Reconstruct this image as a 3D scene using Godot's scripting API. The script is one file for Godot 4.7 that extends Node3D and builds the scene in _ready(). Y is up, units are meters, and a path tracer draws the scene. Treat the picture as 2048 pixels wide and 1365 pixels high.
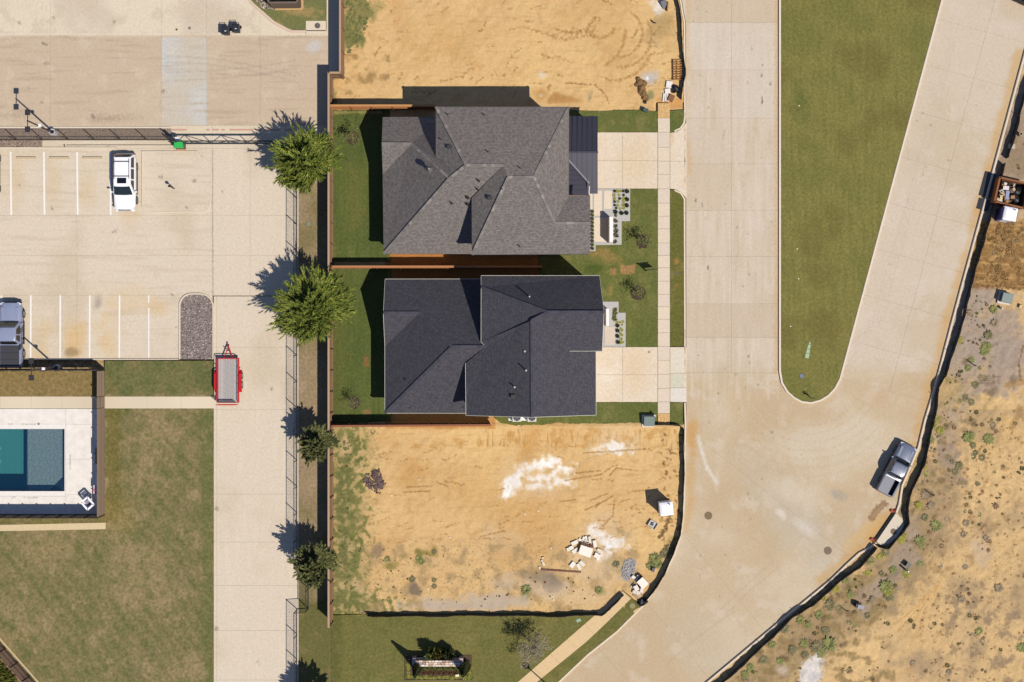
extends Node3D
# Survey of the place: plan units of 4.5 cm, origin at the middle of the site. P() turns a sighting and a height into a point of the place.
const S := 0.045
const CX := 1024.0
const CY := 682.5
const ALT := 125.0
const ILL := 1.50
var counts := {}
var mats := {}
var rng := RandomNumberGenerator.new()


class MB:
	var v := PackedVector3Array()
	var n := PackedVector3Array()
	var u := PackedVector2Array()
	var c := PackedColorArray()
	var col := Color(1, 1, 1)
	var rect := Rect2()
	var slope := false

	func uvof(p: Vector3, nn: Vector3) -> Vector2:
		if rect.size.x > 0.0:
			return Vector2((p.x - rect.position.x) / rect.size.x, (p.z - rect.position.y) / rect.size.y)
		if slope:
			var t := nn.cross(Vector3.UP)
			if t.length() < 0.01:
				return Vector2(p.x, p.z)
			t = t.normalized()
			return Vector2(p.dot(t), p.dot(nn.cross(t)))
		var a := nn.abs()
		if a.y >= a.x and a.y >= a.z:
			return Vector2(p.x, p.z)
		if a.x > a.z:
			return Vector2(p.z, -p.y)
		return Vector2(p.x, -p.y)

	func put(p: Vector3, nn: Vector3) -> void:
		v.append(p)
		n.append(nn)
		u.append(uvof(p, nn))
		c.append(col)

	func tri(a: Vector3, b: Vector3, d: Vector3, toward := Vector3.ZERO) -> void:
		var m := (b - a).cross(d - a)
		if m.length() < 1e-9:
			return
		m = m.normalized()
		if toward != Vector3.ZERO and m.dot(toward) < 0.0:
			var t := b
			b = d
			d = t
			m = -m
		put(a, m)
		put(d, m)
		put(b, m)

	func quad(a: Vector3, b: Vector3, d: Vector3, e: Vector3, toward := Vector3.ZERO) -> void:
		tri(a, b, d, toward)
		tri(a, d, e, toward)

	func box(at: Vector3, size: Vector3, b := Basis()) -> void:
		var h := size / 2.0
		for k in 3:
			for s in [-1.0, 1.0]:
				var ax := Vector3.ZERO
				ax[k] = s * h[k]
				var p := Vector3.ZERO
				p[(k + 1) % 3] = h[(k + 1) % 3]
				var q := Vector3.ZERO
				q[(k + 2) % 3] = h[(k + 2) % 3]
				quad(at + b * (ax - p - q), at + b * (ax + p - q), at + b * (ax + p + q), at + b * (ax - p + q), b * ax)

	func bar(a: Vector3, e: Vector3, w: float, h: float) -> void:
		var z := (e - a)
		var l := z.length()
		if l < 1e-5:
			return
		z /= l
		var x := Vector3.UP.cross(z)
		if x.length() < 0.01:
			x = Vector3.RIGHT
		x = x.normalized()
		box((a + e) / 2.0, Vector3(w, h, l), Basis(x, z.cross(x), z))

	func tube(a: Vector3, e: Vector3, ra: float, rb: float, sides := 8, caps := true) -> void:
		var z := (e - a).normalized()
		var x := z.cross(Vector3(0.3, 0.9, 0.2)).normalized()
		var y := z.cross(x)
		for k in sides:
			var p := TAU * k / sides
			var q := TAU * (k + 1) / sides
			var dp := x * cos(p) + y * sin(p)
			var dq := x * cos(q) + y * sin(q)
			var A := a + dp * ra
			var B := a + dq * ra
			var C := e + dq * rb
			var D := e + dp * rb
			for t in [[A, dp], [C, dq], [B, dq], [A, dp], [D, dp], [C, dq]]:
				put(t[0], t[1])
			if caps:
				tri(a, A, B, -z)
				tri(e, D, C, z)

	func prism(poly: PackedVector2Array, y0: float, y1: float, bottom := false) -> void:
		var ids := Geometry2D.triangulate_polygon(poly)
		for k in range(0, ids.size(), 3):
			var a := poly[ids[k]]
			var b := poly[ids[k + 1]]
			var d := poly[ids[k + 2]]
			tri(Vector3(a.x, y1, a.y), Vector3(b.x, y1, b.y), Vector3(d.x, y1, d.y), Vector3.UP)
			if bottom:
				tri(Vector3(a.x, y0, a.y), Vector3(b.x, y0, b.y), Vector3(d.x, y0, d.y), Vector3.DOWN)
		if y0 >= y1:
			return
		var cw := Geometry2D.is_polygon_clockwise(poly)
		for k in poly.size():
			var a := poly[k]
			var b := poly[(k + 1) % poly.size()]
			var d := b - a
			var out := Vector3(d.y, 0, -d.x) * (-1.0 if cw else 1.0)
			quad(Vector3(a.x, y0, a.y), Vector3(b.x, y0, b.y), Vector3(b.x, y1, b.y), Vector3(a.x, y1, a.y), out)

	func loft(rings: Array, closed := true, caps := true) -> void:
		for k in rings.size() - 1:
			var r: PackedVector3Array = rings[k]
			var s: PackedVector3Array = rings[k + 1]
			var mid := Vector3.ZERO
			for p in r:
				mid += p
			for p in s:
				mid += p
			mid /= r.size() * 2
			var m := r.size()
			for j in (m if closed else m - 1):
				var a := r[j]
				var b := r[(j + 1) % m]
				var d := s[(j + 1) % m]
				var e := s[j]
				quad(a, b, d, e, (a + b + d + e) / 4.0 - mid)
		if caps:
			for q in [[rings[0], rings[1]], [rings[-1], rings[-2]]]:
				var r: PackedVector3Array = q[0]
				var s: PackedVector3Array = q[1]
				var mid := Vector3.ZERO
				var mid2 := Vector3.ZERO
				for p in r:
					mid += p / r.size()
				for p in s:
					mid2 += p / s.size()
				for j in r.size():
					tri(mid, r[j], r[(j + 1) % r.size()], mid - mid2)

	func smooth(crease := 40.0) -> MB:
		var lim := cos(deg_to_rad(crease))
		var at := {}
		for k in v.size():
			var key := Vector3i((v[k] * 2000.0).round())
			if not at.has(key):
				at[key] = []
			at[key].append(k)
		var out := n.duplicate()
		for key in at:
			var ids: Array = at[key]
			for k in ids:
				var s := Vector3.ZERO
				for j in ids:
					if n[k].dot(n[j]) > lim:
						s += n[j]
				if s.length() > 0.001:
					out[k] = s.normalized()
		n = out
		return self

	func mesh() -> ArrayMesh:
		var a := []
		a.resize(Mesh.ARRAY_MAX)
		a[Mesh.ARRAY_VERTEX] = v
		a[Mesh.ARRAY_NORMAL] = n
		a[Mesh.ARRAY_TEX_UV] = u
		a[Mesh.ARRAY_COLOR] = c
		var m := ArrayMesh.new()
		m.add_surface_from_arrays(Mesh.PRIMITIVE_TRIANGLES, a)
		return m


class Paint:
	# Base colour of a piece of ground: its soils, stains, wear and tracks, drawn on a plan.
	var r: Rect2
	var k: float
	var w: int
	var h: int
	var d := PackedByteArray()

	func _init(rect: Rect2, step: float, base: Array) -> void:
		r = rect
		k = step
		w = int(rect.size.x / step)
		h = int(rect.size.y / step)
		d.resize(w * h * 3)
		var i := 0
		for p in w * h:
			d[i] = base[0]
			d[i + 1] = base[1]
			d[i + 2] = base[2]
			i += 3

	func noise(seed_: int, period: float, oct := 4, sx := 1.0, sy := 1.0) -> PackedByteArray:
		var f := FastNoiseLite.new()
		f.seed = seed_
		f.noise_type = FastNoiseLite.TYPE_SIMPLEX_SMOOTH
		f.frequency = k / period
		f.fractal_octaves = oct
		f.fractal_gain = 0.55
		var im := f.get_image(maxi(4, int(w / sx)), maxi(4, int(h / sy)))
		if sx != 1.0 or sy != 1.0:
			im.resize(w, h, Image.INTERPOLATE_CUBIC)
		im.convert(Image.FORMAT_L8)
		return im.get_data()

	func layer(nb: PackedByteArray, col: Array, lo: float, hi: float, amt: float, area := Rect2()) -> void:
		var lut := PackedInt32Array()
		lut.resize(256)
		for q in 256:
			lut[q] = int(smoothstep(lo, hi, q / 255.0) * amt * 256.0)
		var x0 := 0
		var x1 := w
		var y0 := 0
		var y1 := h
		if area.size.x > 0:
			x0 = clampi(int((area.position.x - r.position.x) / k), 0, w)
			x1 = clampi(int((area.end.x - r.position.x) / k), 0, w)
			y0 = clampi(int((area.position.y - r.position.y) / k), 0, h)
			y1 = clampi(int((area.end.y - r.position.y) / k), 0, h)
		var cr: int = col[0]
		var cg: int = col[1]
		var cb: int = col[2]
		for y in range(y0, y1):
			var j := y * w + x0
			var i := j * 3
			for x in range(x0, x1):
				var t := lut[nb[j]]
				if t:
					d[i] += ((cr - d[i]) * t) >> 8
					d[i + 1] += ((cg - d[i + 1]) * t) >> 8
					d[i + 2] += ((cb - d[i + 2]) * t) >> 8
				j += 1
				i += 3

	func grain(nb: PackedByteArray, amt: float) -> void:
		var lut := PackedInt32Array()
		lut.resize(256)
		for q in 256:
			lut[q] = 256 + int((q - 128) / 128.0 * amt * 256.0)
		var i := 0
		for j in w * h:
			var t := lut[nb[j]]
			d[i] = mini(255, (d[i] * t) >> 8)
			d[i + 1] = mini(255, (d[i + 1] * t) >> 8)
			d[i + 2] = mini(255, (d[i + 2] * t) >> 8)
			i += 3

	func fill(nb: PackedByteArray, col: Array, amt: float, area: Rect2, edge := 6.0, wob := 0.0) -> void:
		blob(nb, area.get_center().x, area.get_center().y, area.size.x / 2, area.size.y / 2, 0.0, col, amt, edge, wob, true)

	func blob(nb: PackedByteArray, cx: float, cy: float, rx: float, ry: float, ang: float, col: Array, amt: float, edge := 8.0, wob := 14.0, square := false) -> void:
		var m := maxf(rx, ry) * (1.5 if ang != 0.0 and square else 1.0) + wob + edge
		var ca := cos(ang)
		var sa := sin(ang)
		var x0 := clampi(int((cx - m - r.position.x) / k), 0, w)
		var x1 := clampi(int((cx + m - r.position.x) / k), 0, w)
		var y0 := clampi(int((cy - m - r.position.y) / k), 0, h)
		var y1 := clampi(int((cy + m - r.position.y) / k), 0, h)
		var rm := minf(rx, ry)
		for y in range(y0, y1):
			for x in range(x0, x1):
				var px := r.position.x + x * k - cx
				var py := r.position.y + y * k - cy
				var lx := px * ca + py * sa
				var ly := -px * sa + py * ca
				var dist: float
				if square:
					dist = maxf(absf(lx) - rx, absf(ly) - ry)
				else:
					dist = (sqrt(lx * lx / (rx * rx) + ly * ly / (ry * ry)) - 1.0) * rm
				var j := y * w + x
				dist += (nb[j] / 128.0 - 1.0) * wob
				if dist < edge:
					var t := int((1.0 - smoothstep(-edge, edge, dist)) * amt * 256.0)
					var i := j * 3
					d[i] += ((int(col[0]) - d[i]) * t) >> 8
					d[i + 1] += ((int(col[1]) - d[i + 1]) * t) >> 8
					d[i + 2] += ((int(col[2]) - d[i + 2]) * t) >> 8

	func stroke(nb: PackedByteArray, pts: Array, wid: float, col: Array, amt: float, edge := 2.0, wob := 2.0) -> void:
		for q in pts.size() - 1:
			var a := Vector2(pts[q][0], pts[q][1])
			var b := Vector2(pts[q + 1][0], pts[q + 1][1])
			var c := (a + b) / 2.0
			blob(nb, c.x, c.y, (b - a).length() / 2.0 + wid * 0.3, wid / 2.0, (b - a).angle(), col, amt, edge, wob, true)

	func texture(ill: float) -> ImageTexture:
		var lut := PackedByteArray()
		lut.resize(256)
		for q in 256:
			var c := Color(q / 255.0, 0, 0).srgb_to_linear().r / ill
			lut[q] = int(round(Color(minf(c, 0.85), 0, 0).linear_to_srgb().r * 255.0))
		for i in d.size():
			d[i] = lut[d[i]]
		return ImageTexture.create_from_image(Image.create_from_data(w, h, false, Image.FORMAT_RGB8, d))


func P(x: float, y: float, h := 0.0) -> Vector3:
	var f := (ALT - h) / ALT * S
	return Vector3((x - CX) * f, h, (y - CY) * f)

func P2(x: float, y: float) -> Vector2:
	return Vector2((x - CX) * S, (y - CY) * S)

func R2(r: Rect2) -> Rect2:
	return Rect2(P2(r.position.x, r.position.y), r.size * S)

func pv(list: Array) -> PackedVector2Array:
	var o := PackedVector2Array()
	for p in list:
		o.append(P2(p[0], p[1]))
	return o

func rectpoly(x0: float, y0: float, x1: float, y1: float) -> PackedVector2Array:
	return pv([[x0, y0], [x1, y0], [x1, y1], [x0, y1]])

# the base colour of a surface that reads as this in full sun
func A(r: float, g: float, b: float) -> Color:
	var c := Color(r / 255.0, g / 255.0, b / 255.0).srgb_to_linear()
	return Color(minf(c.r / ILL, 0.88), minf(c.g / ILL, 0.88), minf(c.b / ILL, 0.88)).linear_to_srgb()

func AL(r: float, g: float, b: float) -> Color:
	return A(r, g, b).srgb_to_linear()

func mat(col: Color, rough := 0.8, metal := 0.0, spec := 0.5) -> StandardMaterial3D:
	var key := [col, rough, metal, spec]
	if not mats.has(key):
		var m := StandardMaterial3D.new()
		m.albedo_color = col
		m.roughness = rough
		m.metallic = metal
		m.metallic_specular = spec
		mats[key] = m
	return mats[key]

func vmat(rough := 0.9, back := Color(0, 0, 0)) -> StandardMaterial3D:
	var key := ["v", rough, back]
	if not mats.has(key):
		var m := StandardMaterial3D.new()
		m.vertex_color_use_as_albedo = true
		m.roughness = rough
		m.metallic_specular = 0.3
		m.cull_mode = BaseMaterial3D.CULL_DISABLED
		if back.r > 0.0:
			m.backlight_enabled = true
			m.backlight = back
		mats[key] = m
	return mats[key]

func texmat(t: Texture2D, rough := 0.9) -> StandardMaterial3D:
	var m := StandardMaterial3D.new()
	m.albedo_texture = t
	m.roughness = rough
	m.metallic_specular = 0.3
	return m

# mottled material: a colour with fine and coarse variation
func grit(col: Color, vary := 0.25, scale := 1.0, rough := 0.9) -> StandardMaterial3D:
	var key := ["g", col, vary, scale, rough]
	if mats.has(key):
		return mats[key]
	var level := 0 if vary < 0.17 else (1 if vary < 0.3 else 2)
	if not mats.has(level):
		var f := FastNoiseLite.new()
		f.seed = 11 + level
		f.frequency = 0.03
		f.fractal_octaves = 5
		f.fractal_gain = 0.7
		var im := f.get_seamless_image(256, 256)
		im.convert(Image.FORMAT_RGB8)
		var data := im.get_data()
		for i in data.size():
			data[i] = clampi(int(255 * [0.9, 0.84, 0.76][level] * (1.0 + (data[i] / 255.0 - 0.5) * 2.0 * [0.05, 0.16, 0.36][level])), 0, 255)
		mats[level] = ImageTexture.create_from_image(Image.create_from_data(256, 256, false, Image.FORMAT_RGB8, data))
	var m := texmat(mats[level], rough)
	var lin := col.srgb_to_linear()
	var k: float = [0.787, 0.674, 0.54][level]
	m.albedo_color = Color(minf(lin.r / k, 1.0), minf(lin.g / k, 1.0), minf(lin.b / k, 1.0)).linear_to_srgb()
	m.uv1_scale = Vector3(scale, scale, scale)
	mats[key] = m
	return m

func give_name(node: Node, called: String, parent: Node) -> void:
	var key := str(parent.get_instance_id()) + called
	var k: int = counts.get(key, 0)
	counts[key] = k + 1
	node.name = called if k == 0 else "%s_%03d" % [called, k]
	parent.add_child(node, true)

func tag(o: Node, label: String, category: String, group := "") -> Node:
	o.set_meta("label", label)
	o.set_meta("category", category)
	if group:
		o.set_meta("group", group)
	return o

func thing(called: String, label: String, category: String, at := Vector3.ZERO, turn := 0.0, group := "") -> Node3D:
	var o := Node3D.new()
	give_name(o, called, self)
	o.position = at
	o.rotation.y = turn
	tag(o, label, category, group)
	return o

func part(called: String, m, material: Material, parent: Node, stuff := false) -> MeshInstance3D:
	var o := MeshInstance3D.new()
	o.mesh = m.mesh() if m is MB else m
	o.material_override = material
	give_name(o, called, parent)
	if stuff:
		o.set_meta("kind", "stuff")
	return o

func single(called: String, label: String, category: String, m, material: Material, at := Vector3.ZERO, turn := 0.0, group := "") -> MeshInstance3D:
	var o := part(called, m, material, self)
	o.position = at
	o.rotation.y = turn
	tag(o, label, category, group)
	return o

func struct(called: String, m, material: Material) -> MeshInstance3D:
	var o := part(called, m, material, self)
	o.set_meta("kind", "structure")
	return o

func struct_root(called: String) -> Node3D:
	var o := Node3D.new()
	give_name(o, called, self)
	o.set_meta("kind", "structure")
	return o

func sheet(rect: Rect2) -> MB:
	var m := MB.new()
	m.rect = R2(rect)
	return m

func cut(pieces: Array, a: Vector2, b: Vector2) -> Array:
	var dir := (b - a).normalized() * 400.0
	var side := Vector2(-dir.y, dir.x)
	var out := []
	for s in [1.0, -1.0]:
		var half := PackedVector2Array([a - dir, a + dir, a + dir + side * s, a - dir + side * s])
		for p in pieces:
			out.append_array(Geometry2D.intersect_polygons(p, half))
	return out

func lines(pieces: Array, cuts: Array) -> Array:
	for q in cuts:
		pieces = cut(pieces, P2(q[0], q[1]), P2(q[2], q[3]))
	return pieces

func slabs(root: Node3D, pieces: Array, material: Material, rect: Rect2, top: float, gap := 0.013) -> void:
	for p in pieces:
		for q in Geometry2D.offset_polygon(p, -gap / 2.0, Geometry2D.JOIN_MITER):
			if q.size() < 3:
				continue
			var m := sheet(rect)
			m.prism(q, top - 0.12, top)
			part("slab", m, material, root)

func joint_bed(root: Node3D, poly: PackedVector2Array, top: float) -> void:
	var m := MB.new()
	m.prism(poly, top - 0.2, top - 0.018)
	part("joint_bed", m, mat(A(150, 132, 108), 1.0), root)

func arc(cx: float, cy: float, r: float, a0: float, a1: float, n := 8) -> Array:
	var o := []
	for k in n + 1:
		var t := deg_to_rad(lerpf(a0, a1, float(k) / n))
		o.append([cx + r * cos(t), cy + r * sin(t)])
	return o

func kerb(path: Array, width: float, top: float, side := 1.0, base := -0.1) -> MB:
	# a swept kerb with a rounded edge: path is its road side, width in plan units
	var m := MB.new()
	var pts := pv(path)
	var off := PackedVector2Array()
	for k in pts.size():
		var d := Vector2.ZERO
		if k > 0:
			d += (pts[k] - pts[k - 1]).normalized()
		if k < pts.size() - 1:
			d += (pts[k + 1] - pts[k]).normalized()
		d = d.normalized()
		off.append(Vector2(-d.y, d.x) * side)
	var prof := [[0.0, base], [0.015, top - 0.04], [0.05, top], [width * S - 0.02, top], [width * S, base]]
	for k in pts.size() - 1:
		for j in prof.size() - 1:
			var a: Vector2 = pts[k] + off[k] * float(prof[j][0])
			var b: Vector2 = pts[k + 1] + off[k + 1] * float(prof[j][0])
			var c: Vector2 = pts[k] + off[k] * float(prof[j + 1][0])
			var d: Vector2 = pts[k + 1] + off[k + 1] * float(prof[j + 1][0])
			var mid: Vector2 = pts[k] + off[k] * (width * S * 0.5)
			var toward := Vector3.UP if j == 2 else Vector3((a.x + c.x) / 2 - mid.x, 0.1 if j == 1 else 0.0, (a.y + c.y) / 2 - mid.y)
			m.quad(Vector3(a.x, prof[j][1], a.y), Vector3(b.x, prof[j][1], b.y), Vector3(d.x, prof[j + 1][1], d.y), Vector3(c.x, prof[j + 1][1], c.y), toward)
	return m

func _ready() -> void:
	rng.seed = 20240
	var cam := Camera3D.new()
	cam.name = "camera"
	cam.position = Vector3(0, ALT, 0)
	cam.rotation_degrees = Vector3(-90, 0, 0)
	cam.fov = rad_to_deg(2.0 * atan(682.5 * S / ALT))
	cam.near = 1.0
	cam.far = 2500.0
	add_child(cam)
	cam.current = true
	var env := Environment.new()
	var sky := Sky.new()
	var sm := ProceduralSkyMaterial.new()
	sm.sky_top_color = Color(0.36, 0.45, 0.62)
	sm.sky_horizon_color = Color(0.64, 0.69, 0.76)
	sm.sky_curve = 0.12
	sm.ground_bottom_color = Color(0.40, 0.36, 0.30)
	sm.ground_horizon_color = Color(0.55, 0.60, 0.66)
	sm.sun_angle_max = 1.0
	sm.energy_multiplier = 0.98
	sky.sky_material = sm
	env.background_mode = Environment.BG_SKY
	env.sky = sky
	env.tonemap_mode = Environment.TONE_MAPPER_LINEAR
	env.tonemap_exposure = 1.10
	env.sdfgi_enabled = true
	env.ssao_enabled = true
	env.ssil_enabled = true
	var we := WorldEnvironment.new()
	we.name = "environment"
	we.environment = env
	add_child(we)
	var sun := DirectionalLight3D.new()
	sun.name = "sun"
	sun.light_energy = 1.6
	sun.light_color = Color(1.0, 0.97, 0.925)
	sun.light_angular_distance = 0.53
	sun.shadow_enabled = true
	add_child(sun)
	sun.look_at_from_position(Vector3(0.495, 1.0, 0.44), Vector3.ZERO, Vector3.UP)
	build_setting()
	build_structures()
	build_objects()
	build_plants()

const WEST := Rect2(-70, -60, 740, 1500)
const MIDDLE := Rect2(590, -60, 1320, 1500)
const LOTS := Rect2(640, -60, 740, 1300)
const ROADS := Rect2(1020, -60, 1090, 1540)
const FIELD := Rect2(1370, 60, 750, 1390)
const STEP := 1.35

func paint_west_concrete() -> Material:
	var p := Paint.new(WEST, STEP, [221, 206, 184])
	var big := p.noise(1, 300, 4)
	var mid := p.noise(2, 60, 4)
	var fine := p.noise(3, 7, 3)
	var str_x := p.noise(4, 14, 3, 12.0, 1.0)
	var str_y := p.noise(5, 14, 3, 1.0, 12.0)
	p.fill(mid, [202, 180, 155], 0.92, Rect2(-80, 72, 760, 180), 1.5)
	p.fill(mid, [226, 212, 186], 0.8, Rect2(-80, -70, 760, 140), 3.0)
	p.layer(big, [214, 202, 186], 0.5, 0.75, 0.7, Rect2(-70, -60, 740, 128))
	p.layer(mid, [188, 170, 145], 0.55, 0.8, 0.35, Rect2(-70, -60, 740, 128))
	p.fill(mid, [204, 201, 194], 0.95, Rect2(322, 74, 91, 176), 1.2)
	p.layer(str_x, [176, 155, 130], 0.55, 0.85, 0.4, Rect2(-70, 72, 740, 180))
	p.layer(big, [212, 194, 171], 0.55, 0.85, 0.4, Rect2(-70, 90, 390, 130))
	p.layer(str_x, [202, 186, 162], 0.5, 0.9, 0.55, Rect2(-70, 255, 497, 480))
	p.layer(str_y, [228, 214, 190], 0.5, 0.9, 0.6, Rect2(427, 290, 180, 1150))
	p.layer(big, [206, 188, 162], 0.5, 0.85, 0.6)
	p.layer(mid, [228, 213, 190], 0.55, 0.9, 0.28)
	p.layer(mid, [196, 178, 152], 0.25, 0.0, 0.3)
	p.fill(mid, [224, 208, 180], 0.8, Rect2(-80, 250, 760, 20), 1.5)
	# rust and clay stains in the lower stalls, tyre marks, spills
	for q in [[150, 690, 16, 34, 0.7], [205, 645, 14, 40, 0.5], [140, 665, 24, 30, 0.45], [260, 600, 60, 22, 0.35], [88, 680, 10, 40, 0.5], [215, 690, 20, 30, 0.45], [320, 620, 20, 15, 0.3]]:
		p.blob(mid, q[0], q[1], q[2], q[3], 0.2, [220, 184, 128], q[4] * 0.8, 16, 16)
	p.blob(mid, 195, 606, 7, 14, 0.1, [150, 140, 128], 0.55, 6, 6)
	p.blob(mid, 140, 705, 12, 7, 0.0, [120, 96, 66], 0.45, 6, 8)
	for q in [[36, 345], [103, 350], [172, 360], [256, 380]]:
		p.blob(mid, q[0], q[1] + 20, 14, 40, 0.0, [212, 182, 138], 0.35, 16, 14)
	for q in 26:
		var x := rng.randf_range(0, 640)
		var y := rng.randf_range(10, 690) if x < 420 else rng.randf_range(310, 1340)
		p.blob(fine, x, y, rng.randf_range(1.5, 5), rng.randf_range(1.5, 4), rng.randf() * 3.0, [130, 118, 102], rng.randf_range(0.25, 0.6), 2, 3)
	for y0 in [138.0, 150.0, 170.0, 186.0]:
		var pts := []
		for q in 12:
			var t := q / 11.0
			pts.append([330 + t * 260, y0 - 26 + 40 * t * t * (1.0 if y0 < 160 else -0.6)])
		p.stroke(fine, pts, 3.0, [150, 138, 128], 0.2, 2.2, 1.0)
	for q in [[40, 225, 20, 6], [15, 232, 16, 4], [235, 235, 40, 4], [205, 238, 24, 5]]:
		p.blob(fine, q[0], q[1], q[2], q[3], 0.0, [150, 132, 112], 0.25, 7, 5)
	p.blob(mid, 630, 92, 14, 10, 0.0, [206, 204, 204], 0.7, 8, 8)
	p.stroke(fine, [[424, 300], [424, 440], [425, 592]], 2.0, [140, 132, 122], 0.45, 1.5, 1.0)
	p.grain(fine, 0.045)
	p.grain(p.noise(6, 2.2, 2), 0.035)
	return texmat(p.texture(ILL), 0.92)

func paint_west_lawn() -> Material:
	var rect := Rect2(-70, 700, 510, 740)
	var p := Paint.new(rect, STEP, [124, 116, 76])
	var big := p.noise(21, 220, 4)
	var mid := p.noise(22, 50, 5)
	var fine := p.noise(23, 9, 4)
	var diag := p.noise(24, 26, 3)
	p.layer(big, [150, 132, 94], 0.42, 0.8, 0.85)
	p.layer(mid, [160, 140, 104], 0.5, 0.85, 0.75)
	p.layer(mid, [96, 102, 58], 0.45, 0.1, 0.75)
	p.layer(diag, [96, 102, 54], 0.55, 0.85, 0.5)
	for q in 26:
		var x0 := -260.0 + q * 26.0
		var pts := []
		for s in 14:
			pts.append([x0 + s * 32.0 + 8 * sin(s * 1.7 + q), 820 + s * 46.0])
		p.stroke(mid, pts, 7.0, [168, 146, 108], 0.24, 6, 7)
	p.fill(mid, [146, 122, 78], 0.75, Rect2(-70, 738, 256, 56), 6, 6)
	p.fill(mid, [92, 102, 56], 0.55, Rect2(206, 722, 222, 68), 8, 12)
	p.layer(mid, [124, 112, 70], 0.5, 0.85, 0.7, Rect2(206, 722, 222, 68))
	p.fill(mid, [100, 106, 58], 0.5, Rect2(400, 815, 40, 560), 12, 12)
	p.fill(mid, [112, 104, 52], 0.6, Rect2(210, 815, 26, 230), 6, 8)
	p.fill(mid, [112, 104, 58], 0.5, Rect2(-70, 1030, 290, 18), 3, 6)
	p.fill(mid, [150, 128, 72], 0.3, Rect2(206, 1000, 60, 60), 12, 12)
	p.grain(fine, 0.16)
	p.grain(p.noise(25, 3.0, 2), 0.16)
	var m := texmat(p.texture(ILL), 1.0)
	m.set_meta("rect", rect)
	return m

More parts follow.
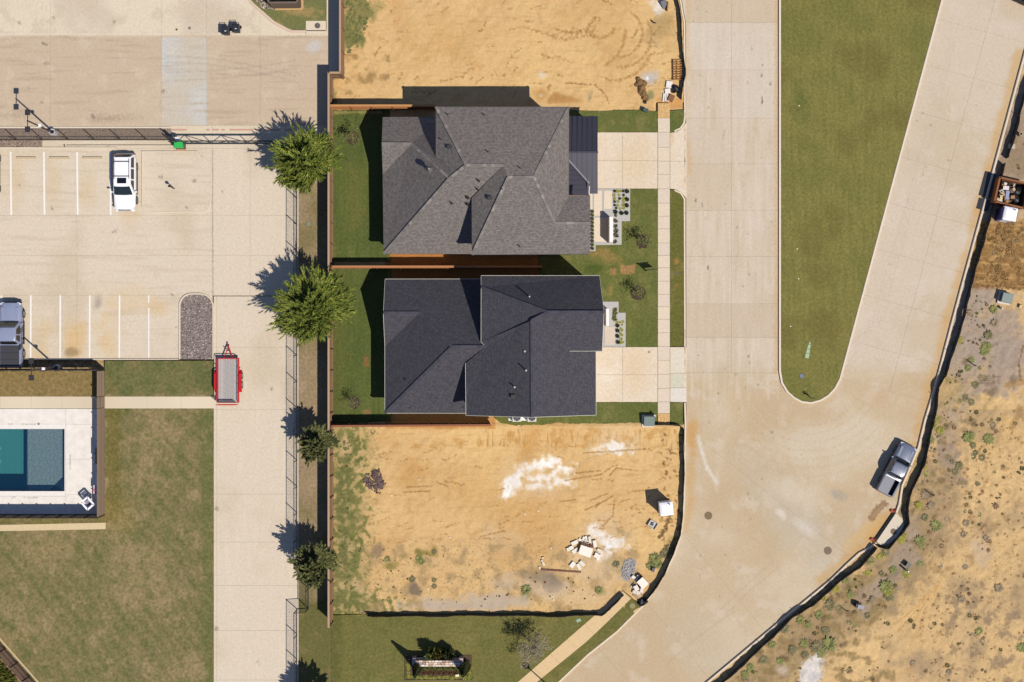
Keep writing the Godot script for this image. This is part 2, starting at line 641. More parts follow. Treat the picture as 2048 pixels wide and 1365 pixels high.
func paint_middle_lawn() -> Material:
	var p := Paint.new(MIDDLE, STEP, [108, 110, 54])
	var big := p.noise(31, 200, 4)
	var mid := p.noise(32, 40, 5)
	var fine := p.noise(33, 8, 4)
	var str_y := p.noise(34, 10, 3, 1.0, 14.0)
	var str_x := p.noise(35, 10, 3, 14.0, 1.0)
	var median := Rect2(1560, -60, 350, 870)
	var yard := Rect2(660, 215, 115, 640)
	var front := Rect2(1080, 215, 290, 640)
	var south := Rect2(590, 1180, 720, 260)
	var strip := Rect2(590, 350, 75, 1100)
	p.fill(mid, [129, 123, 68], 1.0, median, 2)
	p.layer(str_y, [140, 130, 72], 0.45, 0.85, 0.5, median)
	p.layer(str_y, [112, 111, 58], 0.5, 0.15, 0.45, median)
	p.layer(big, [112, 104, 54], 0.5, 0.8, 0.6, median)
	p.layer(big, [112, 112, 58], 0.45, 0.2, 0.5, median)
	p.blob(mid, 1600, 200, 14, 30, 0.0, [84, 96, 46], 0.5, 14, 10)
	p.fill(mid, [92, 101, 54], 1.0, yard, 2)
	p.layer(big, [104, 110, 60], 0.4, 0.8, 0.8, yard)
	p.layer(mid, [112, 118, 60], 0.55, 0.9, 0.6, yard)
	p.layer(str_y, [72, 88, 42], 0.5, 0.85, 0.5, yard)
	for q in 46:
		# strips of sod laid side by side, each a shade apart
		var tone := rng.randf_range(-9, 9)
		p.fill(mid, [90 + tone, 102 + tone, 50 + tone * 0.6], 0.4, Rect2(664 + (q % 7) * 15, 222 + int(q / 7.0) * 90 + (q % 2) * 40, 15, 88), 1.5, 1.5)
	p.fill(mid, [122, 116, 62], 0.4, Rect2(690, 330, 40, 130), 14, 14)
	p.fill(mid, [104, 106, 56], 0.5, Rect2(664, 540, 30, 300), 14, 12)
	p.fill(mid, [105, 110, 58], 1.0, front, 2)
	p.layer(mid, [132, 126, 76], 0.45, 0.85, 0.75, front)
	p.layer(big, [92, 102, 50], 0.5, 0.8, 0.5, front)
	p.fill(mid, [112, 102, 46], 0.5, Rect2(1341, 385, 26, 310), 4, 6)
	for q in 60:
		var tone := rng.randf_range(-10, 10)
		p.fill(mid, [106 + tone, 110 + tone, 58 + tone * 0.6], 0.35, Rect2(1190 + (q % 9) * 14, 380 + int(q / 9.0) * 48 + (q % 2) * 20, 14, 46), 1.5, 1.5)
	for q in [[1212, 515, 30, 12], [1190, 505, 20, 10]]:
		p.blob(mid, q[0], q[1], q[2], q[3], 0.1, [150, 128, 76], 0.7, 8, 10)
	p.fill(mid, [172, 132, 88], 0.85, Rect2(1240, 531, 27, 16), 2, 3)
	p.fill(mid, [168, 128, 84], 0.8, Rect2(1218, 536, 14, 14), 2, 3)
	p.fill(mid, [158, 128, 76], 0.7, Rect2(1216, 570, 8, 20), 2, 3)
	p.blob(mid, 1352, 523, 6, 6, 0, [176, 128, 72], 0.8, 4, 4)
	p.blob(mid, 1352, 571, 4, 4, 0, [150, 116, 66], 0.6, 4, 4)
	p.blob(mid, 1190, 538, 14, 8, 0, [74, 92, 38], 0.7, 6, 6)
	p.fill(mid, [116, 112, 62], 1.0, south, 2)
	p.layer(big, [132, 124, 72], 0.42, 0.8, 0.85, south)
	p.layer(mid, [102, 104, 54], 0.5, 0.85, 0.6, south)
	p.layer(str_x, [134, 122, 72], 0.55, 0.9, 0.5, south)
	p.fill(mid, [156, 136, 106], 1.0, strip, 2)
	p.layer(mid, [172, 150, 120], 0.45, 0.85, 0.7, strip)
	p.layer(big, [124, 114, 74], 0.5, 0.85, 0.7, strip)
	p.fill(mid, [98, 98, 50], 0.8, Rect2(590, 1200, 90, 240), 10, 12)
	p.layer(mid, [132, 116, 82], 0.5, 0.85, 0.5, Rect2(590, 1200, 90, 240))
	p.fill(mid, [190, 165, 110], 0.5, Rect2(668, 222, 95, 5), 2, 3)
	p.fill(mid, [146, 102, 64], 0.7, Rect2(727, 713, 10, 20), 1, 1)
	p.fill(mid, [154, 112, 76], 0.7, Rect2(726, 819, 14, 9), 1, 1)
	p.grain(fine, 0.12)
	p.grain(p.noise(36, 2.8, 2), 0.15)
	return texmat(p.texture(ILL), 1.0)

func paint_roads() -> Material:
	var p := Paint.new(ROADS, STEP, [211, 195, 173])
	var big := p.noise(41, 330, 4)
	var mid := p.noise(42, 70, 4)
	var fine := p.noise(43, 7, 3)
	var str_y := p.noise(44, 16, 3, 1.0, 12.0)
	p.fill(mid, [203, 181, 148], 0.95, Rect2(1020, 745, 870, 760), 30, 18)
	p.layer(big, [196, 170, 132], 0.45, 0.8, 0.75, Rect2(1020, 745, 1090, 740))
	p.layer(big, [214, 198, 172], 0.45, 0.1, 0.7, Rect2(1020, 745, 1090, 740))
	p.layer(str_y, [222, 207, 188], 0.5, 0.85, 0.5, Rect2(1360, -60, 205, 860))
	p.layer(str_y, [196, 176, 148], 0.5, 0.1, 0.4, Rect2(1360, -60, 205, 1100))
	p.layer(big, [203, 184, 156], 0.55, 0.85, 0.6)
	p.layer(mid, [218, 204, 186], 0.55, 0.85, 0.45)
	p.layer(mid, [190, 168, 138], 0.3, 0.0, 0.35)
	# panels that cured a little differently
	for q in [[1371, 45, 186, 95, 218, 206, 190, 0.5], [1371, 328, 92, 93, 206, 186, 160, 0.5], [1463, 140, 94, 96, 214, 203, 188, 0.4], [1371, 608, 186, 67, 200, 180, 155, 0.5], [1371, -60, 186, 104, 206, 186, 158, 0.6], [1371, 236, 92, 92, 208, 192, 170, 0.4]]:
		p.fill(mid, [q[4], q[5], q[6]], q[7], Rect2(q[0], q[1], q[2], q[3]), 1.0)
	# clay washed along the gutters
	p.stroke(fine, [[1553, -60], [1553, 745]], 9, [208, 172, 126], 0.6, 4, 4)
	p.stroke(mid, [[2040, 104], [1978, 334], [1954, 423], [1913, 573], [1895, 640], [1859, 777], [1838, 850], [1824, 894]], 16, [205, 166, 112], 0.65, 8, 7)
	p.stroke(mid, [[1779, 1020], [1740, 1078], [1690, 1118], [1640, 1160]], 16, [204, 162, 104], 0.8, 8, 8)
	p.blob(mid, 1720, 1070, 46, 9, -0.75, [214, 176, 118], 0.6, 8, 10)
	p.stroke(mid, [[1382, 850], [1384, 910], [1380, 1000], [1372, 1060]], 12, [208, 168, 114], 0.6, 8, 6)
	p.blob(mid, 1382, 880, 11, 36, 0.0, [204, 156, 96], 0.6, 8, 8)
	p.stroke(fine, [[1396, 872], [1404, 905], [1414, 935], [1432, 965]], 7, [226, 220, 208], 0.7, 3, 4)
	p.blob(fine, 1433, 960, 4, 16, 0.0, [222, 212, 196], 0.6, 5, 5)
	p.stroke(fine, [[1376, 285], [1379, 320], [1377, 345]], 7, [212, 172, 120], 0.45, 5, 3)
	p.stroke(mid, [[1376, -20], [1374, 120], [1376, 240]], 6, [214, 184, 140], 0.5, 4, 4)
	p.blob(mid, 1600, 1050, 120, 40, 0.85, [196, 190, 176], 0.5, 40, 26)
	p.blob(mid, 1590, 985, 60, 24, 0.4, [222, 210, 190], 0.5, 20, 18)
	p.blob(mid, 1620, 880, 100, 30, -0.2, [218, 206, 186], 0.55, 26, 24)
	p.blob(mid, 1400, 1290, 80, 50, 0.8, [200, 184, 158], 0.6, 30, 20)
	p.blob(mid, 1560, 1025, 12, 7, 0.7, [224, 214, 198], 0.8, 5, 5)
	p.blob(mid, 1610, 1055, 26, 10, 0.7, [218, 208, 194], 0.7, 8, 6)
	p.blob(mid, 1676, 990, 12, 7, 0.4, [168, 160, 150], 0.6, 6, 6)
	p.blob(mid, 1750, 790, 20, 14, 0.4, [206, 172, 136], 0.5, 12, 10)
	# tyre marks round the turn
	for q in 7:
		var r0 := 60.0 + q * 17.0
		p.stroke(fine, arc(1618, 740, r0 + 50, 20 + q * 5, 150 - q * 4, 22), 3.0, [190, 168, 138], 0.16, 2.5, 1.0)
	for q in [[[1450, 1230], [1500, 1180], [1560, 1130]], [[1440, 1218], [1490, 1172], [1545, 1122]], [[1476, 1240], [1492, 1262], [1488, 1285]], [[1330, 1330], [1400, 1270], [1470, 1220]]]:
		p.stroke(fine, q, 2.4, [168, 150, 130], 0.22, 2.0, 1.0)
	for q in 5:
		p.stroke(fine, [[1690 - q * 5, 740 - q * 6], [1745 + q * 4, 640], [1822 + q * 3, 380], [1900 + q * 2, 80]], 4.0, [222, 210, 194] if q % 2 else [198, 180, 156], 0.3, 4, 4)
	# a dark ring where water dried beside the inlet
	p.stroke(fine, [[1742, 1036], [1756, 1016], [1770, 1006]], 13, [150, 120, 88], 0.85, 2.0, 3)
	p.stroke(fine, [[1745, 1033], [1757, 1018], [1766, 1011]], 5, [176, 146, 110], 0.7, 2.0, 2)
	for q in 40:
		p.blob(fine, rng.randf_range(1380, 1550), rng.randf_range(0, 1000), rng.randf_range(1, 2.4), rng.randf_range(1, 3.5), 0.0, [140, 126, 108], rng.randf_range(0.25, 0.6), 1.5, 2)
		var t := rng.randf()
		p.blob(fine, 1900 - t * 500 + rng.randf_range(-60, 60), 200 + t * 1000, rng.randf_range(1, 2.4), rng.randf_range(1, 2.4), 0.0, [140, 126, 108], rng.randf_range(0.2, 0.5), 1.5, 2)
	for q in [[1524, 130, 1], [1523, 150, 2], [1524, 200, 3], [1523, 206, 2], [1391, 400, 2], [1404, 408, 3], [1415, 535, 3]]:
		p.blob(fine, q[0], q[1], 1.2, q[2] * 1.6, 0.0, [96, 88, 80], 0.7, 1.2, 1)
	p.grain(fine, 0.04)
	p.grain(p.noise(46, 2.2, 2), 0.035)
	return texmat(p.texture(ILL), 0.92)

func paint_lots() -> Material:
	var p := Paint.new(LOTS, STEP, [220, 183, 128])
	var big := p.noise(51, 180, 5)
	var mid := p.noise(52, 44, 5)
	var fine := p.noise(53, 8, 4)
	var soft := p.noise(57, 20, 5)
	var str_x := p.noise(54, 9, 4, 7.0, 1.0)
	var str_y := p.noise(55, 9, 4, 1.0, 5.0)
	var south := Rect2(640, 848, 740, 400)
	p.layer(big, [226, 190, 132], 0.45, 0.8, 0.8)
	p.layer(big, [208, 166, 108], 0.45, 0.1, 0.5)
	p.layer(str_x, [190, 148, 94], 0.58, 0.9, 0.4)
	p.layer(mid, [196, 154, 100], 0.58, 0.9, 0.4)
	p.layer(str_y, [176, 128, 70], 0.55, 0.85, 0.65, Rect2(960, 858, 400, 36))
	p.layer(mid, [196, 148, 82], 0.5, 0.8, 0.5, Rect2(780, 856, 590, 40))
	p.blob(mid, 1055, 895, 12, 34, 0.3, [192, 140, 72], 0.5, 14, 12)
	p.blob(mid, 1010, 1000, 120, 50, 0.2, [208, 163, 104], 0.4, 40, 30)
	p.blob(mid, 1060, 1060, 60, 60, 0.2, [204, 158, 100], 0.4, 40, 30)
	p.blob(mid, 830, 945, 26, 26, 0, [196, 150, 88], 0.4, 12, 10)
	# wheel tracks of the north lot
	for q in [[1170, 60, 80, 0, 60], [1240, 72, 62, -30, 95], [1236, 66, 48, -60, 90], [1225, 80, 80, 20, 100], [1200, 45, 30, 20, 150]]:
		p.stroke(fine, arc(q[0], q[1], q[2], q[3], q[4], 18), 4.0, [176, 130, 76], 0.5, 2.5, 2.2)
	p.stroke(fine, [[1110, 58], [1140, 66], [1172, 60], [1190, 34]], 5, [160, 116, 66], 0.55, 2, 5)
	p.stroke(fine, [[1050, 56], [1075, 62], [1130, 78], [1180, 70], [1200, 36]], 4, [168, 124, 74], 0.5, 2, 5)
	p.stroke(fine, [[1130, 165], [1190, 170], [1212, 190], [1218, 206]], 2.5, [150, 106, 58], 0.6, 1, 3)
	for q in 70:
		var x := rng.randf_range(700, 1340)
		var y := rng.randf_range(0, 190)
		var a := rng.randf_range(-1.2, 0.5)
		var l := rng.randf_range(3, 14)
		p.stroke(fine, [[x - l * cos(a), y - l * sin(a)], [x + l * cos(a), y + l * sin(a)]], rng.randf_range(1, 3), [150, 112, 66], rng.randf_range(0.25, 0.6), 1.2, 4)
	p.blob(mid, 1080, 188, 14, 12, 0.0, [182, 134, 76], 0.6, 6, 8)
	p.blob(mid, 1122, 198, 34, 10, 0.0, [176, 128, 72], 0.7, 4, 7)
	p.blob(fine, 1084, 150, 8, 6, 0.3, [228, 216, 200], 0.7, 4, 5)
	p.blob(fine, 1082, 190, 5, 4, 0.0, [224, 206, 176], 0.6, 3, 3)
	p.blob(fine, 1180, 192, 4, 9, 0.2, [156, 140, 112], 0.6, 3, 3)
	p.blob(mid, 1300, 155, 15, 12, 0.0, [196, 190, 188], 0.85, 6, 6)
	p.blob(fine, 1294, 156, 3, 3, 0.0, [240, 238, 236], 0.9, 2, 2)
	p.blob(fine, 1318, 14, 9, 17, 0.2, [236, 230, 224], 0.95, 4, 6)
	p.blob(fine, 1304, 6, 8, 7, 0.2, [232, 222, 210], 0.7, 4, 6)
	p.blob(mid, 1320, 55, 22, 30, 0.2, [140, 116, 78], 0.4, 14, 16)
	p.blob(mid, 1300, 190, 6, 8, 0.2, [130, 136, 90], 0.7, 3, 4)
	p.fill(mid, [204, 152, 92], 0.8, Rect2(1315, 196, 60, 20), 3, 4)
	# grass that has crept in along the fences
	for q in [[705, 30, 30, 50, 0.75], [690, 80, 22, 30, 0.8], [712, 90, 12, 14, 0.7], [668, 180, 8, 14, 0.8], [740, 20, 16, 26, 0.4]]:
		p.blob(mid, q[0], q[1], q[2], q[3], 0.1, [122, 122, 70], q[4], 8, 26)
	p.layer(mid, [160, 130, 84], 0.5, 0.75, 0.7, Rect2(690, 110, 90, 80))
	for q in [[690, 930, 26, 90, 0.85], [696, 1040, 28, 110, 0.9], [690, 1150, 36, 90, 0.85], [705, 880, 12, 40, 0.7], [730, 890, 10, 34, 0.5], [700, 1205, 60, 24, 0.9], [730, 1218, 50, 8, 0.8]]:
		p.blob(soft, q[0], q[1], q[2], q[3], 0.05, [108, 112, 62], q[4] * 0.8, 12, 34)
	p.blob(mid, 684, 1000, 12, 200, 0.0, [112, 112, 68], 0.7, 10, 12)
	p.layer(soft, [176, 154, 106], 0.52, 0.75, 0.75, Rect2(660, 850, 100, 390))
	p.layer(fine, [150, 140, 92], 0.55, 0.8, 0.5, Rect2(660, 850, 80, 390))
	for q in [[688, 892, 10, 16], [714, 936, 6, 10], [700, 1100, 7, 12], [684, 1168, 8, 6], [712, 1170, 16, 12]]:
		p.blob(mid, q[0], q[1], q[2], q[3], 0.1, [206, 176, 130], 0.8, 5, 8)
	for q in [[840, 1118, 7, 12], [850, 1105, 10, 5], [1052, 1182, 12, 14], [1198, 1180, 8, 6], [868, 1103, 6, 8], [780, 1128, 12, 6], [806, 1110, 8, 5]]:
		p.blob(mid, q[0], q[1], q[2], q[3], 0.1, [126, 118, 60], 0.75, 5, 8)
	# the weedy foot of the south lot, greyer silt along the fabric
	p.layer(mid, [172, 146, 106], 0.45, 0.8, 0.75, Rect2(720, 1090, 560, 140))
	p.layer(fine, [126, 104, 72], 0.6, 0.85, 0.6, Rect2(730, 1075, 420, 150))
	for q in [[870, 1208, 60, 12, 0.75], [990, 1200, 60, 14, 0.8], [930, 1212, 70, 7, 0.7], [1010, 1165, 26, 18, 0.5], [1090, 1170, 50, 24, 0.5]]:
		p.blob(mid, q[0], q[1], q[2], q[3], 0.0, [192, 176, 158], q[4], 8, 10)
	for q in [[825, 1178, 15, 12, 0.85], [752, 1100, 9, 14, 0.6], [1084, 1152, 40, 14, 0.5], [1105, 1165, 20, 14, 0.5]]:
		p.blob(mid, q[0], q[1], q[2], q[3], 0.2, [122, 108, 92], q[4], 6, 10)
	for q in [[1345, 1090, 14, 18, 0.6], [1310, 1120, 12, 16, 0.8], [1232, 1128, 20, 16, 0.4], [1240, 1060, 10, 6, 0.6]]:
		p.blob(mid, q[0], q[1], q[2], q[3], 0.3, [112, 104, 56], q[4], 6, 9)
	# white lime and plaster dust
	for q in [[1022, 968, 14, 26, 0.5, 0.9], [1045, 938, 20, 9, -0.45, 0.75], [1082, 928, 24, 10, -0.3, 0.95], [1108, 922, 10, 5, 0.2, 0.8], [1128, 936, 14, 4, -0.2, 0.85], [1100, 950, 36, 5, -0.2, 0.8], [1075, 971, 26, 5, 0.05, 0.85], [1120, 962, 20, 6, 0.2, 0.75], [1062, 956, 10, 6, 0.1, 0.6], [1225, 892, 14, 10, 0.5, 0.9], [1238, 896, 22, 6, 0.1, 0.8], [1205, 900, 20, 4, 0.0, 0.6], [1190, 1062, 18, 11, 0.5, 0.9], [1206, 1078, 14, 8, 0.6, 0.9], [1222, 1090, 18, 9, -0.5, 0.95], [1236, 1086, 18, 8, 0.3, 0.7], [1208, 1108, 14, 8, -0.8, 0.6]]:
		p.blob(soft, q[0], q[1], q[2], q[3], q[4], [252, 250, 246], minf(1.0, q[5] * 1.1), 7, 9)
	for q in [[1190, 1130, 50, 40, 0.45], [1210, 1060, 40, 30, 0.4], [1000, 1075, 40, 24, 0.3], [1230, 880, 44, 22, 0.35], [1150, 1190, 60, 20, 0.35], [1060, 960, 60, 40, 0.3]]:
		p.blob(mid, q[0], q[1], q[2], q[3], 0.2, [216, 194, 166], q[4], 18, 18)
	p.blob(fine, 1256, 1139, 12, 22, 0.35, [172, 168, 166], 0.9, 3, 4)
	p.blob(fine, 1262, 1128, 11, 12, 0.35, [178, 174, 172], 0.9, 3, 4)
	# scrapes and ruts
	for q in [[[806, 983], [860, 981]], [[812, 973], [862, 971]], [[1130, 960], [1200, 948], [1226, 930]], [[1218, 950], [1232, 935], [1275, 940]], [[1180, 1000], [1215, 985]], [[1190, 1012], [1225, 990]], [[1205, 1050], [1225, 1030], [1228, 1000]], [[1150, 945], [1200, 940]], [[960, 1072], [1010, 1060]], [[1170, 1018], [1210, 1000]], [[1240, 1003], [1260, 996]], [[1120, 1002], [1150, 998]], [[1165, 905], [1290, 897]]]:
		p.stroke(fine, q, 2.2, [142, 102, 56], 0.6, 1.5, 1.4)
	for q in 90:
		var x := rng.randf_range(730, 1330)
		var y := rng.randf_range(870, 1090)
		var a := rng.randf_range(-0.6, 0.35)
		var l := rng.randf_range(4, 16)
		p.stroke(fine, [[x - l * cos(a), y - l * sin(a)], [x + l * cos(a), y + l * sin(a)]], rng.randf_range(0.8, 2), [160, 118, 66], rng.randf_range(0.25, 0.6), 1.2, 3)
	for q in 60:
		p.blob(fine, rng.randf_range(1320, 1362), rng.randf_range(860, 1100), rng.randf_range(1, 4), rng.randf_range(1.5, 4), rng.randf() * 3, [132, 96, 52], rng.randf_range(0.4, 0.8), 1.2, 3)
	p.stroke(fine, [[1338, 1030], [1330, 1056], [1318, 1072]], 7, [104, 80, 48], 0.8, 2, 5)
	# packed earth between the houses
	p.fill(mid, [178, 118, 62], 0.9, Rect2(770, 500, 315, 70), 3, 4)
	p.fill(mid, [196, 140, 78], 0.8, Rect2(770, 825, 220, 30), 3, 4)
	p.grain(fine, 0.05)
	p.grain(p.noise(56, 2.6, 2), 0.06)
	return texmat(p.texture(ILL), 1.0)

func paint_field() -> Material:
	var p := Paint.new(FIELD, STEP, [215, 181, 129])
	var big := p.noise(61, 170, 5)
	var mid := p.noise(62, 42, 5)
	var fine := p.noise(63, 9, 4)
	var str_x := p.noise(64, 10, 4, 5.0, 1.0)
	p.layer(big, [222, 188, 134], 0.5, 0.8, 0.7)
	p.layer(mid, [194, 156, 104], 0.55, 0.9, 0.5)
	# greyer silt and thatch along the kerb
	p.stroke(mid, [[2060, 190], [1990, 420], [1940, 600], [1920, 690], [1890, 860]], 90, [172, 154, 136], 0.95, 26, 26)
	p.stroke(mid, [[1990, 640], [2010, 700], [2000, 760]], 90, [170, 152, 136], 0.85, 20, 26)
	p.stroke(mid, [[1905, 860], [1890, 900], [1905, 960]], 46, [160, 142, 124], 0.9, 8, 16)
	p.stroke(mid, [[1870, 960], [1845, 1060], [1800, 1130], [1720, 1200], [1620, 1270], [1480, 1390]], 90, [164, 140, 104], 0.85, 26, 30)
	p.stroke(mid, [[1820, 1040], [1810, 1110], [1770, 1170], [1730, 1210]], 40, [166, 148, 128], 0.75, 12, 20)
	p.blob(mid, 1890, 780, 40, 40, 0.0, [196, 164, 100], 0.6, 20, 24)
	p.blob(mid, 1960, 860, 70, 40, 0.0, [212, 176, 116], 0.7, 30, 24)
	p.blob(mid, 2030, 300, 30, 70, 0.0, [150, 128, 102], 0.8, 20, 24)
	p.fill(mid, [164, 126, 78], 0.95, Rect2(1940, 440, 190, 136), 6, 8)
	p.layer(str_x, [196, 160, 104], 0.5, 0.85, 0.8, Rect2(1940, 440, 190, 132))
	p.layer(str_x, [120, 88, 52], 0.5, 0.15, 0.5, Rect2(1940, 440, 190, 132))
	p.stroke(fine, [[1945, 572], [1990, 572], [2048, 578]], 5, [112, 82, 50], 0.7, 2, 5)
	p.stroke(fine, [[2046, 690], [2036, 730], [2040, 760]], 3, [130, 96, 60], 0.7, 1, 3)
	for q in [[2034, 820, 2060, 850], [2024, 850, 2040, 815], [2010, 770, 2050, 762]]:
		p.stroke(mid, [[q[0], q[1]], [q[2], q[3]]], 12, [176, 138, 86], 0.7, 3, 3)
	for q in 4:
		p.stroke(fine, [[1955, 750 + q * 5], [2000, 754 + q * 4]], 1.6, [132, 112, 92], 0.6, 1, 2)
	# broad soft patches where scrub has died back
	p.layer(big, [176, 150, 114], 0.5, 0.8, 0.7, Rect2(1840, 820, 280, 620))
	p.layer(mid, [160, 132, 96], 0.6, 0.85, 0.5, Rect2(1840, 900, 280, 540))
	# weedy ground of the south-east
	p.layer(mid, [146, 124, 84], 0.5, 0.75, 0.75, Rect2(1370, 1150, 420, 300))
	p.layer(mid, [158, 136, 108], 0.52, 0.75, 0.8, Rect2(1890, 1160, 240, 290))
	p.layer(fine, [130, 108, 80], 0.6, 0.85, 0.55, Rect2(1760, 1080, 370, 370))
	p.layer(big, [208, 176, 130], 0.4, 0.7, 0.6, Rect2(1760, 1240, 180, 200))
	p.blob(mid, 1840, 1330, 40, 22, 0.0, [166, 142, 114], 0.75, 14, 18)
	for q in 9:
		p.stroke(fine, [[1770 + q * 9, 1252 + q * 3], [1810 + q * 6, 1228 - q * 2], [1862 + q * 3, 1180 - q * 3]], 2.0, [190, 142, 80] if q % 2 else [226, 190, 132], 0.55, 2, 4)
	p.blob(fine, 1621, 1345, 22, 32, 0.3, [224, 216, 208], 0.97, 4, 9)
	p.blob(fine, 1634, 1322, 12, 14, 0.3, [226, 218, 210], 0.95, 4, 8)
	p.blob(mid, 1624, 1352, 10, 8, 0.0, [196, 192, 192], 0.7, 4, 4)
	p.blob(fine, 1564, 1338, 12, 9, 0.3, [196, 180, 160], 0.8, 4, 7)
	p.blob(mid, 1962, 1105, 20, 24, 0.0, [200, 178, 152], 0.6, 8, 10)
	for q in 340:
		var x := rng.randf_range(1850, 2060)
		var y := rng.randf_range(820, 1380)
		p.blob(fine, x, y, rng.randf_range(0.8, 2.6), rng.randf_range(0.8, 2.6), 0.0, [126, 92, 62], rng.randf_range(0.3, 0.75), 1.3, 2.5)
	for q in 260:
		var t := rng.randf()
		p.blob(mid, lerpf(1980, 1520, t) + rng.randf_range(-70, 70), lerpf(700, 1370, t) + rng.randf_range(-60, 90), rng.randf_range(2, 7), rng.randf_range(2, 6), 0.0, [[118, 108, 62], [128, 112, 84], [104, 84, 60]][q % 3], rng.randf_range(0.25, 0.6), 3, 6)
	p.grain(fine, 0.08)
	p.grain(p.noise(66, 2.8, 2), 0.09)
	return texmat(p.texture(ILL), 1.0)

func road_outline() -> Array:
	return [[1364, -60], [1364, 0], [1368, 25], [1372, 45], [1373, 845], [1371, 1000], [1369, 1030], [1364, 1072], [1351, 1111], [1335, 1143], [1300, 1197], [1290, 1211], [1236, 1265], [1177, 1312], [1121, 1365], [1050, 1425], [1050, 1470], [1290, 1470], [1330, 1432], [1417, 1360], [1549, 1250], [1659, 1160], [1694, 1126], [1717, 1105], [1741, 1093], [1750, 1084], [1790, 1025], [1797, 1000], [1802, 971], [1834.6, 894], [1847.5, 840], [1867, 777], [1903, 640], [1921, 573], [1962, 423], [1986, 334], [2048, 104], [2095, -60]]

func median_outline() -> Array:
	return [[1562, -60], [1562, 742], [1566, 765], [1576, 782], [1589, 794], [1604, 802], [1622, 804], [1640, 799], [1655, 790], [1668, 776], [1678, 757], [1881.5, 0], [1898, -60]]

func ground_height(x: float, y: float, nf: FastNoiseLite, nc: FastNoiseLite, amp: float) -> float:
	return nf.get_noise_2d(x, y) * amp + nc.get_noise_2d(x, y) * amp * 1.5

func terrain(called: String, rect: Rect2, step: float, base: Callable, amp: float, hole: PackedVector2Array, material: Material) -> void:
	var nf := FastNoiseLite.new()
	nf.seed = 77
	nf.frequency = 0.045
	nf.fractal_octaves = 4
	var nc := FastNoiseLite.new()
	nc.seed = 78
	nc.frequency = 0.008
	var nx := int(rect.size.x / step) + 1
	var ny := int(rect.size.y / step) + 1
	var st := SurfaceTool.new()
	st.begin(Mesh.PRIMITIVE_TRIANGLES)
	st.set_smooth_group(0)
	var bb := Rect2(hole[0], Vector2.ZERO)
	for p in hole:
		bb = bb.expand(p)
	for j in ny:
		for i in nx:
			var x := rect.position.x + i * step
			var y := rect.position.y + j * step
			var p := P2(x, y)
			var h: float = base.call(x, y) + ground_height(x, y, nf, nc, amp)
			if bb.has_point(p) and Geometry2D.is_point_in_polygon(p, hole):
				h = -0.35
			st.set_uv(Vector2((x - rect.position.x) / rect.size.x, (y - rect.position.y) / rect.size.y))
			st.add_vertex(Vector3(p.x, h, p.y))
	for j in ny - 1:
		for i in nx - 1:
			var a := j * nx + i
			for q in [a, a + 1, a + nx, a + 1, a + nx + 1, a + nx]:
				st.add_index(q)
	st.generate_normals()
	struct(called, st.commit(), material)

func jag(list: Array, amount: float, step := 5.0) -> PackedVector2Array:
	# an outline with the small unevenness of a grown edge
	var o := PackedVector2Array()
	for k in list.size():
		var a := Vector2(list[k][0], list[k][1])
		var b := Vector2(list[(k + 1) % list.size()][0], list[(k + 1) % list.size()][1])
		var n := maxi(1, int((b - a).length() / step))
		var d := (b - a).normalized()
		for q in n:
			var p := a.lerp(b, float(q) / n)
			if q:
				p += Vector2(-d.y, d.x) * rng.randf_range(-amount, amount)
			o.append(P2(p.x, p.y))
	return o

func lawn(called: String, poly: PackedVector2Array, top: float, material: Material, rect: Rect2) -> void:
	var m := sheet(rect)
	m.prism(poly, top - 0.15, top)
	struct(called, m, material)

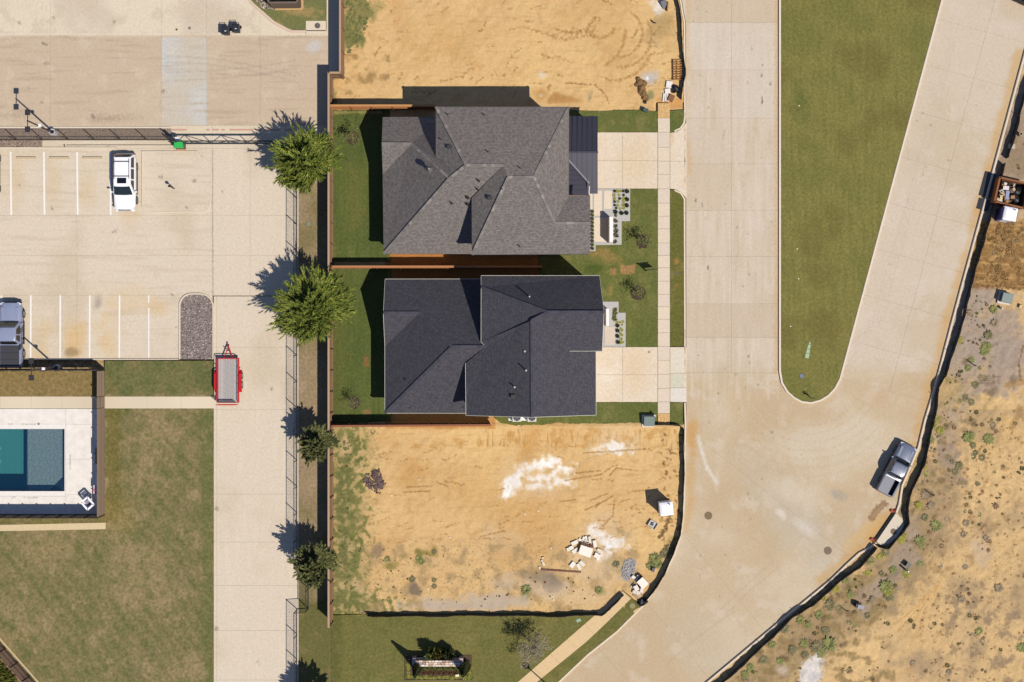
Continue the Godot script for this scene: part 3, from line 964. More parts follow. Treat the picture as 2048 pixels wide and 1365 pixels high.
func build_setting() -> void:
	var far := MB.new()
	var x0 := P2(-70, 0).x
	var x1 := P2(131, 0).x
	var z0 := P2(0, 858).y
	var z1 := P2(0, 983).y
	for q in [[-900.0, -900.0, 900.0, z0], [-900.0, z1, 900.0, 900.0], [-900.0, z0, x0, z1], [x1, z0, 900.0, z1]]:
		far.prism(PackedVector2Array([Vector2(q[0], q[1]), Vector2(q[2], q[1]), Vector2(q[2], q[3]), Vector2(q[0], q[3])]), -0.4, -0.4)
	struct("ground", far, grit(A(176, 150, 108), 0.3, 0.2))
	var wc := paint_west_concrete()
	var wl := paint_west_lawn()
	var ml := paint_middle_lawn()
	var rd := paint_roads()
	var lt := paint_lots()
	var fd := paint_field()
	var wlr: Rect2 = wl.get_meta("rect")
	var pale := grit(A(226, 211, 188), 0.12, 0.7)
	# --- west: alley, car park, drive
	var alley := struct_root("alley")
	slabs(alley, lines([rectpoly(-70, -60, 656, 251)], [[-70, 71.5, 700, 71.5], [322, 71, 322, 260], [413, 71, 413, 260], [100, -60, 100, 260], [520, 72, 520, 260]]), wc, WEST, 0.0)
	joint_bed(alley, rectpoly(-70, -60, 656, 251), 0.0)
	var lot := struct_root("parking_lot")
	var lotpoly := pv([[-70, 251], [656, 251], [656, 290], [597, 290], [597, 592], [425, 592], [425, 718], [-70, 718]])
	slabs(lot, lines([lotpoly], [[-70, 297, 620, 297], [-70, 511, 620, 511], [424, 200, 424, 720], [-70, 431, 424, 431], [-70, 591, 424, 591], [153, 100, 153, 720], [500, 200, 500, 720], [-70, 269, 620, 269]]), wc, WEST, -0.004)
	joint_bed(lot, lotpoly, -0.004)
	var drive := struct_root("driveway")
	var drivepoly := rectpoly(427, 593, 597, 1440)
	slabs(drive, lines([drivepoly], [[400, 695, 620, 695], [400, 820, 620, 820], [400, 989, 620, 989], [400, 1085, 620, 1085], [400, 1172, 620, 1172], [400, 1262, 620, 1262], [400, 1361, 620, 1361], [433, 500, 433, 1500]]), wc, WEST, 0.0)
	joint_bed(drive, drivepoly, 0.0)
	var white := grit(A(246, 243, 236), 0.08, 2.0)
	for x in [20.5, 87, 153.5, 219.5]:
		var m := MB.new()
		m.prism(pv([[x - 1.6, 304], [x + 1.6, 304], [x + 3.0, 430], [x - 0.4, 430]]), 0.0005, 0.0035)
		struct("stall_line", m, white)
	for x in [2.0, 61.0, 120.0, 179.0, 238.5, 297.0]:
		var m := MB.new()
		if x == 297.0:
			m.prism(rectpoly(x - 1.2, 591, x + 1.2, 606), 0.0005, 0.0035)
			m.prism(rectpoly(x - 1.2, 616, x + 1.2, 716), 0.0005, 0.0035)
		else:
			m.prism(pv([[x - 1.6, 591], [x + 1.6, 591], [x + 1.0, 716], [x - 2.0, 716]]), 0.0005, 0.0035)
		struct("stall_line", m, white)
	# faded red of a fire lane on the kerb by the gate
	var red := MB.new()
	for q in [[343, 373], [412, 419], [424, 437], [443, 449], [459, 506], [513, 524], [528, 560], [570, 590]]:
		red.prism(rectpoly(q[0], 258.2, q[1], 261.4), 0.008, 0.0115)
	struct("kerb_marking", red, grit(A(204, 160, 142), 0.3, 3.0))
	struct("kerb", kerb([[-70, 298.5], [232, 298.5]], 4, 0.12, -1.0), pale)
	struct("kerb", kerb([[-70, 253], [340, 253]], 4.5, 0.1, 1.0), pale)
	struct("kerb", kerb([[-70, 717.5], [357, 717.5]], 3.0, 0.12, 1.0), pale)
	struct("kerb", kerb([[492, -6], [503, 10], [545, 47], [573, 62], [582, 65.5], [654, 65.5]], 5, 0.13, -1.0), grit(A(222, 196, 176), 0.15, 0.7))
	# raised concrete island with rounded corners
	var isle := arc(300, 410, 16, 180, 90, 5)
	isle.reverse()
	var outline := [[283, 302], [395, 302]] + arc(388, 345, 36, -70, 0, 5) + [[424, 388]] + arc(404, 408, 18, 0, 90, 5) + arc(300, 410, 17, 90, 180, 5)
	var island := struct_root("concrete_island")
	var top := sheet(WEST)
	top.prism(pv(outline), -0.02, 0.1)
	part("island_top", top, wc, island)
	var rim := outline.duplicate()
	rim.append(outline[0])
	part("kerb", kerb(rim, 3.4, 0.13, 1.0), pale, island)
	# planted island: kerb round a bed of broken rock
	var bed := arc(383, 612, 22, 180, 270, 6) + arc(400, 614, 24, -90, 0, 6) + [[424, 719], [361, 719]]
	var bm := MB.new()
	bm.prism(pv(bed), -0.1, 0.03)
	struct("planting_bed", bm, grit(A(140, 128, 122), 0.4, 2.0))
	var edge := bed.duplicate()
	edge.remove_at(edge.size() - 1)
	struct("kerb", kerb([[361, 719]] + edge, 3.6, 0.13, -1.0), pale)
	rocks("broken_rock_mulch", pv(bed), 0.06, 1500, 0.075, [AL(176, 160, 154), AL(136, 126, 124), AL(204, 188, 178), AL(120, 110, 110), AL(156, 140, 134)])
	var gravel := MB.new()
	gravel.prism(rectpoly(-70, 257.5, 342, 281), -0.1, 0.02)
	gravel.prism(rectpoly(-70, 281, 84, 297), -0.1, 0.02)
	struct("gravel_strip", gravel, grit(A(150, 132, 116), 0.45, 2.2))
	rocks("gravel_stones", rectpoly(-66, 282, 83, 296.5), 0.03, 420, 0.065, [AL(176, 150, 138), AL(140, 118, 108), AL(196, 174, 158), AL(112, 96, 92)])
	rocks("gravel_stones", rectpoly(-66, 259, 338, 280), 0.03, 900, 0.055, [AL(160, 142, 124), AL(132, 118, 104), AL(182, 164, 146)])
	rocks("corner_rock_mulch", pv([[505, -20], [535, -20], [552, 15], [548, 20], [530, 20], [504, -6]]), 0.16, 260, 0.09, [AL(190, 170, 160), AL(130, 112, 112), AL(216, 200, 190), AL(110, 96, 98)])
	var cornerlawn := MB.new()
	cornerlawn.rect = R2(Rect2(500, -60, 160, 130))
	cornerlawn.prism(pv([[497, -60], [497, -6], [509, 8], [548, 42], [576, 57], [585, 60], [653, 60], [653, -60]]), -0.1, 0.1)
	struct("corner_lawn", cornerlawn, small_lawn(Rect2(500, -60, 160, 130), 91))
	var pad := MB.new()
	pad.prism(rectpoly(612, 42.5, 652, 69), -0.1, 0.13)
	struct("concrete_pad", pad, pale)
	var side := MB.new()
	side.prism(rectpoly(656.3, -60, 690, 160), -0.2, -0.03)
	struct("gutter", side, pale)
	# --- lawns and paths of the west side
	lawn("lawn", jag([[209, 722], [427, 722], [427, 1440], [-70, 1440], [-70, 1031], [209, 1031]], 0.35), 0.02, wl, wlr)
	lawn("lawn", rectpoly(-70, 742, 206, 794), 0.02, wl, wlr)
	var path := struct_root("path")
	slabs(path, lines([rectpoly(-70, 793.5, 430, 817.5)], [[0, 780, 0, 830], [62, 780, 62, 830], [124, 780, 124, 830], [210, 780, 210, 830], [294, 780, 294, 830], [362, 780, 362, 830]]), grit(A(222, 206, 180), 0.1, 0.2), WEST, 0.045, 0.012)
	var walk := MB.new()
	walk.prism(pv([[-70, 1052], [211, 1046], [211, 1059], [-70, 1064]]), -0.1, 0.04)
	struct("path", walk, grit(A(220, 199, 160), 0.1, 0.5))
	# --- bare lots, lawns and drives in the middle
	var road := pv(road_outline())
	var rh := Geometry2D.offset_polygon(road, 0.1)[0]
	terrain("bare_dirt_lot", LOTS, 3.6, func(x: float, y: float) -> float: return -0.4 if x < 662.0 or (x < 683.0 and y < 154.0) else 0.07 - 0.22 * smoothstep(1226.0, 1233.0, y) - (0.2 if x > 1312.0 and y > 204.0 and y < 850.0 else 0.0) + 0.14 * (1.0 - smoothstep(852.0, 884.0, y)) * smoothstep(846.0, 850.0, y), 0.05, rh, lt)
	terrain("bare_field", FIELD, 3.6, func(_x: float, _y: float) -> float: return 0.1, 0.09, rh, fd)
	var g := 0.2
	lawn("lawn", jag([[664, 222], [780, 220], [780, 514], [780, 523], [664, 523]], 0.8), g, ml, MIDDLE)
	lawn("lawn", jag([[664, 533], [782, 533], [782, 842], [664, 846]], 0.8), g, ml, MIDDLE)
	lawn("lawn", jag([[1078, 508], [1180, 505], [1180, 380], [1315, 378.5], [1315, 694], [1190, 694], [1190, 560], [1078, 552]], 0.3), g, ml, MIDDLE)
	lawn("lawn", jag([[1138, 220], [1180, 223], [1260, 221], [1315, 223], [1315, 265], [1138, 265]], 1.0), g, ml, MIDDLE)
	lawn("lawn", jag([[1340, 222], [1368, 220], [1368, 245], [1364, 255], [1356, 262], [1340, 266]], 0.3), 0.12, ml, MIDDLE)
	lawn("lawn", jag([[1340, 380], [1350, 381], [1361, 388], [1367, 400], [1367, 693], [1340, 693]], 0.3), 0.12, ml, MIDDLE)
	lawn("lawn", jag([[1340, 805.5], [1366, 805.5], [1366, 850], [1340, 848]], 0.5), 0.12, ml, MIDDLE)
	lawn("lawn", jag([[986, 826], [1192, 826], [1192, 805], [1315, 805], [1315, 849], [1270, 846], [1150, 848], [1110, 846], [1080, 852], [1040, 853], [1000, 846], [990, 838]], 1.0), g, ml, MIDDLE)
	lawn("lawn", jag([[664, 1231], [735, 1229], [1205, 1225], [1246, 1186], [1262, 1197], [1292, 1208], [1236, 1263], [1177, 1310], [1121, 1363], [1040, 1440], [664, 1440]], 0.4), 0.1, ml, MIDDLE)
	lawn("grass_strip", rectpoly(597.5, 370, 664, 1440), 0.04, ml, MIDDLE)
	lawn("grass_strip", rectpoly(597.5, 290, 664, 370), 0.035, ml, MIDDLE)
	lawn("median_lawn", pv(median_outline()), 0.12, ml, MIDDLE)
	struct("kerb", kerb(median_outline(), 4.6, 0.18, 1.0), grit(A(236, 220, 200), 0.1, 0.6))
	# roads cast in slabs
	var roads := struct_root("road")
	var west_strip := Geometry2D.intersect_polygons(road, rectpoly(1340, -60, 1562, 746))
	var east_strip := Geometry2D.intersect_polygons(road, pv([[1640, -60], [2110, -60], [2110, 868], [1620, 742]]))
	var rest := [road]
	for q in [rectpoly(1300, -80, 1562, 746), pv([[1640, -80], [2150, -80], [2150, 878], [1620, 742], [1562.1, 742], [1562.1, -80]])]:
		var next := []
		for p in rest:
			next.append_array(Geometry2D.clip_polygons(p, q))
		rest = next
	var ws := []
	for y in [45, 140, 236.5, 328, 421, 513.5, 608, 675]:
		ws.append([1300, y, 1600, y])
	ws.append([1463.5, -60, 1463.5, 760])
	slabs(roads, lines(west_strip, ws), rd, ROADS, 0.0)
	var es := []
	for k in 9:
		var a := Vector2(1877, 38) + Vector2(-24.8, 92.0) * (k - 1)
		es.append([a.x, a.y, a.x + 171, a.y + 47])
	es.append([1996, -20, 1996 - 203, -20 + 753])
	slabs(roads, lines(east_strip, es), rd, ROADS, 0.0)
	rest = lines(rest, [[1563, 1008, 1698, 1114], [1456, 1175, 1524, 1256], [1335, 1256, 1414, 1352], [1240, 1345, 1330, 1445]])
	slabs(roads, rest, rd, ROADS, 0.0)
	joint_bed(roads, road, 0.0)
	var lk := grit(A(232, 214, 190), 0.12, 0.6)
	struct("kerb", kerb([[1359, -60], [1363, 0], [1367, 25], [1371, 45], [1372, 235], [1370, 248], [1362, 259], [1350, 265]], 4.2, 0.13, 1.0), lk)
	struct("kerb", kerb([[1350, 379], [1363, 385], [1371, 398], [1372, 694]], 4.2, 0.13, 1.0), lk)
	struct("kerb", kerb([[1372, 806], [1373, 845], [1371, 1000], [1369, 1030], [1364, 1072], [1351, 1111], [1335, 1143], [1300, 1197], [1290, 1211], [1236, 1265], [1177, 1312], [1121, 1365], [1050, 1425]], 4.2, 0.13, 1.0), lk)
	struct("kerb", kerb([[2095, -60], [2048, 104], [1986, 334], [1962, 423], [1921, 573], [1903, 640], [1867, 777], [1847.5, 840], [1834.6, 894], [1802, 971], [1799, 990], [1796, 1008], [1790, 1025]], 5.0, 0.2, -1.0), lk)
	struct("kerb", kerb([[1750, 1084], [1741, 1093], [1717, 1105], [1694, 1126], [1659, 1160], [1549, 1250], [1417, 1360], [1330, 1432]], 5.0, 0.2, -1.0), lk)
	# pavement beside the road, slab by slab
	var pave := struct_root("pavement")
	var pm := grit(A(225, 208, 186), 0.13, 0.5)
	var pm2 := grit(A(227, 209, 186), 0.12, 0.5)
	var pm3 := grit(A(222, 206, 187), 0.12, 0.5)
	var ys := [207, 237, 266, 295.5, 323, 350, 378.5, 407, 433, 458.5, 486.5, 511.5, 536, 563, 589, 614, 639, 666, 693, 721, 749, 777, 804, 827, 850]
	for k in ys.size() - 1:
		var m := MB.new()
		m.prism(rectpoly(1315.6, ys[k] + 0.3, 1339.4, ys[k + 1] - 0.3), 0.0, 0.215)
		part("slab", m, grit(A(216, 176, 120), 0.2, 0.6) if k < 1 or k > 22 else [pm, pm2, pm3, pm][k * 7 % 4], pave)
	var jb := MB.new()
	jb.prism(rectpoly(1315.6, 207, 1339.4, 850), -0.1, 0.2)
	part("joint_bed", jb, mat(A(130, 108, 84), 1.0), pave)
	var tan := grit(A(226, 196, 150), 0.1, 0.5)
	var walk2 := struct_root("pavement")
	var wp := pv([[1240, 1187], [1245, 1183], [1262, 1197.5], [1212, 1247], [1171, 1285.5], [1077, 1362], [1010, 1420], [960, 1420], [1035, 1365]])
	for p in lines([wp], [[1060, 1330, 1105, 1370], [1095, 1303, 1140, 1345], [1130, 1275, 1175, 1315], [1165, 1245, 1210, 1290], [1200, 1216, 1245, 1260]]):
		for q in Geometry2D.offset_polygon(p, -0.006):
			var m := MB.new()
			m.prism(q, 0.0, 0.125)
			part("slab", m, tan, walk2)
	# house drives
	var d1 := struct_root("driveway")
	var dm := house_drive_paint()
	var dr := Rect2(1180, 255, 200, 560)
	slabs(d1, lines([rectpoly(1182, 265.5, 1315, 378)], [[1245, 200, 1245, 400], [1182, 322, 1320, 322]]), dm, dr, 0.21, 0.02)
	slabs(d1, lines([pv([[1340, 266], [1352, 264.5], [1362, 259], [1372, 246], [1373, 246], [1373, 398], [1363, 386], [1352, 379.5], [1340, 378]])], [[1330, 323, 1400, 323]]), dm, dr, 0.1, 0.02)
	joint_bed(d1, rectpoly(1182, 265.5, 1315, 378), 0.205)
	var d2 := struct_root("driveway")
	slabs(d2, lines([rectpoly(1186, 694.5, 1315, 804.5)], [[1245, 600, 1245, 900], [1182, 750, 1320, 750]]), dm, dr, 0.21, 0.02)
	slabs(d2, lines([pv([[1340, 694.5], [1373, 694.5], [1373, 805], [1340, 804.5]])], [[1330, 747, 1400, 747], [1330, 776, 1400, 776]]), dm, dr, 0.1, 0.02)
	joint_bed(d2, rectpoly(1186, 694.5, 1315, 804.5), 0.205)
	# front paths and gravel beds
	var gr := grit(A(190, 188, 184), 0.22, 3.0)
	var beds := MB.new()
	beds.prism(pv([[1178, 378.5], [1260, 378.5], [1260, 443], [1243, 443], [1243, 490], [1191, 491], [1191, 503], [1178, 503]]), 0.1, 0.225)
	struct("gravel_bed", beds, gr)
	var slabm := grit(A(232, 216, 194), 0.08, 0.6)
	var path1 := struct_root("path")
	for q in [[1187.5, 382, 1203.5, 432], [1207.5, 382, 1223.5, 418.5], [1187.5, 436, 1221, 484], [1178, 386, 1184.5, 420]]:
		var m := MB.new()
		m.prism(rectpoly(q[0], q[1], q[2], q[3]), 0.1, 0.25)
		part("slab", m, slabm, path1)
	var beds2 := MB.new()
	beds2.prism(pv([[1202, 604], [1237, 604], [1237, 626], [1251, 626], [1251, 694], [1202, 694]]), 0.1, 0.225)
	struct("gravel_bed", beds2, gr)
	var path2 := struct_root("path")
	var m2 := MB.new()
	m2.prism(rectpoly(1209, 653.5, 1229.5, 690), 0.1, 0.25)
	part("slab", m2, grit(A(214, 200, 182), 0.1, 0.6), path2)
	pool_yard()

func small_lawn(rect: Rect2, sd: int) -> Material:
	var p := Paint.new(rect, STEP, [118, 119, 74])
	p.layer(p.noise(sd, 40, 4), [150, 138, 88], 0.5, 0.85, 0.8)
	p.blob(p.noise(sd + 1, 20, 3), 605, 22, 30, 8, 0, [182, 150, 100], 0.6, 6, 8)
	p.grain(p.noise(sd + 2, 3, 3), 0.2)
	return texmat(p.texture(ILL), 1.0)

func house_drive_paint() -> Material:
	var rect := Rect2(1180, 255, 200, 560)
	var p := Paint.new(rect, STEP, [228, 212, 190])
	var mid := p.noise(95, 60, 4)
	var fine := p.noise(96, 8, 3)
	p.layer(mid, [224, 203, 172], 0.45, 0.85, 0.6)
	p.blob(mid, 1270, 320, 30, 50, 0, [220, 194, 154], 0.45, 20, 14)
	p.blob(mid, 1268, 735, 24, 40, 0, [218, 190, 150], 0.45, 20, 14)
	p.blob(mid, 1330, 338, 9, 10, 0, [168, 156, 140], 0.5, 4, 6)
	p.fill(mid, [222, 214, 196], 0.7, Rect2(1340, 695, 28, 52), 2, 2)
	p.fill(mid, [204, 206, 184], 0.7, Rect2(1340, 747, 28, 29), 2, 2)
	p.fill(mid, [226, 220, 212], 0.7, Rect2(1340, 776, 33, 32), 2, 2)
	p.blob(mid, 1338, 262, 6, 22, 0, [216, 174, 118], 0.4, 4, 5)
	p.blob(mid, 1222, 745, 20, 20, 0, [236, 224, 206], 0.6, 10, 10)
	p.blob(fine, 1297, 703, 2, 2, 0, [120, 106, 92], 0.9, 1.2, 0)
	p.grain(fine, 0.05)
	return texmat(p.texture(ILL), 0.92)

func rocks(called: String, poly: PackedVector2Array, base: float, count: int, size: float, cols: Array) -> void:
	# loose broken stone, far too many to count
	var m := MB.new()
	m.box(Vector3.ZERO, Vector3(1, 0.6, 0.75))
	for k in m.v.size():
		var p := m.v[k]
		m.v[k] = p + Vector3(sin(p.y * 7.0 + p.z * 5.0), sin(p.x * 9.0 + p.z * 3.0) * 0.7, sin(p.x * 6.0 - p.y * 4.0)) * 0.16
	scatter(called, m.mesh(), vmat(0.95), poly, base, count, size, cols, 0.6)

func scatter(called: String, mesh: Mesh, material: Material, poly: PackedVector2Array, base: float, count: int, size: float, cols: Array, vary := 0.5, flat := false, gate := -2.0) -> MultiMeshInstance3D:
	var gn := FastNoiseLite.new()
	gn.seed = 5
	gn.frequency = 0.16
	var bb := Rect2(poly[0], Vector2.ZERO)
	for p in poly:
		bb = bb.expand(p)
	var xf: Array[Transform3D] = []
	var tries := 0
	while xf.size() < count and tries < count * 12:
		tries += 1
		var p := Vector2(rng.randf_range(bb.position.x, bb.end.x), rng.randf_range(bb.position.y, bb.end.y))
		if not Geometry2D.is_point_in_polygon(p, poly):
			continue
		if gate > -1.0 and gn.get_noise_2d(p.x, p.y) < gate + rng.randf_range(-0.25, 0.1):
			continue
		var s := size * (1.0 - vary + 2.0 * vary * pow(rng.randf(), 1.8)) if gate > -1.0 else size * rng.randf_range(1.0 - vary, 1.0 + vary)
		var b := Basis(Vector3.UP, rng.randf() * TAU)
		if not flat:
			b = b * Basis(Vector3.RIGHT, rng.randf_range(-0.6, 0.6))
		xf.append(Transform3D(b.scaled(Vector3(s, s, s)), Vector3(p.x, base, p.y)))
	return multi(called, mesh, material, xf, cols)

func multi(called: String, mesh: Mesh, material: Material, xf: Array[Transform3D], cols: Array) -> MultiMeshInstance3D:
	var mm := MultiMesh.new()
	mm.transform_format = MultiMesh.TRANSFORM_3D
	mm.use_colors = true
	mm.mesh = mesh
	mm.instance_count = xf.size()
	for k in xf.size():
		mm.set_instance_transform(k, xf[k])
		mm.set_instance_color(k, cols[rng.randi() % cols.size()])
	var o := MultiMeshInstance3D.new()
	o.multimesh = mm
	o.material_override = material
	give_name(o, called, self)
	o.set_meta("kind", "stuff")
	return o

func pool_yard() -> void:
	var deckm := grit(A(240, 232, 222), 0.05, 0.13)
	var deck := struct_root("pool_deck")
	for q in [[-70, 818, 131, 849], [131, 818, 207, 849], [131, 849, 207, 919], [131, 919, 207, 990], [-70, 993, 131, 1029], [131, 990, 207, 1029]]:
		var m := MB.new()
		m.prism(rectpoly(q[0] + 0.15, q[1] + 0.15, q[2] - 0.15, q[3] - 0.15), -0.1, 0.05)
		part("slab", m, deckm, deck)
	var cop := grit(A(242, 236, 228), 0.05, 0.5)
	var c := MB.new()
	c.prism(rectpoly(-70, 849, 130.7, 858.5), -0.3, 0.058)
	c.prism(rectpoly(-70, 983, 130.7, 992.8), -0.3, 0.058)
	c.prism(rectpoly(128.8, 858.5, 130.7, 983), -0.3, 0.058)
	part("coping", c, cop, deck)
	var pool := struct_root("swimming_pool")
	var shelf := mat(A(158, 190, 192), 0.7)
	var sh := MB.new()
	sh.prism(rectpoly(-70, 858, 45, 986), -2.95, -2.9)
	part("floor", sh, grit(A(90, 190, 188), 0.4, 1.0), pool)
	sh = MB.new()
	sh.prism(rectpoly(45, 858, 131, 986), -2.9, -1.02)
	part("shelf", sh, grit(A(168, 198, 200), 0.2, 0.5), pool)
	sh = MB.new()
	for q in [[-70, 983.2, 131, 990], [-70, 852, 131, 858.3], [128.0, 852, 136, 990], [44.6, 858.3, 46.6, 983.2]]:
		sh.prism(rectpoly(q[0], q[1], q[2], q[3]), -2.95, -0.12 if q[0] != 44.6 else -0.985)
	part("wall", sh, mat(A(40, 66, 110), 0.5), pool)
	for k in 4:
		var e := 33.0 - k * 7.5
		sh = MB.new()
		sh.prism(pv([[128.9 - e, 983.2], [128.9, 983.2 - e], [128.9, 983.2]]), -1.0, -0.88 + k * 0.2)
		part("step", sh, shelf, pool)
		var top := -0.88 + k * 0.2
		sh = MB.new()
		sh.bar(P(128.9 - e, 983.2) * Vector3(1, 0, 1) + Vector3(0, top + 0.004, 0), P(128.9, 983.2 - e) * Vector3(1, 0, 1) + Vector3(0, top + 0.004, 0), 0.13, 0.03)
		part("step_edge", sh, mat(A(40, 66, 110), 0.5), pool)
	for y in [902.5, 929.0]:
		sh = MB.new()
		sh.prism(rectpoly(-30, y - 3, -22, y + 3), -2.9, -2.86)
		part("tile_inlay", sh, mat(A(150, 228, 240), 0.4), pool)
	var water := StandardMaterial3D.new()
	water.albedo_color = Color(0.02, 0.17, 0.26, 0.42)
	water.transparency = BaseMaterial3D.TRANSPARENCY_ALPHA
	water.roughness = 0.04
	water.metallic_specular = 0.5
	var wn := FastNoiseLite.new()
	wn.frequency = 0.05
	var wi := wn.get_seamless_image(128, 128)
	wi.convert(Image.FORMAT_RGBA8)
	wi.bump_map_to_normal_map(2.0)
	water.normal_enabled = true
	water.normal_texture = ImageTexture.create_from_image(wi)
	water.normal_scale = 0.5
	water.uv1_scale = Vector3(0.5, 0.5, 0.5)
	var wm := MB.new()
	wm.prism(rectpoly(-70, 858.4, 128.9, 983.1), -0.13, -0.13)
	struct("pool_water", wm, water)
	# depth and warning markers set in the deck
	var ink := mat(A(150, 140, 130), 0.8)
	for q in [[20.5, 849.3, 0.0, "3 FT", 0.3], [56, 849.3, 0.0, "1 FT  NO DIVING", 0.24], [26.5, 996.0, 0.0, "3 FT", 0.3], [60, 996.0, 0.0, "1 FT  NO DIVING", 0.24], [140, 925, -PI / 2, "NO DIVING 1 FT", 0.24]]:
		var t := TextMesh.new()
		var f := SystemFont.new()
		f.font_names = PackedStringArray(["Droid Sans"])
		t.font = f
		t.text = q[3]
		t.font_size = 48
		t.pixel_size = q[4] / 60.0
		t.depth = 0.004
		var o := part("depth_marker", t, ink, deck)
		o.transform = Transform3D(Basis(Vector3.UP, q[2]) * Basis(Vector3.RIGHT, -PI / 2), P(q[0], q[1], 0.0) + Vector3(0, 0.062, 0))
	var disc := MB.new()
	disc.tube(P(77, 848.3) + Vector3(0, 0.05, 0), P(77, 848.3) + Vector3(0, 0.064, 0), 0.115, 0.115, 14)
	part("warning_disc", disc, ink, deck)

# ---------------------------------------------------------------- fences
func wood_fence(label: String, pts: Array, h: float, base: float, face: float, tones: Array, step: float, group := "", cap := true) -> Node3D:
	# boards on rails between posts, rails on the side `face`
	var o := thing("wood_fence", label, "fence", Vector3.ZERO, 0.0, group)
	var boards := MB.new()
	var capm := mat(tones[0], 0.85)
	var railm := mat(tones[1], 0.9)
	for k in pts.size() - 1:
		var a := P2(pts[k][0], pts[k][1])
		var b := P2(pts[k + 1][0], pts[k + 1][1])
		var d := (b - a).normalized()
		var nn := Vector2(-d.y, d.x) * face
		var l := (b - a).length()
		var bs := Basis(Vector3(d.x, 0, d.y), Vector3.UP, Vector3(d.x, 0, d.y).cross(Vector3.UP))
		var x := 0.0
		while x < l:
			var hh := h - 0.05 + rng.randf_range(-0.012, 0.012)
			var q := a + d * minf(x + 0.07, l)
			var t := rng.randf_range(0.75, 1.2)
			var c: Color = tones[2].srgb_to_linear()
			boards.col = Color(c.r * t, c.g * t, c.b * t * rng.randf_range(0.92, 1.08))
			boards.box(Vector3(q.x, base + hh / 2.0, q.y), Vector3(0.136, hh, 0.02), bs)
			x += 0.145
		for y in [0.3, h * 0.5, h - 0.3]:
			var m := MB.new()
			var p := a + nn * 0.055
			var q := b + nn * 0.055
			m.bar(Vector3(p.x, base + y, p.y), Vector3(q.x, base + y, q.y), 0.085, 0.09)
			part("rail", m, railm, o)
		var n := maxi(1, int(round(l / (step * S))))
		for j in n + 1:
			var p := a.lerp(b, float(j) / n) + nn * 0.10
			var m := MB.new()
			m.box(Vector3(p.x, base + h / 2.0 - 0.03, p.y), Vector3(0.09, h - 0.06, 0.09), bs)
			part("post", m, railm, o)
		if cap:
			var m := MB.new()
			m.bar(Vector3(a.x, base + h, a.y) - Vector3(d.x, 0, d.y) * 0.07, Vector3(b.x, base + h, b.y) + Vector3(d.x, 0, d.y) * 0.07, 0.17, 0.04)
			part("cap_board", m, capm, o)
	part("boards", boards, vmat(0.9), o, true)
	return o

func slat_fence(label: String, a0: Array, b0: Array, h: float, base: float, face: float, tone: Color, post: Color, group: String) -> Node3D:
	# horizontal slats with open gaps on steel posts
	var o := thing("slat_fence", label, "fence", Vector3.ZERO, 0.0, group)
	var a := P2(a0[0], a0[1])
	var b := P2(b0[0], b0[1])
	var d := (b - a).normalized()
	var nn := Vector2(-d.y, d.x) * face
	var l := (b - a).length()
	var y := 0.06
	var k := 0
	while y < h:
		var m := MB.new()
		m.bar(Vector3(a.x, base + y + 0.07, a.y), Vector3(b.x, base + y + 0.07, b.y), 0.02, 0.122)
		var t := rng.randf_range(0.82, 1.12)
		part("slat", m, mat(Color(tone.r * t, tone.g * t, tone.b * t), 0.85), o)
		y += 0.165
		k += 1
	var n := int(l / 1.22)
	for j in n + 1:
		var p := a.lerp(b, float(j) / maxi(n, 1)) + nn * 0.05
		var m := MB.new()
		m.box(Vector3(p.x, base + h / 2.0 + 0.02, p.y), Vector3(0.075, h + 0.1, 0.075))
		part("post", m, mat(post, 0.6), o)
	return o

func chain_fence(called: String, label: String, pts: Array, h: float, spacing: float, group: String, base := 0.0) -> Node3D:
	var o := thing(called, label, "fence", Vector3.ZERO, 0.0, group)
	var black := mat(Color(0.12, 0.12, 0.14), 0.5)
	var net := MB.new()
	for k in pts.size() - 1:
		var a := P2(pts[k][0], pts[k][1])
		var b := P2(pts[k + 1][0], pts[k + 1][1])
		var d := (b - a).normalized()
		var l := (b - a).length()
		var n := maxi(1, int(round(l / spacing)))
		for j in n + (1 if k == pts.size() - 2 else 0):
			var p := a.lerp(b, float(j) / n)
			var m := MB.new()
			m.tube(Vector3(p.x, base - 0.05, p.y), Vector3(p.x, base + h + 0.05, p.y), 0.04, 0.04, 8)
			part("post", m, black, o)
		for y in [h, 0.12]:
			var m := MB.new()
			m.tube(Vector3(a.x, base + y, a.y), Vector3(b.x, base + y, b.y), 0.028, 0.028, 6)
			part("rail", m, black, o)
		var sp := 0.085
		var x := -h
		while x < l:
			for s in [0, 1]:
				var x0 := maxf(x, 0.0)
				var x1 := minf(x + h, l)
				if x1 - x0 < 0.02:
					continue
				var y0 := (x0 - x) if s == 0 else h - (x0 - x)
				var y1 := (x1 - x) if s == 0 else h - (x1 - x)
				var p := a + d * x0
				var q := a + d * x1
				var w := 0.0055
				net.quad(Vector3(p.x, base + y0 - w, p.y), Vector3(p.x, base + y0 + w, p.y), Vector3(q.x, base + y1 + w, q.y), Vector3(q.x, base + y1 - w, q.y))
			x += sp
	part("wire_mesh", net, black, o, true)
	return o

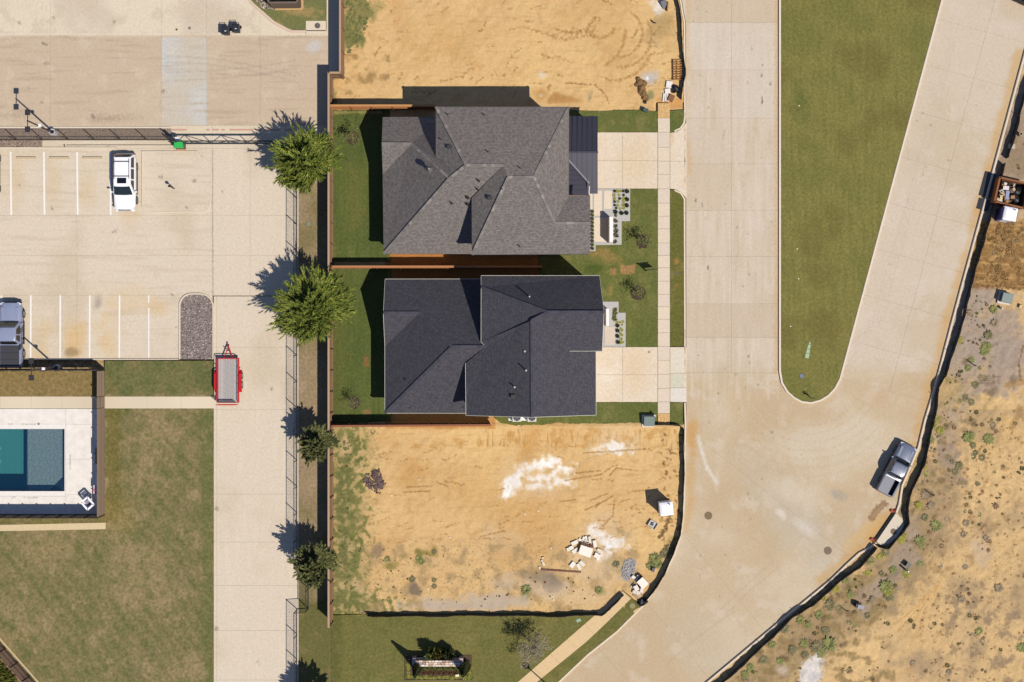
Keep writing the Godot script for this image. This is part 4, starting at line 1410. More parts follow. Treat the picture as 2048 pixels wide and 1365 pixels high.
func silt_fence(label: String, pts: Array, h: float, base := 0.08, group := "") -> Node3D:
	# black filter fabric stapled to stakes, sagging and wandering
	var o := thing("silt_fence", label, "fence", Vector3.ZERO, 0.0, group)
	var cur := Curve2D.new()
	for p in pts:
		cur.add_point(P2(p[0], p[1]))
	var n := int(cur.get_baked_length() / 0.3)
	var m := MB.new()
	var last := []
	var stakes := MB.new()
	for k in n + 1:
		var t := cur.get_baked_length() * k / n
		var p := cur.sample_baked(t)
		var q := cur.sample_baked(minf(t + 0.05, cur.get_baked_length()))
		if k == n:
			q = p + (p - cur.sample_baked(t - 0.05))
		var d := (q - p).normalized()
		var s := Vector2(-d.y, d.x)
		var hh := h * (0.94 + 0.08 * sin(k * 1.1) + rng.randf_range(-0.05, 0.05))
		var lean := sin(k * 0.37 + pts[0][0]) * 0.05 + rng.randf_range(-0.02, 0.02)
		var row := []
		for z in [[-0.05, 0.02], [0.0, 0.5], [0.02, 1.0]]:
			row.append(Vector3(p.x + s.x * (lean * z[1] - 0.008), base + hh * z[1] - 0.05, p.y + s.y * (lean * z[1] - 0.008)))
		for z in [1.0, 0.5, 0.02]:
			row.append(Vector3(p.x + s.x * (lean * z + 0.008), base + hh * z - 0.05, p.y + s.y * (lean * z + 0.008)))
		if last.size():
			for j in 5:
				m.quad(last[j], row[j], row[j + 1], last[j + 1], Vector3(s.x, 0, s.y) * (-1.0 if j < 2 else 1.0) if j != 2 else Vector3.UP)
		last = row
		if k % 7 == 3:
			var st := MB.new()
			st.box(Vector3(p.x + s.x * (lean + 0.03), base + h * 0.55, p.y + s.y * (lean + 0.03)), Vector3(0.035, h * 1.15, 0.035))
			part("stake", st, mat(A(150, 122, 88), 0.9), o)
	part("fabric", m, mat(Color(0.15, 0.135, 0.145), 0.75), o)
	return o

# ---------------------------------------------------------------- houses
var shingle_tex := {}

func shingle(tone: Color, sd: int) -> Material:
	# the grain of asphalt shingles: courses 14 cm deep with tabs of slightly different tone and a painted shadow line
	var n := 512
	var r2 := RandomNumberGenerator.new()
	r2.seed = sd
	var d := PackedByteArray()
	d.resize(n * n * 3)
	var rows := 32
	for row in rows:
		var tabs := []
		var x := 0
		while x < n:
			var w := r2.randi_range(10, 24)
			tabs.append([x, mini(n, x + w), r2.randf_range(0.9, 1.11)])
			x += w
		var ph := n / rows
		for yy in ph:
			var y := row * ph + yy
			var f := 0.84 if yy < 3 else (0.95 if yy < 5 else 1.02)  # darker edge of each course: its shadow line, painted into the colour
			for t in tabs:
				for xx in range(t[0], t[1]):
					var v: float = t[2] * f * r2.randf_range(0.86, 1.14)
					var i := (y * n + xx) * 3
					d[i] = clampi(int(tone.r * 255 * v), 0, 255)
					d[i + 1] = clampi(int(tone.g * 255 * v), 0, 255)
					d[i + 2] = clampi(int(tone.b * 255 * v), 0, 255)
	var im := Image.create_from_data(n, n, false, Image.FORMAT_RGB8, d)
	var m := texmat(ImageTexture.create_from_image(im), 0.95)
	m.uv1_scale = Vector3(1.0 / 4.5, 1.0 / 4.5, 1)
	return m

func roof(parent: Node3D, called: String, faces: Array, material: Material, fascia: Material, thick := 0.2) -> void:
	var m := MB.new()
	m.slope = true
	var under := MB.new()
	var edge := {}
	for f in faces:
		var poly := PackedVector2Array()
		for p in f:
			poly.append(Vector2(p.x, p.z))
		var ids := Geometry2D.triangulate_polygon(poly)
		for k in range(0, ids.size(), 3):
			m.tri(f[ids[k]], f[ids[k + 1]], f[ids[k + 2]], Vector3.UP)
			var dn := Vector3(0, -thick, 0)
			under.tri(f[ids[k]] + dn, f[ids[k + 1]] + dn, f[ids[k + 2]] + dn, Vector3.DOWN)
		for k in f.size():
			var a: Vector3 = f[k]
			var b: Vector3 = f[(k + 1) % f.size()]
			var ka := str((a * 50).round()) + str((b * 50).round())
			var kb := str((b * 50).round()) + str((a * 50).round())
			if edge.has(kb):
				edge.erase(kb)
			elif edge.has(ka):
				edge.erase(ka)
			else:
				edge[ka] = [a, b, (a + b) / 2.0 - (f[0] + f[1] + f[2]) / 3.0]
	part(called, m, material, parent)
	part("soffit", under, fascia, parent)
	for key in edge:
		var e: Array = edge[key]
		var a: Vector3 = e[0]
		var b: Vector3 = e[1]
		var q := MB.new()
		var dir := (b - a).normalized()
		var out := Vector3(dir.z, 0, -dir.x).normalized()
		if out.dot(e[2]) < 0.0:
			out = -out
		var t := Vector3(0, -thick - 0.02, 0)
		q.quad(a, b, b + t, a + t, out)
		q.quad(a + out * 0.025, b + out * 0.025, b + out * 0.025 + t, a + out * 0.025 + t, out)
		q.quad(a, b, b + out * 0.025, a + out * 0.025, Vector3.UP)
		q.quad(a + t, b + t, b + t + out * 0.025, a + t + out * 0.025, Vector3.DOWN)
		part("fascia", q, fascia, parent)

func ridge(parent: Node3D, a: Vector3, b: Vector3, tone: Color, bright := false) -> void:
	var m := MB.new()
	var l := (b - a).length()
	var n := maxi(1, int(l / 0.32))
	var d := (b - a) / n
	var dir := d.normalized()
	var x := Vector3.UP.cross(dir).normalized()
	var y := dir.cross(x)
	for k in n:
		var p := a + d * (k + 0.5) + y * (0.028 + 0.006 * (k % 2))
		var t := rng.randf_range(0.82, 1.12) * (1.4 if bright and rng.randf() < 0.22 else 1.0)
		m.col = Color(tone.r * t, tone.g * t, tone.b * t)
		m.box(p, Vector3(0.24, 0.03, d.length() * 1.06), Basis(x, y, dir))
	part("ridge_cap", m, vmat(0.95), parent)

func vent(parent: Node3D, at: Vector3, h: float, r: float, tone: Color, kind := 0) -> void:
	var m := MB.new()
	if kind == 0:
		m.tube(at - Vector3(0, 0.15, 0), at + Vector3(0, h, 0), r, r, 8)
		m.tube(at + Vector3(0, -0.02, 0), at + Vector3(0, 0.06, 0), r * 2.2, r * 1.2, 8)
	elif kind == 1:
		m.box(at + Vector3(0, 0.08, 0), Vector3(0.3, 0.22, 0.26))
		m.box(at + Vector3(0.0, 0.2, 0), Vector3(0.36, 0.03, 0.32))
	else:
		m.tube(at - Vector3(0, 0.2, 0), at + Vector3(0, h * 0.72, 0), r, r, 12)
		m.tube(at + Vector3(0, h * 0.72, 0), at + Vector3(0, h * 0.78, 0), r * 1.7, r * 1.7, 12)
		m.tube(at + Vector3(0, h * 0.86, 0), at + Vector3(0, h, 0), r * 1.8, r * 0.6, 12)
		m.tube(at + Vector3(0, h * 0.7, 0), at + Vector3(0, h * 0.9, 0), r * 1.1, r * 1.1, 12)
	part("roof_vent", m, mat(tone, 0.55), parent)

func walls(parent: Node3D, x0: float, y0: float, x1: float, y1: float, h0: float, h1: float, material: Material) -> void:
	var a := P(x0, y0, h1)
	var b := P(x1, y1, h1)
	var m := MB.new()
	m.box(Vector3((a.x + b.x) / 2, (h0 + h1) / 2, (a.z + b.z) / 2), Vector3(b.x - a.x, h1 - h0, b.z - a.z))
	part("wall", m, material, parent)

func opening(parent: Node3D, called: String, at: Vector3, size: Vector2, normal: Vector3, frame: Material, pane: Material, bars := 1) -> void:
	# a window or door: a surround, a pane and its bars, standing a little proud of the wall
	var x := Vector3.UP.cross(normal)
	var b := Basis(x, Vector3.UP, normal)
	var m := MB.new()
	m.box(at + normal * 0.02 + Vector3(0, size.y / 2, 0), Vector3(size.x + 0.16, 0.08, 0.07), b)
	m.box(at + normal * 0.02 - Vector3(0, size.y / 2, 0), Vector3(size.x + 0.2, 0.08, 0.1), b)
	for s in [-1, 1]:
		m.box(at + normal * 0.02 + x * s * (size.x / 2 + 0.04), Vector3(0.08, size.y, 0.07), b)
	for k in bars:
		m.box(at + normal * 0.02 + x * size.x * ((k + 1.0) / (bars + 1) - 0.5), Vector3(0.04, size.y, 0.04), b)
	var o := part(called, m, frame, parent)
	var g := MB.new()
	g.box(at + normal * 0.012, Vector3(size.x, size.y, 0.02), b)
	part("pane", g, pane, o)

func house_grey() -> void:
	var o := thing("house", "larger house with warm grey shingle roof and a dark standing seam metal porch roof", "house", Vector3.ZERO, 0.0, "new houses side by side")
	var R := func(x: float, y: float, h: float) -> Vector3: return P(740 + x / 3.9, 190 + y / 3.9, h)
	var sh := shingle(A(124, 117, 113), 5)
	var fas := mat(A(84, 80, 80), 0.7)
	var e := 3.4
	var A0: Vector3 = R.call(620, 652, 7.9)
	var gp: Vector3 = R.call(322, 382, 5.2)
	var gw: Vector3 = R.call(92, 380, 5.2)
	var sw: Vector3 = R.call(108, 1238, e)
	var rw: Vector3 = R.call(750, 548, 8.75)
	var rm: Vector3 = R.call(1040, 552, 8.7)
	var low := []
	low.append([gw, gp, A0, R.call(560, 520, 7.4), R.call(560, 172, e), R.call(100, 175, e)])
	low.append([gw, gp, R.call(100, 618, e)])
	low.append([R.call(100, 618, e), gp, A0, sw])
	low.append([sw, A0, rw, rm, R.call(800, 800, 6.75), R.call(800, 1240, e)])
	roof(o, "roof", low, sh, fas)
	var u := 6.9
	var nw: Vector3 = R.call(515, 94, u)
	var ne: Vector3 = R.call(1552, 94, u)
	var c1: Vector3 = R.call(1080, 641, 9.0)
	var c2: Vector3 = R.call(1280, 641, 9.0)
	var cs: Vector3 = R.call(797, 1246, u)
	var eg: Vector3 = R.call(1440, 1000, 7.9)
	var ep: Vector3 = R.call(1717, 1000, 7.75)
	var se: Vector3 = R.call(1713, 1241, u)
	var ee: Vector3 = R.call(1550, 786, u)
	var up := []
	up.append([nw, ne, c2, c1, R.call(1040, 552, 8.72), R.call(750, 546, 8.77)])
	up.append([nw, R.call(750, 546, 8.77), A0 + Vector3(0, 0.03, 0), R.call(515, 556, u)])
	up.append([cs, c1, R.call(1040, 552, 8.72), R.call(795, 805, u)])
	up.append([cs, c1, c2, eg, ep, se])
	up.append([ne, c2, eg, ee])
	up.append([eg, ep, R.call(1715, 785, u), ee])
	roof(o, "roof", up, sh, fas)
	var capm := AL(132, 126, 121)
	var lift := Vector3(0, 0.01, 0)
	for q in [[gp, A0], [sw, A0], [A0, rw], [rw, rm], [nw, R.call(750, 546, 8.77)], [c1, c2], [cs, c1], [ne, c2], [c2, eg], [eg, ep], [gw, gp]]:
		ridge(o, q[0] + lift, q[1] + lift, capm, true)
	var brick := grit(A(196, 176, 158), 0.25, 3.0)
	walls(o, 776, 244, 868, 500, 0.0, 3.3, brick)
	walls(o, 868, 238, 948, 500, 0.0, 3.3, brick)
	walls(o, 882, 226, 1130, 342, 0.0, 6.8, brick)
	walls(o, 956, 342, 1130, 498, 0.0, 6.8, brick)
	walls(o, 1130, 400, 1170, 498, 0.0, 6.8, brick)
	for q in [[R.call(130, 200, 3.3), R.call(130, 600, 3.3), R.call(130, 384, 5.0)], [R.call(1690, 800, 6.75), R.call(1690, 1215, 6.75), R.call(1690, 1000, 7.6)]]:
		var m := MB.new()
		m.tri(q[0], q[1], q[2])
		part("gable", m, brick, o)
	# metal porch roof: one panel between each pair of seams
	var dk := mat(A(74, 72, 84), 0.45, 0.3)
	var pe := 3.0
	var pr := 4.5
	for k in 6:
		var x0 := 1538.0 + k * 39.7
		var x1 := minf(x0 + 38.2, 1776.0)
		var t0 := (x0 - 1538.0) / 240.0
		for s in [0, 1]:
			if s == 1 and k < 4:
				continue
			var m := MB.new()
			var y := 165.0 if s == 0 else 771.0
			var a: Vector3 = R.call(x0 + (8 if s == 0 else 0) * (1 - t0), y, pe)
			var b: Vector3 = R.call(x1, y, pe)
			var c: Vector3 = R.call(x1, 447, pr)
			var d: Vector3 = R.call(x0, 447, pr)
			m.quad(a, b, c, d, Vector3.UP)
			for z in [[a, d], [b, c]]:
				m.bar(z[0] + Vector3(0, 0.02, 0), z[1] + Vector3(0, 0.02, 0), 0.03, 0.05)
			part("roof_panel", m, dk, o)
	for k in 5:
		# the panels of the front slope run down to the shed roof beside the wall
		var x0 := 1538.0 + k * 39.7
		var x1 := x0 + 38.2
		if k > 3:
			continue
		var m := MB.new()
		var y0 := 505.0 + (x0 - 1545.0) * 1.12
		var y1 := 505.0 + (x1 - 1545.0) * 1.12
		var h0 := pr - (y0 - 447.0) / 324.0 * (pr - pe)
		var h1 := pr - (y1 - 447.0) / 324.0 * (pr - pe)
		m.quad(R.call(x0, 447, pr), R.call(x1, 447, pr), R.call(x1, y1, h1), R.call(x0, y0, h0), Vector3.UP)
		m.bar(R.call(x1, 447, pr + 0.02), R.call(x1, y1, h1 + 0.02), 0.03, 0.05)
		part("roof_panel", m, dk, o)
	for k in 7:
		var y0 := 512.0 + k * 38.5
		var y1 := y0 + 37.5
		var xa := 1545.0 + (y0 - 505.0) / 1.12
		var xb := minf(1545.0 + (y1 - 505.0) / 1.12, 1708.0)
		xa = minf(xa, 1708.0)
		var hh := func(x: float, y: float) -> float: return maxf(pr - (y - 447.0) / 324.0 * (pr - pe), pe) if x < 1707 else pe
		var m := MB.new()
		var ha: float = lerpf(4.28, pe, (xa - 1545.0) / 163.0)
		var hb: float = lerpf(4.28, pe, (xb - 1545.0) / 163.0)
		m.quad(R.call(1548, y0, 4.28), R.call(xa, y0, ha), R.call(xb, y1, hb), R.call(1548, y1, 4.28), Vector3.UP)
		m.bar(R.call(1548, y1, 4.3), R.call(xb, y1, hb + 0.02), 0.03, 0.05)
		part("roof_panel", m, dk, o)
	var fl := MB.new()
	fl.bar(R.call(1540, 498, 4.32), R.call(1712, 690, 3.4), 0.12, 0.03)
	part("valley_flashing", fl, mat(A(112, 112, 122), 0.6), o)
	var rc := MB.new()
	rc.bar(R.call(1536, 447, pr + 0.04), R.call(1780, 447, pr + 0.04), 0.16, 0.03)
	part("ridge_cap", rc, dk, o)
	var dp := MB.new()
	dp.tube(R.call(1711, 715, 0.2), R.call(1711, 715, 3.35), 0.05, 0.05, 8)
	dp.tube(R.call(1711, 715, 3.3), R.call(1708, 772, 3.0), 0.05, 0.05, 8)
	part("downspout", dp, mat(A(225, 222, 218), 0.5), o)
	walls(o, 1128, 238, 1186, 376, 0.0, 2.9, brick)
	var gl := mat(Color(0.06, 0.08, 0.1), 0.05)
	var frm := mat(A(232, 230, 226), 0.6)
	var gx := P(1186, 300, 2.9).x
	opening(o, "garage_door", Vector3(gx, 1.35, P(0, 306, 2.0).z), Vector2(4.7, 2.2), Vector3.RIGHT, frm, mat(A(120, 100, 84), 0.6), 0)
	var wx := P(1170, 450, 6.8).x
	for y in [425, 470]:
		for h in [1.6, 4.9]:
			opening(o, "window", Vector3(wx, h, P(0, y, 4.0).z), Vector2(1.2, 1.5), Vector3.RIGHT, frm, gl)
	for x in [985, 1040, 1100]:
		for h in [1.6, 4.9]:
			opening(o, "window", Vector3(P(x, 0, 6.0).x, h, P(0, 498, 6.8).z), Vector2(0.9, 1.5), Vector3(0, 0, 1), frm, gl)
	for y in [280, 400]:
		opening(o, "window", Vector3(P(776, 0, 3.3).x, 1.6, P(0, y, 3.0).z), Vector2(1.6, 1.5), Vector3.LEFT, frm, gl)
	var bk := Color(0.13, 0.13, 0.14)
	for q in [[605, 155, 7.15], [888, 158, 7.15], [920, 445, 8.35], [1172, 573, 8.7], [1165, 1180, 7.15], [1035, 740, 8.55], [850, 672, 8.1], [845, 742, 7.6], [638, 848, 6.65], [556, 352, 7.15]]:
		vent(o, R.call(q[0], q[1], q[2]), 0.42, 0.045, bk)
	for q in [[618, 408, 7.7], [935, 806, 8.0], [762, 803, 7.05], [762, 855, 6.65]]:
		vent(o, R.call(q[0], q[1], q[2]), 0.3, 0.065, bk, 1 if q[1] < 807 and q[0] != 762 else 0)
	vent(o, R.call(466, 588, 6.75), 1.15, 0.14, A(150, 148, 146), 2)

func house_dark() -> void:
	var o := thing("house", "house with charcoal blue shingle roof and thin white trim along its eaves", "house", Vector3.ZERO, 0.0, "new houses side by side")
	var R := func(x: float, y: float, h: float) -> Vector3: return P(740 + x / 3.9, 520 + y / 3.9, h)
	var sh := shingle(A(78, 77, 83), 9)
	var fas := mat(A(236, 232, 214), 0.7)
	var e := 3.3
	var ap: Vector3 = R.call(640, 678, 7.2)
	var gp: Vector3 = R.call(385, 414, 5.3)
	var gw: Vector3 = R.call(104, 414, 5.3)
	var sw: Vector3 = R.call(116, 1196, e)
	var low := []
	low.append([gw, gp, ap, R.call(905, 678, 7.2), R.call(905, 150, e), R.call(118, 151, e)])
	low.append([gw, gp, R.call(116, 676, e)])
	low.append([R.call(116, 676, e), gp, ap, sw])
	low.append([sw, ap, R.call(905, 678, 7.2), R.call(752, 810, 6.25), R.call(752, 1197, e)])
	roof(o, "roof", low, sh, fas)
	var u := 6.5
	var pk: Vector3 = R.call(1385, 408, 9.5)
	var n0: Vector3 = R.call(867, 124, u)
	var n1: Vector3 = R.call(868, 214, 7.2)
	var rt: Vector3 = R.call(1262, 474, 9.2)
	var rs: Vector3 = R.call(1265, 1228, 9.2)
	var es: Vector3 = R.call(1825, 408, 9.5)
	var v: Vector3 = R.call(1557, 712, 7.6)
	var up := []
	up.append([n0, R.call(1790, 124, u), es, pk, n1])
	up.append([n1, pk, rt, rs, R.call(749, 1214, u), R.call(745, 806, u), R.call(902, 680, 7.25), R.call(867, 640, 7.15)])
	up.append([pk, es, R.call(1811, 712, 7.6), v, rt])
	up.append([rt, v, R.call(1762, 712, 6.5), R.call(1763, 1211, u), rs])
	roof(o, "roof", up, sh, fas)
	var capm := AL(80, 79, 88)
	var lift := Vector3(0, 0.01, 0)
	for q in [[gp, ap], [sw, ap], [n1, pk], [rt, rs], [pk, es], [gw, gp], [ap, R.call(900, 678, 7.2)], [rt, pk]]:
		ridge(o, q[0] + lift, q[1] + lift, capm)
	var stucco := grit(A(224, 220, 214), 0.1, 2.0)
	walls(o, 780, 570, 960, 816, 0.0, 3.2, stucco)
	walls(o, 970, 562, 1188, 690, 0.0, 6.4, stucco)
	walls(o, 942, 690, 1182, 820, 0.0, 6.4, stucco)
	walls(o, 1182, 562, 1194, 690, 0.0, 6.4, stucco)
	for q in [[R.call(140, 175, 3.2), R.call(140, 650, 3.2), R.call(130, 416, 5.1)], [R.call(1780, 150, 6.4), R.call(1780, 690, 6.4), R.call(1795, 410, 9.25)], [R.call(790, 1180, 6.4), R.call(1730, 1180, 6.4), R.call(1264, 1195, 8.95)]]:
		var m := MB.new()
		m.tri(q[0], q[1], q[2])
		part("gable", m, stucco, o)
	var gl := mat(Color(0.06, 0.08, 0.1), 0.05)
	var frm := mat(A(60, 58, 60), 0.6)
	opening(o, "garage_door", Vector3(P(1182, 0, 6.4).x, 1.35, P(0, 750, 2.0).z), Vector2(4.7, 2.2), Vector3.RIGHT, frm, mat(A(214, 208, 200), 0.6), 0)
	for y in [590, 650]:
		opening(o, "window", Vector3(P(1194, 0, 6.4).x, 4.9, P(0, y, 5.0).z), Vector2(1.2, 1.5), Vector3.RIGHT, frm, gl)
	opening(o, "front_door", Vector3(P(1194, 0, 6.4).x, 1.3, P(0, 672, 2.0).z), Vector2(1.0, 2.2), Vector3.RIGHT, frm, mat(A(96, 60, 40), 0.5), 0)
	for y in [610, 700, 770]:
		opening(o, "window", Vector3(P(780, 0, 3.2).x, 1.6, P(0, y, 3.0).z), Vector2(1.6, 1.5), Vector3.LEFT, frm, gl)
	for x in [990, 1060, 1130]:
		for h in [1.6, 4.8]:
			opening(o, "window", Vector3(P(x, 0, 6.0).x, h, P(0, 820, 6.4).z), Vector2(0.9, 1.4), Vector3(0, 0, 1), frm, gl)
	var bk := Color(0.1, 0.1, 0.11)
	for q in [[531, 830, 5.85], [638, 905, 5.3], [690, 902, 5.3], [278, 938, 4.5], [524, 1080, 4.1], [316, 1160, 3.5], [730, 1155, 3.55]]:
		vent(o, R.call(q[0], q[1], q[2]), 0.3, 0.05, bk)
	for q in [[1243, 290, 8.1, 1.3], [1217, 862, 9.0, 0.9], [1127, 992, 8.55, 0.6], [1207, 713, 8.95, 0.15]]:
		vent(o, R.call(q[0], q[1], q[2]), q[3], 0.06, A(206, 200, 190))
	vent(o, R.call(1116, 1068, 8.45), 0.3, 0.1, bk, 1)
	# trim pieces over the drive and the step in the eaves
	var tr := MB.new()
	tr.box(R.call(1790, 712, 6.6), Vector3(0.5, 0.25, 0.12))
	part("trim", tr, mat(A(196, 170, 140), 0.7), o)

func build_structures() -> void:
	var lit := [A(182, 152, 120), A(146, 112, 84), A(104, 72, 50)]
	var fresh := [A(194, 140, 84), A(170, 114, 66), A(160, 104, 58)]
	var gs := "wooden yard fences"
	wood_fence("long brown pale capped wood fence between the house yards and tree strip", [[664.5, 156], [664.5, 1243]], 2.6, 0.0, -1.0, lit, 42.0, gs)
	wood_fence("short brown wood fence with a jog at its foot beside the top sand lot", [[687, -30], [687, 156.5], [664.5, 156.5]], 2.6, 0.0, -1.0, lit, 42.0, gs)
	wood_fence("orange wood fence north of the grey house between lawn and sand", [[664, 219], [872, 219]], 2.0, 0.1, 1.0, fresh, 42.0, gs)
	wood_fence("orange brown wood fence running between the two houses", [[664, 536], [1082, 536]], 2.0, 0.1, 1.0, [A(184, 126, 80), A(150, 98, 58), A(150, 98, 56)], 48.0, gs)
	wood_fence("dark brown wood fence along the south side of the charcoal roofed house", [[664, 850], [980, 848]], 2.0, 0.1, -1.0, [A(150, 92, 62), A(110, 68, 42), A(120, 74, 46)], 42.0, gs)
	var gate := wood_fence("open wood gate leaf at the end of the dark fence south of the charcoal house", [[979, 836], [985, 848]], 1.9, 0.12, 1.0, fresh, 42.0, "")
	gate.set_meta("category", "gate")
	var weathered := A(150, 128, 106)
	var steel := Color(0.13, 0.12, 0.12)
	var gp := "slatted fences round the pool yard"
	slat_fence("slatted wood fence behind the parking bays on the north side of the pool yard", [-70, 741], [209, 740], 2.3, 0.0, 1.0, weathered, steel, gp)
	slat_fence("weathered slat fence on the east side of the pool deck below the footpath", [209, 816], [209, 1030], 2.3, 0.0, 1.0, weathered, steel, gp)
	slat_fence("short length of weathered slat fence between the parking bays and the footpath", [209, 740.5], [209, 792], 2.3, 0.0, 1.0, weathered, steel, gp)
	slat_fence("slatted fence with open gaps along the south edge of the pool deck", [-70, 1031], [209, 1031], 2.3, 0.0, -1.0, A(96, 82, 72), steel, gp)
	var pg := slat_fence("slatted gate across the footpath into the pool yard", [209, 793], [209, 815], 2.3, 0.0, 1.0, A(146, 124, 104), steel, "")
	pg.set_meta("category", "gate")
	# picket fence in the corner
	var o := thing("picket_fence", "dark framed picket fence cutting across the bottom left corner of the lawn", "fence")
	var a := P2(-14, 1270)
	var b := P2(84, 1381)
	var d := (b - a).normalized()
	var bs := Basis(Vector3(d.x, 0, d.y), Vector3.UP, Vector3(d.x, 0, d.y).cross(Vector3.UP))
	var l := (b - a).length()
	var k := 0
	var x := 0.05
	while x < l:
		var p := a + d * x
		var m := MB.new()
		m.box(Vector3(p.x, 1.02, p.y), Vector3(0.075, 1.75, 0.02), bs)
		part("picket", m, mat(A(170, 142, 124), 0.9), o)
		x += 0.108
	for y in [0.3, 1.1, 1.92]:
		var m := MB.new()
		var sh := Vector2(-d.y, d.x) * 0.035
		m.bar(Vector3(a.x + sh.x, y, a.y + sh.y), Vector3(b.x + sh.x, y, b.y + sh.y), 0.05, 0.08)
		part("rail", m, mat(Color(0.13, 0.11, 0.12), 0.7), o)
	for j in 5:
		var p := a.lerp(b, j / 4.0)
		var m := MB.new()
		m.box(Vector3(p.x, 1.0, p.y), Vector3(0.1, 2.05, 0.1), bs)
		part("post", m, mat(Color(0.13, 0.11, 0.12), 0.7), o)
	var km := MB.new()
	km.bar(Vector3(a.x, 0.04, a.y) + Vector3(0.16, 0, -0.14), Vector3(b.x, 0.04, b.y) + Vector3(0.16, 0, -0.14), 0.13, 0.08)
	part("mowing_edge", km, grit(A(214, 190, 150), 0.1), o)
	# chain link
	var gc := "black chain link fences"
	chain_fence("chain_link_fence", "black chain link fence over the gravel strip north of the parking bays", [[-70, 280.5], [347, 280.5]], 2.35, 2.42, gc)
	chain_fence("chain_link_fence", "long black chain link fence between the concrete drive and the tree strip", [[594, 292], [594, 1131]], 2.0, 2.4, gc)
	chain_fence("chain_link_fence", "black chain link fence with a boxed out bay at the lower end of the drive", [[597, 1131], [617, 1137], [617, 1217], [594, 1219], [594, 1420]], 2.0, 2.4, gc)
	# silt fences
	var gsf := "black silt fences"
	silt_fence("black silt fence curving along the kerb of the south sand lot", [[1303, 849], [1325, 850], [1362, 853], [1367, 858], [1366, 1000], [1364, 1030], [1358, 1070], [1345, 1110], [1328, 1146], [1306, 1180], [1289, 1204]], 0.85, 0.08, gsf)
	silt_fence("straight black silt fence along the foot of the south sand lot above the lawn", [[735, 1230], [800, 1231], [1000, 1229], [1110, 1231], [1205, 1228], [1247, 1189]], 0.85, 0.08, gsf)
	silt_fence("short black silt fence closing the end of the diagonal pavement", [[1248, 1184], [1263, 1197], [1278, 1210], [1290, 1207]], 0.5, 0.08, gsf)
	silt_fence("wavering black silt fence at the road edge of the north sand lot", [[1351, -40], [1354, 0], [1358, 18], [1362, 70], [1366, 110], [1369, 150], [1364, 175], [1362, 200]], 0.8, 0.06, gsf)
	silt_fence("long black silt fence along the bare field from the skip down to the storm inlet", [[2006, 328], [2002, 343], [1989, 400], [1979, 432], [1967, 467], [1946, 545], [1930, 603], [1923, 642], [1915, 668], [1897, 716], [1888, 752], [1873, 776], [1867, 826], [1852, 896], [1842, 931], [1815, 994], [1810, 1028], [1814, 1045], [1805, 1060], [1774, 1097], [1753, 1092]], 0.95, 0.1, gsf)
	silt_fence("black silt fence beside the upper right road above the skip", [[2110, -60], [2052, 170], [2012, 318]], 0.95, 0.1, gsf)
	silt_fence("black silt fence following the lower road from the storm inlet to the bottom edge", [[1750, 1093], [1717, 1133], [1676, 1162], [1646, 1187], [1621, 1211], [1578, 1236], [1528, 1287], [1454, 1354], [1380, 1420]], 0.9, 0.1, gsf)
	house_grey()
	house_dark()

# ---------------------------------------------------------------- vehicles (front towards +z)
func ring_of(z: float, w: float, top: float, low := 0.32, tuck := 0.9) -> PackedVector3Array:
	var b := top - low
	return PackedVector3Array([Vector3(-w * 0.86, low, z), Vector3(-w * 0.985, low + b * 0.22, z), Vector3(-w, low + b * 0.55, z), Vector3(-w * 0.975, low + b * 0.82, z), Vector3(-w * tuck, top - 0.02, z), Vector3(-w * 0.6, top + 0.03, z), Vector3(0, top + 0.05, z), Vector3(w * 0.6, top + 0.03, z), Vector3(w * tuck, top - 0.02, z), Vector3(w * 0.975, low + b * 0.82, z), Vector3(w, low + b * 0.55, z), Vector3(w * 0.985, low + b * 0.22, z), Vector3(w * 0.86, low, z)])

func wheel(o: Node3D, x: float, z: float, r: float, rimc: Color) -> void:
	var s := signf(x)
	var m := MB.new()
	m.tube(Vector3(x - s * 0.2, r, z), Vector3(x, r, z), r, r, 20)
	m.tube(Vector3(x, r, z), Vector3(x + s * 0.03, r, z), r, r * 0.86, 20, false)
	var w := part("wheel", m, mat(Color(0.14, 0.13, 0.13), 0.85), o)
	var q := MB.new()
	q.tube(Vector3(x, r, z), Vector3(x + s * 0.012, r, z), r * 0.66, r * 0.62, 16)
	for k in 5:
		var a := TAU * k / 5.0
		q.bar(Vector3(x + s * 0.016, r, z), Vector3(x + s * 0.016, r + sin(a) * r * 0.6, z + cos(a) * r * 0.6), 0.03, 0.05)
	part("rim", q, mat(rimc, 0.3, 0.8), w)

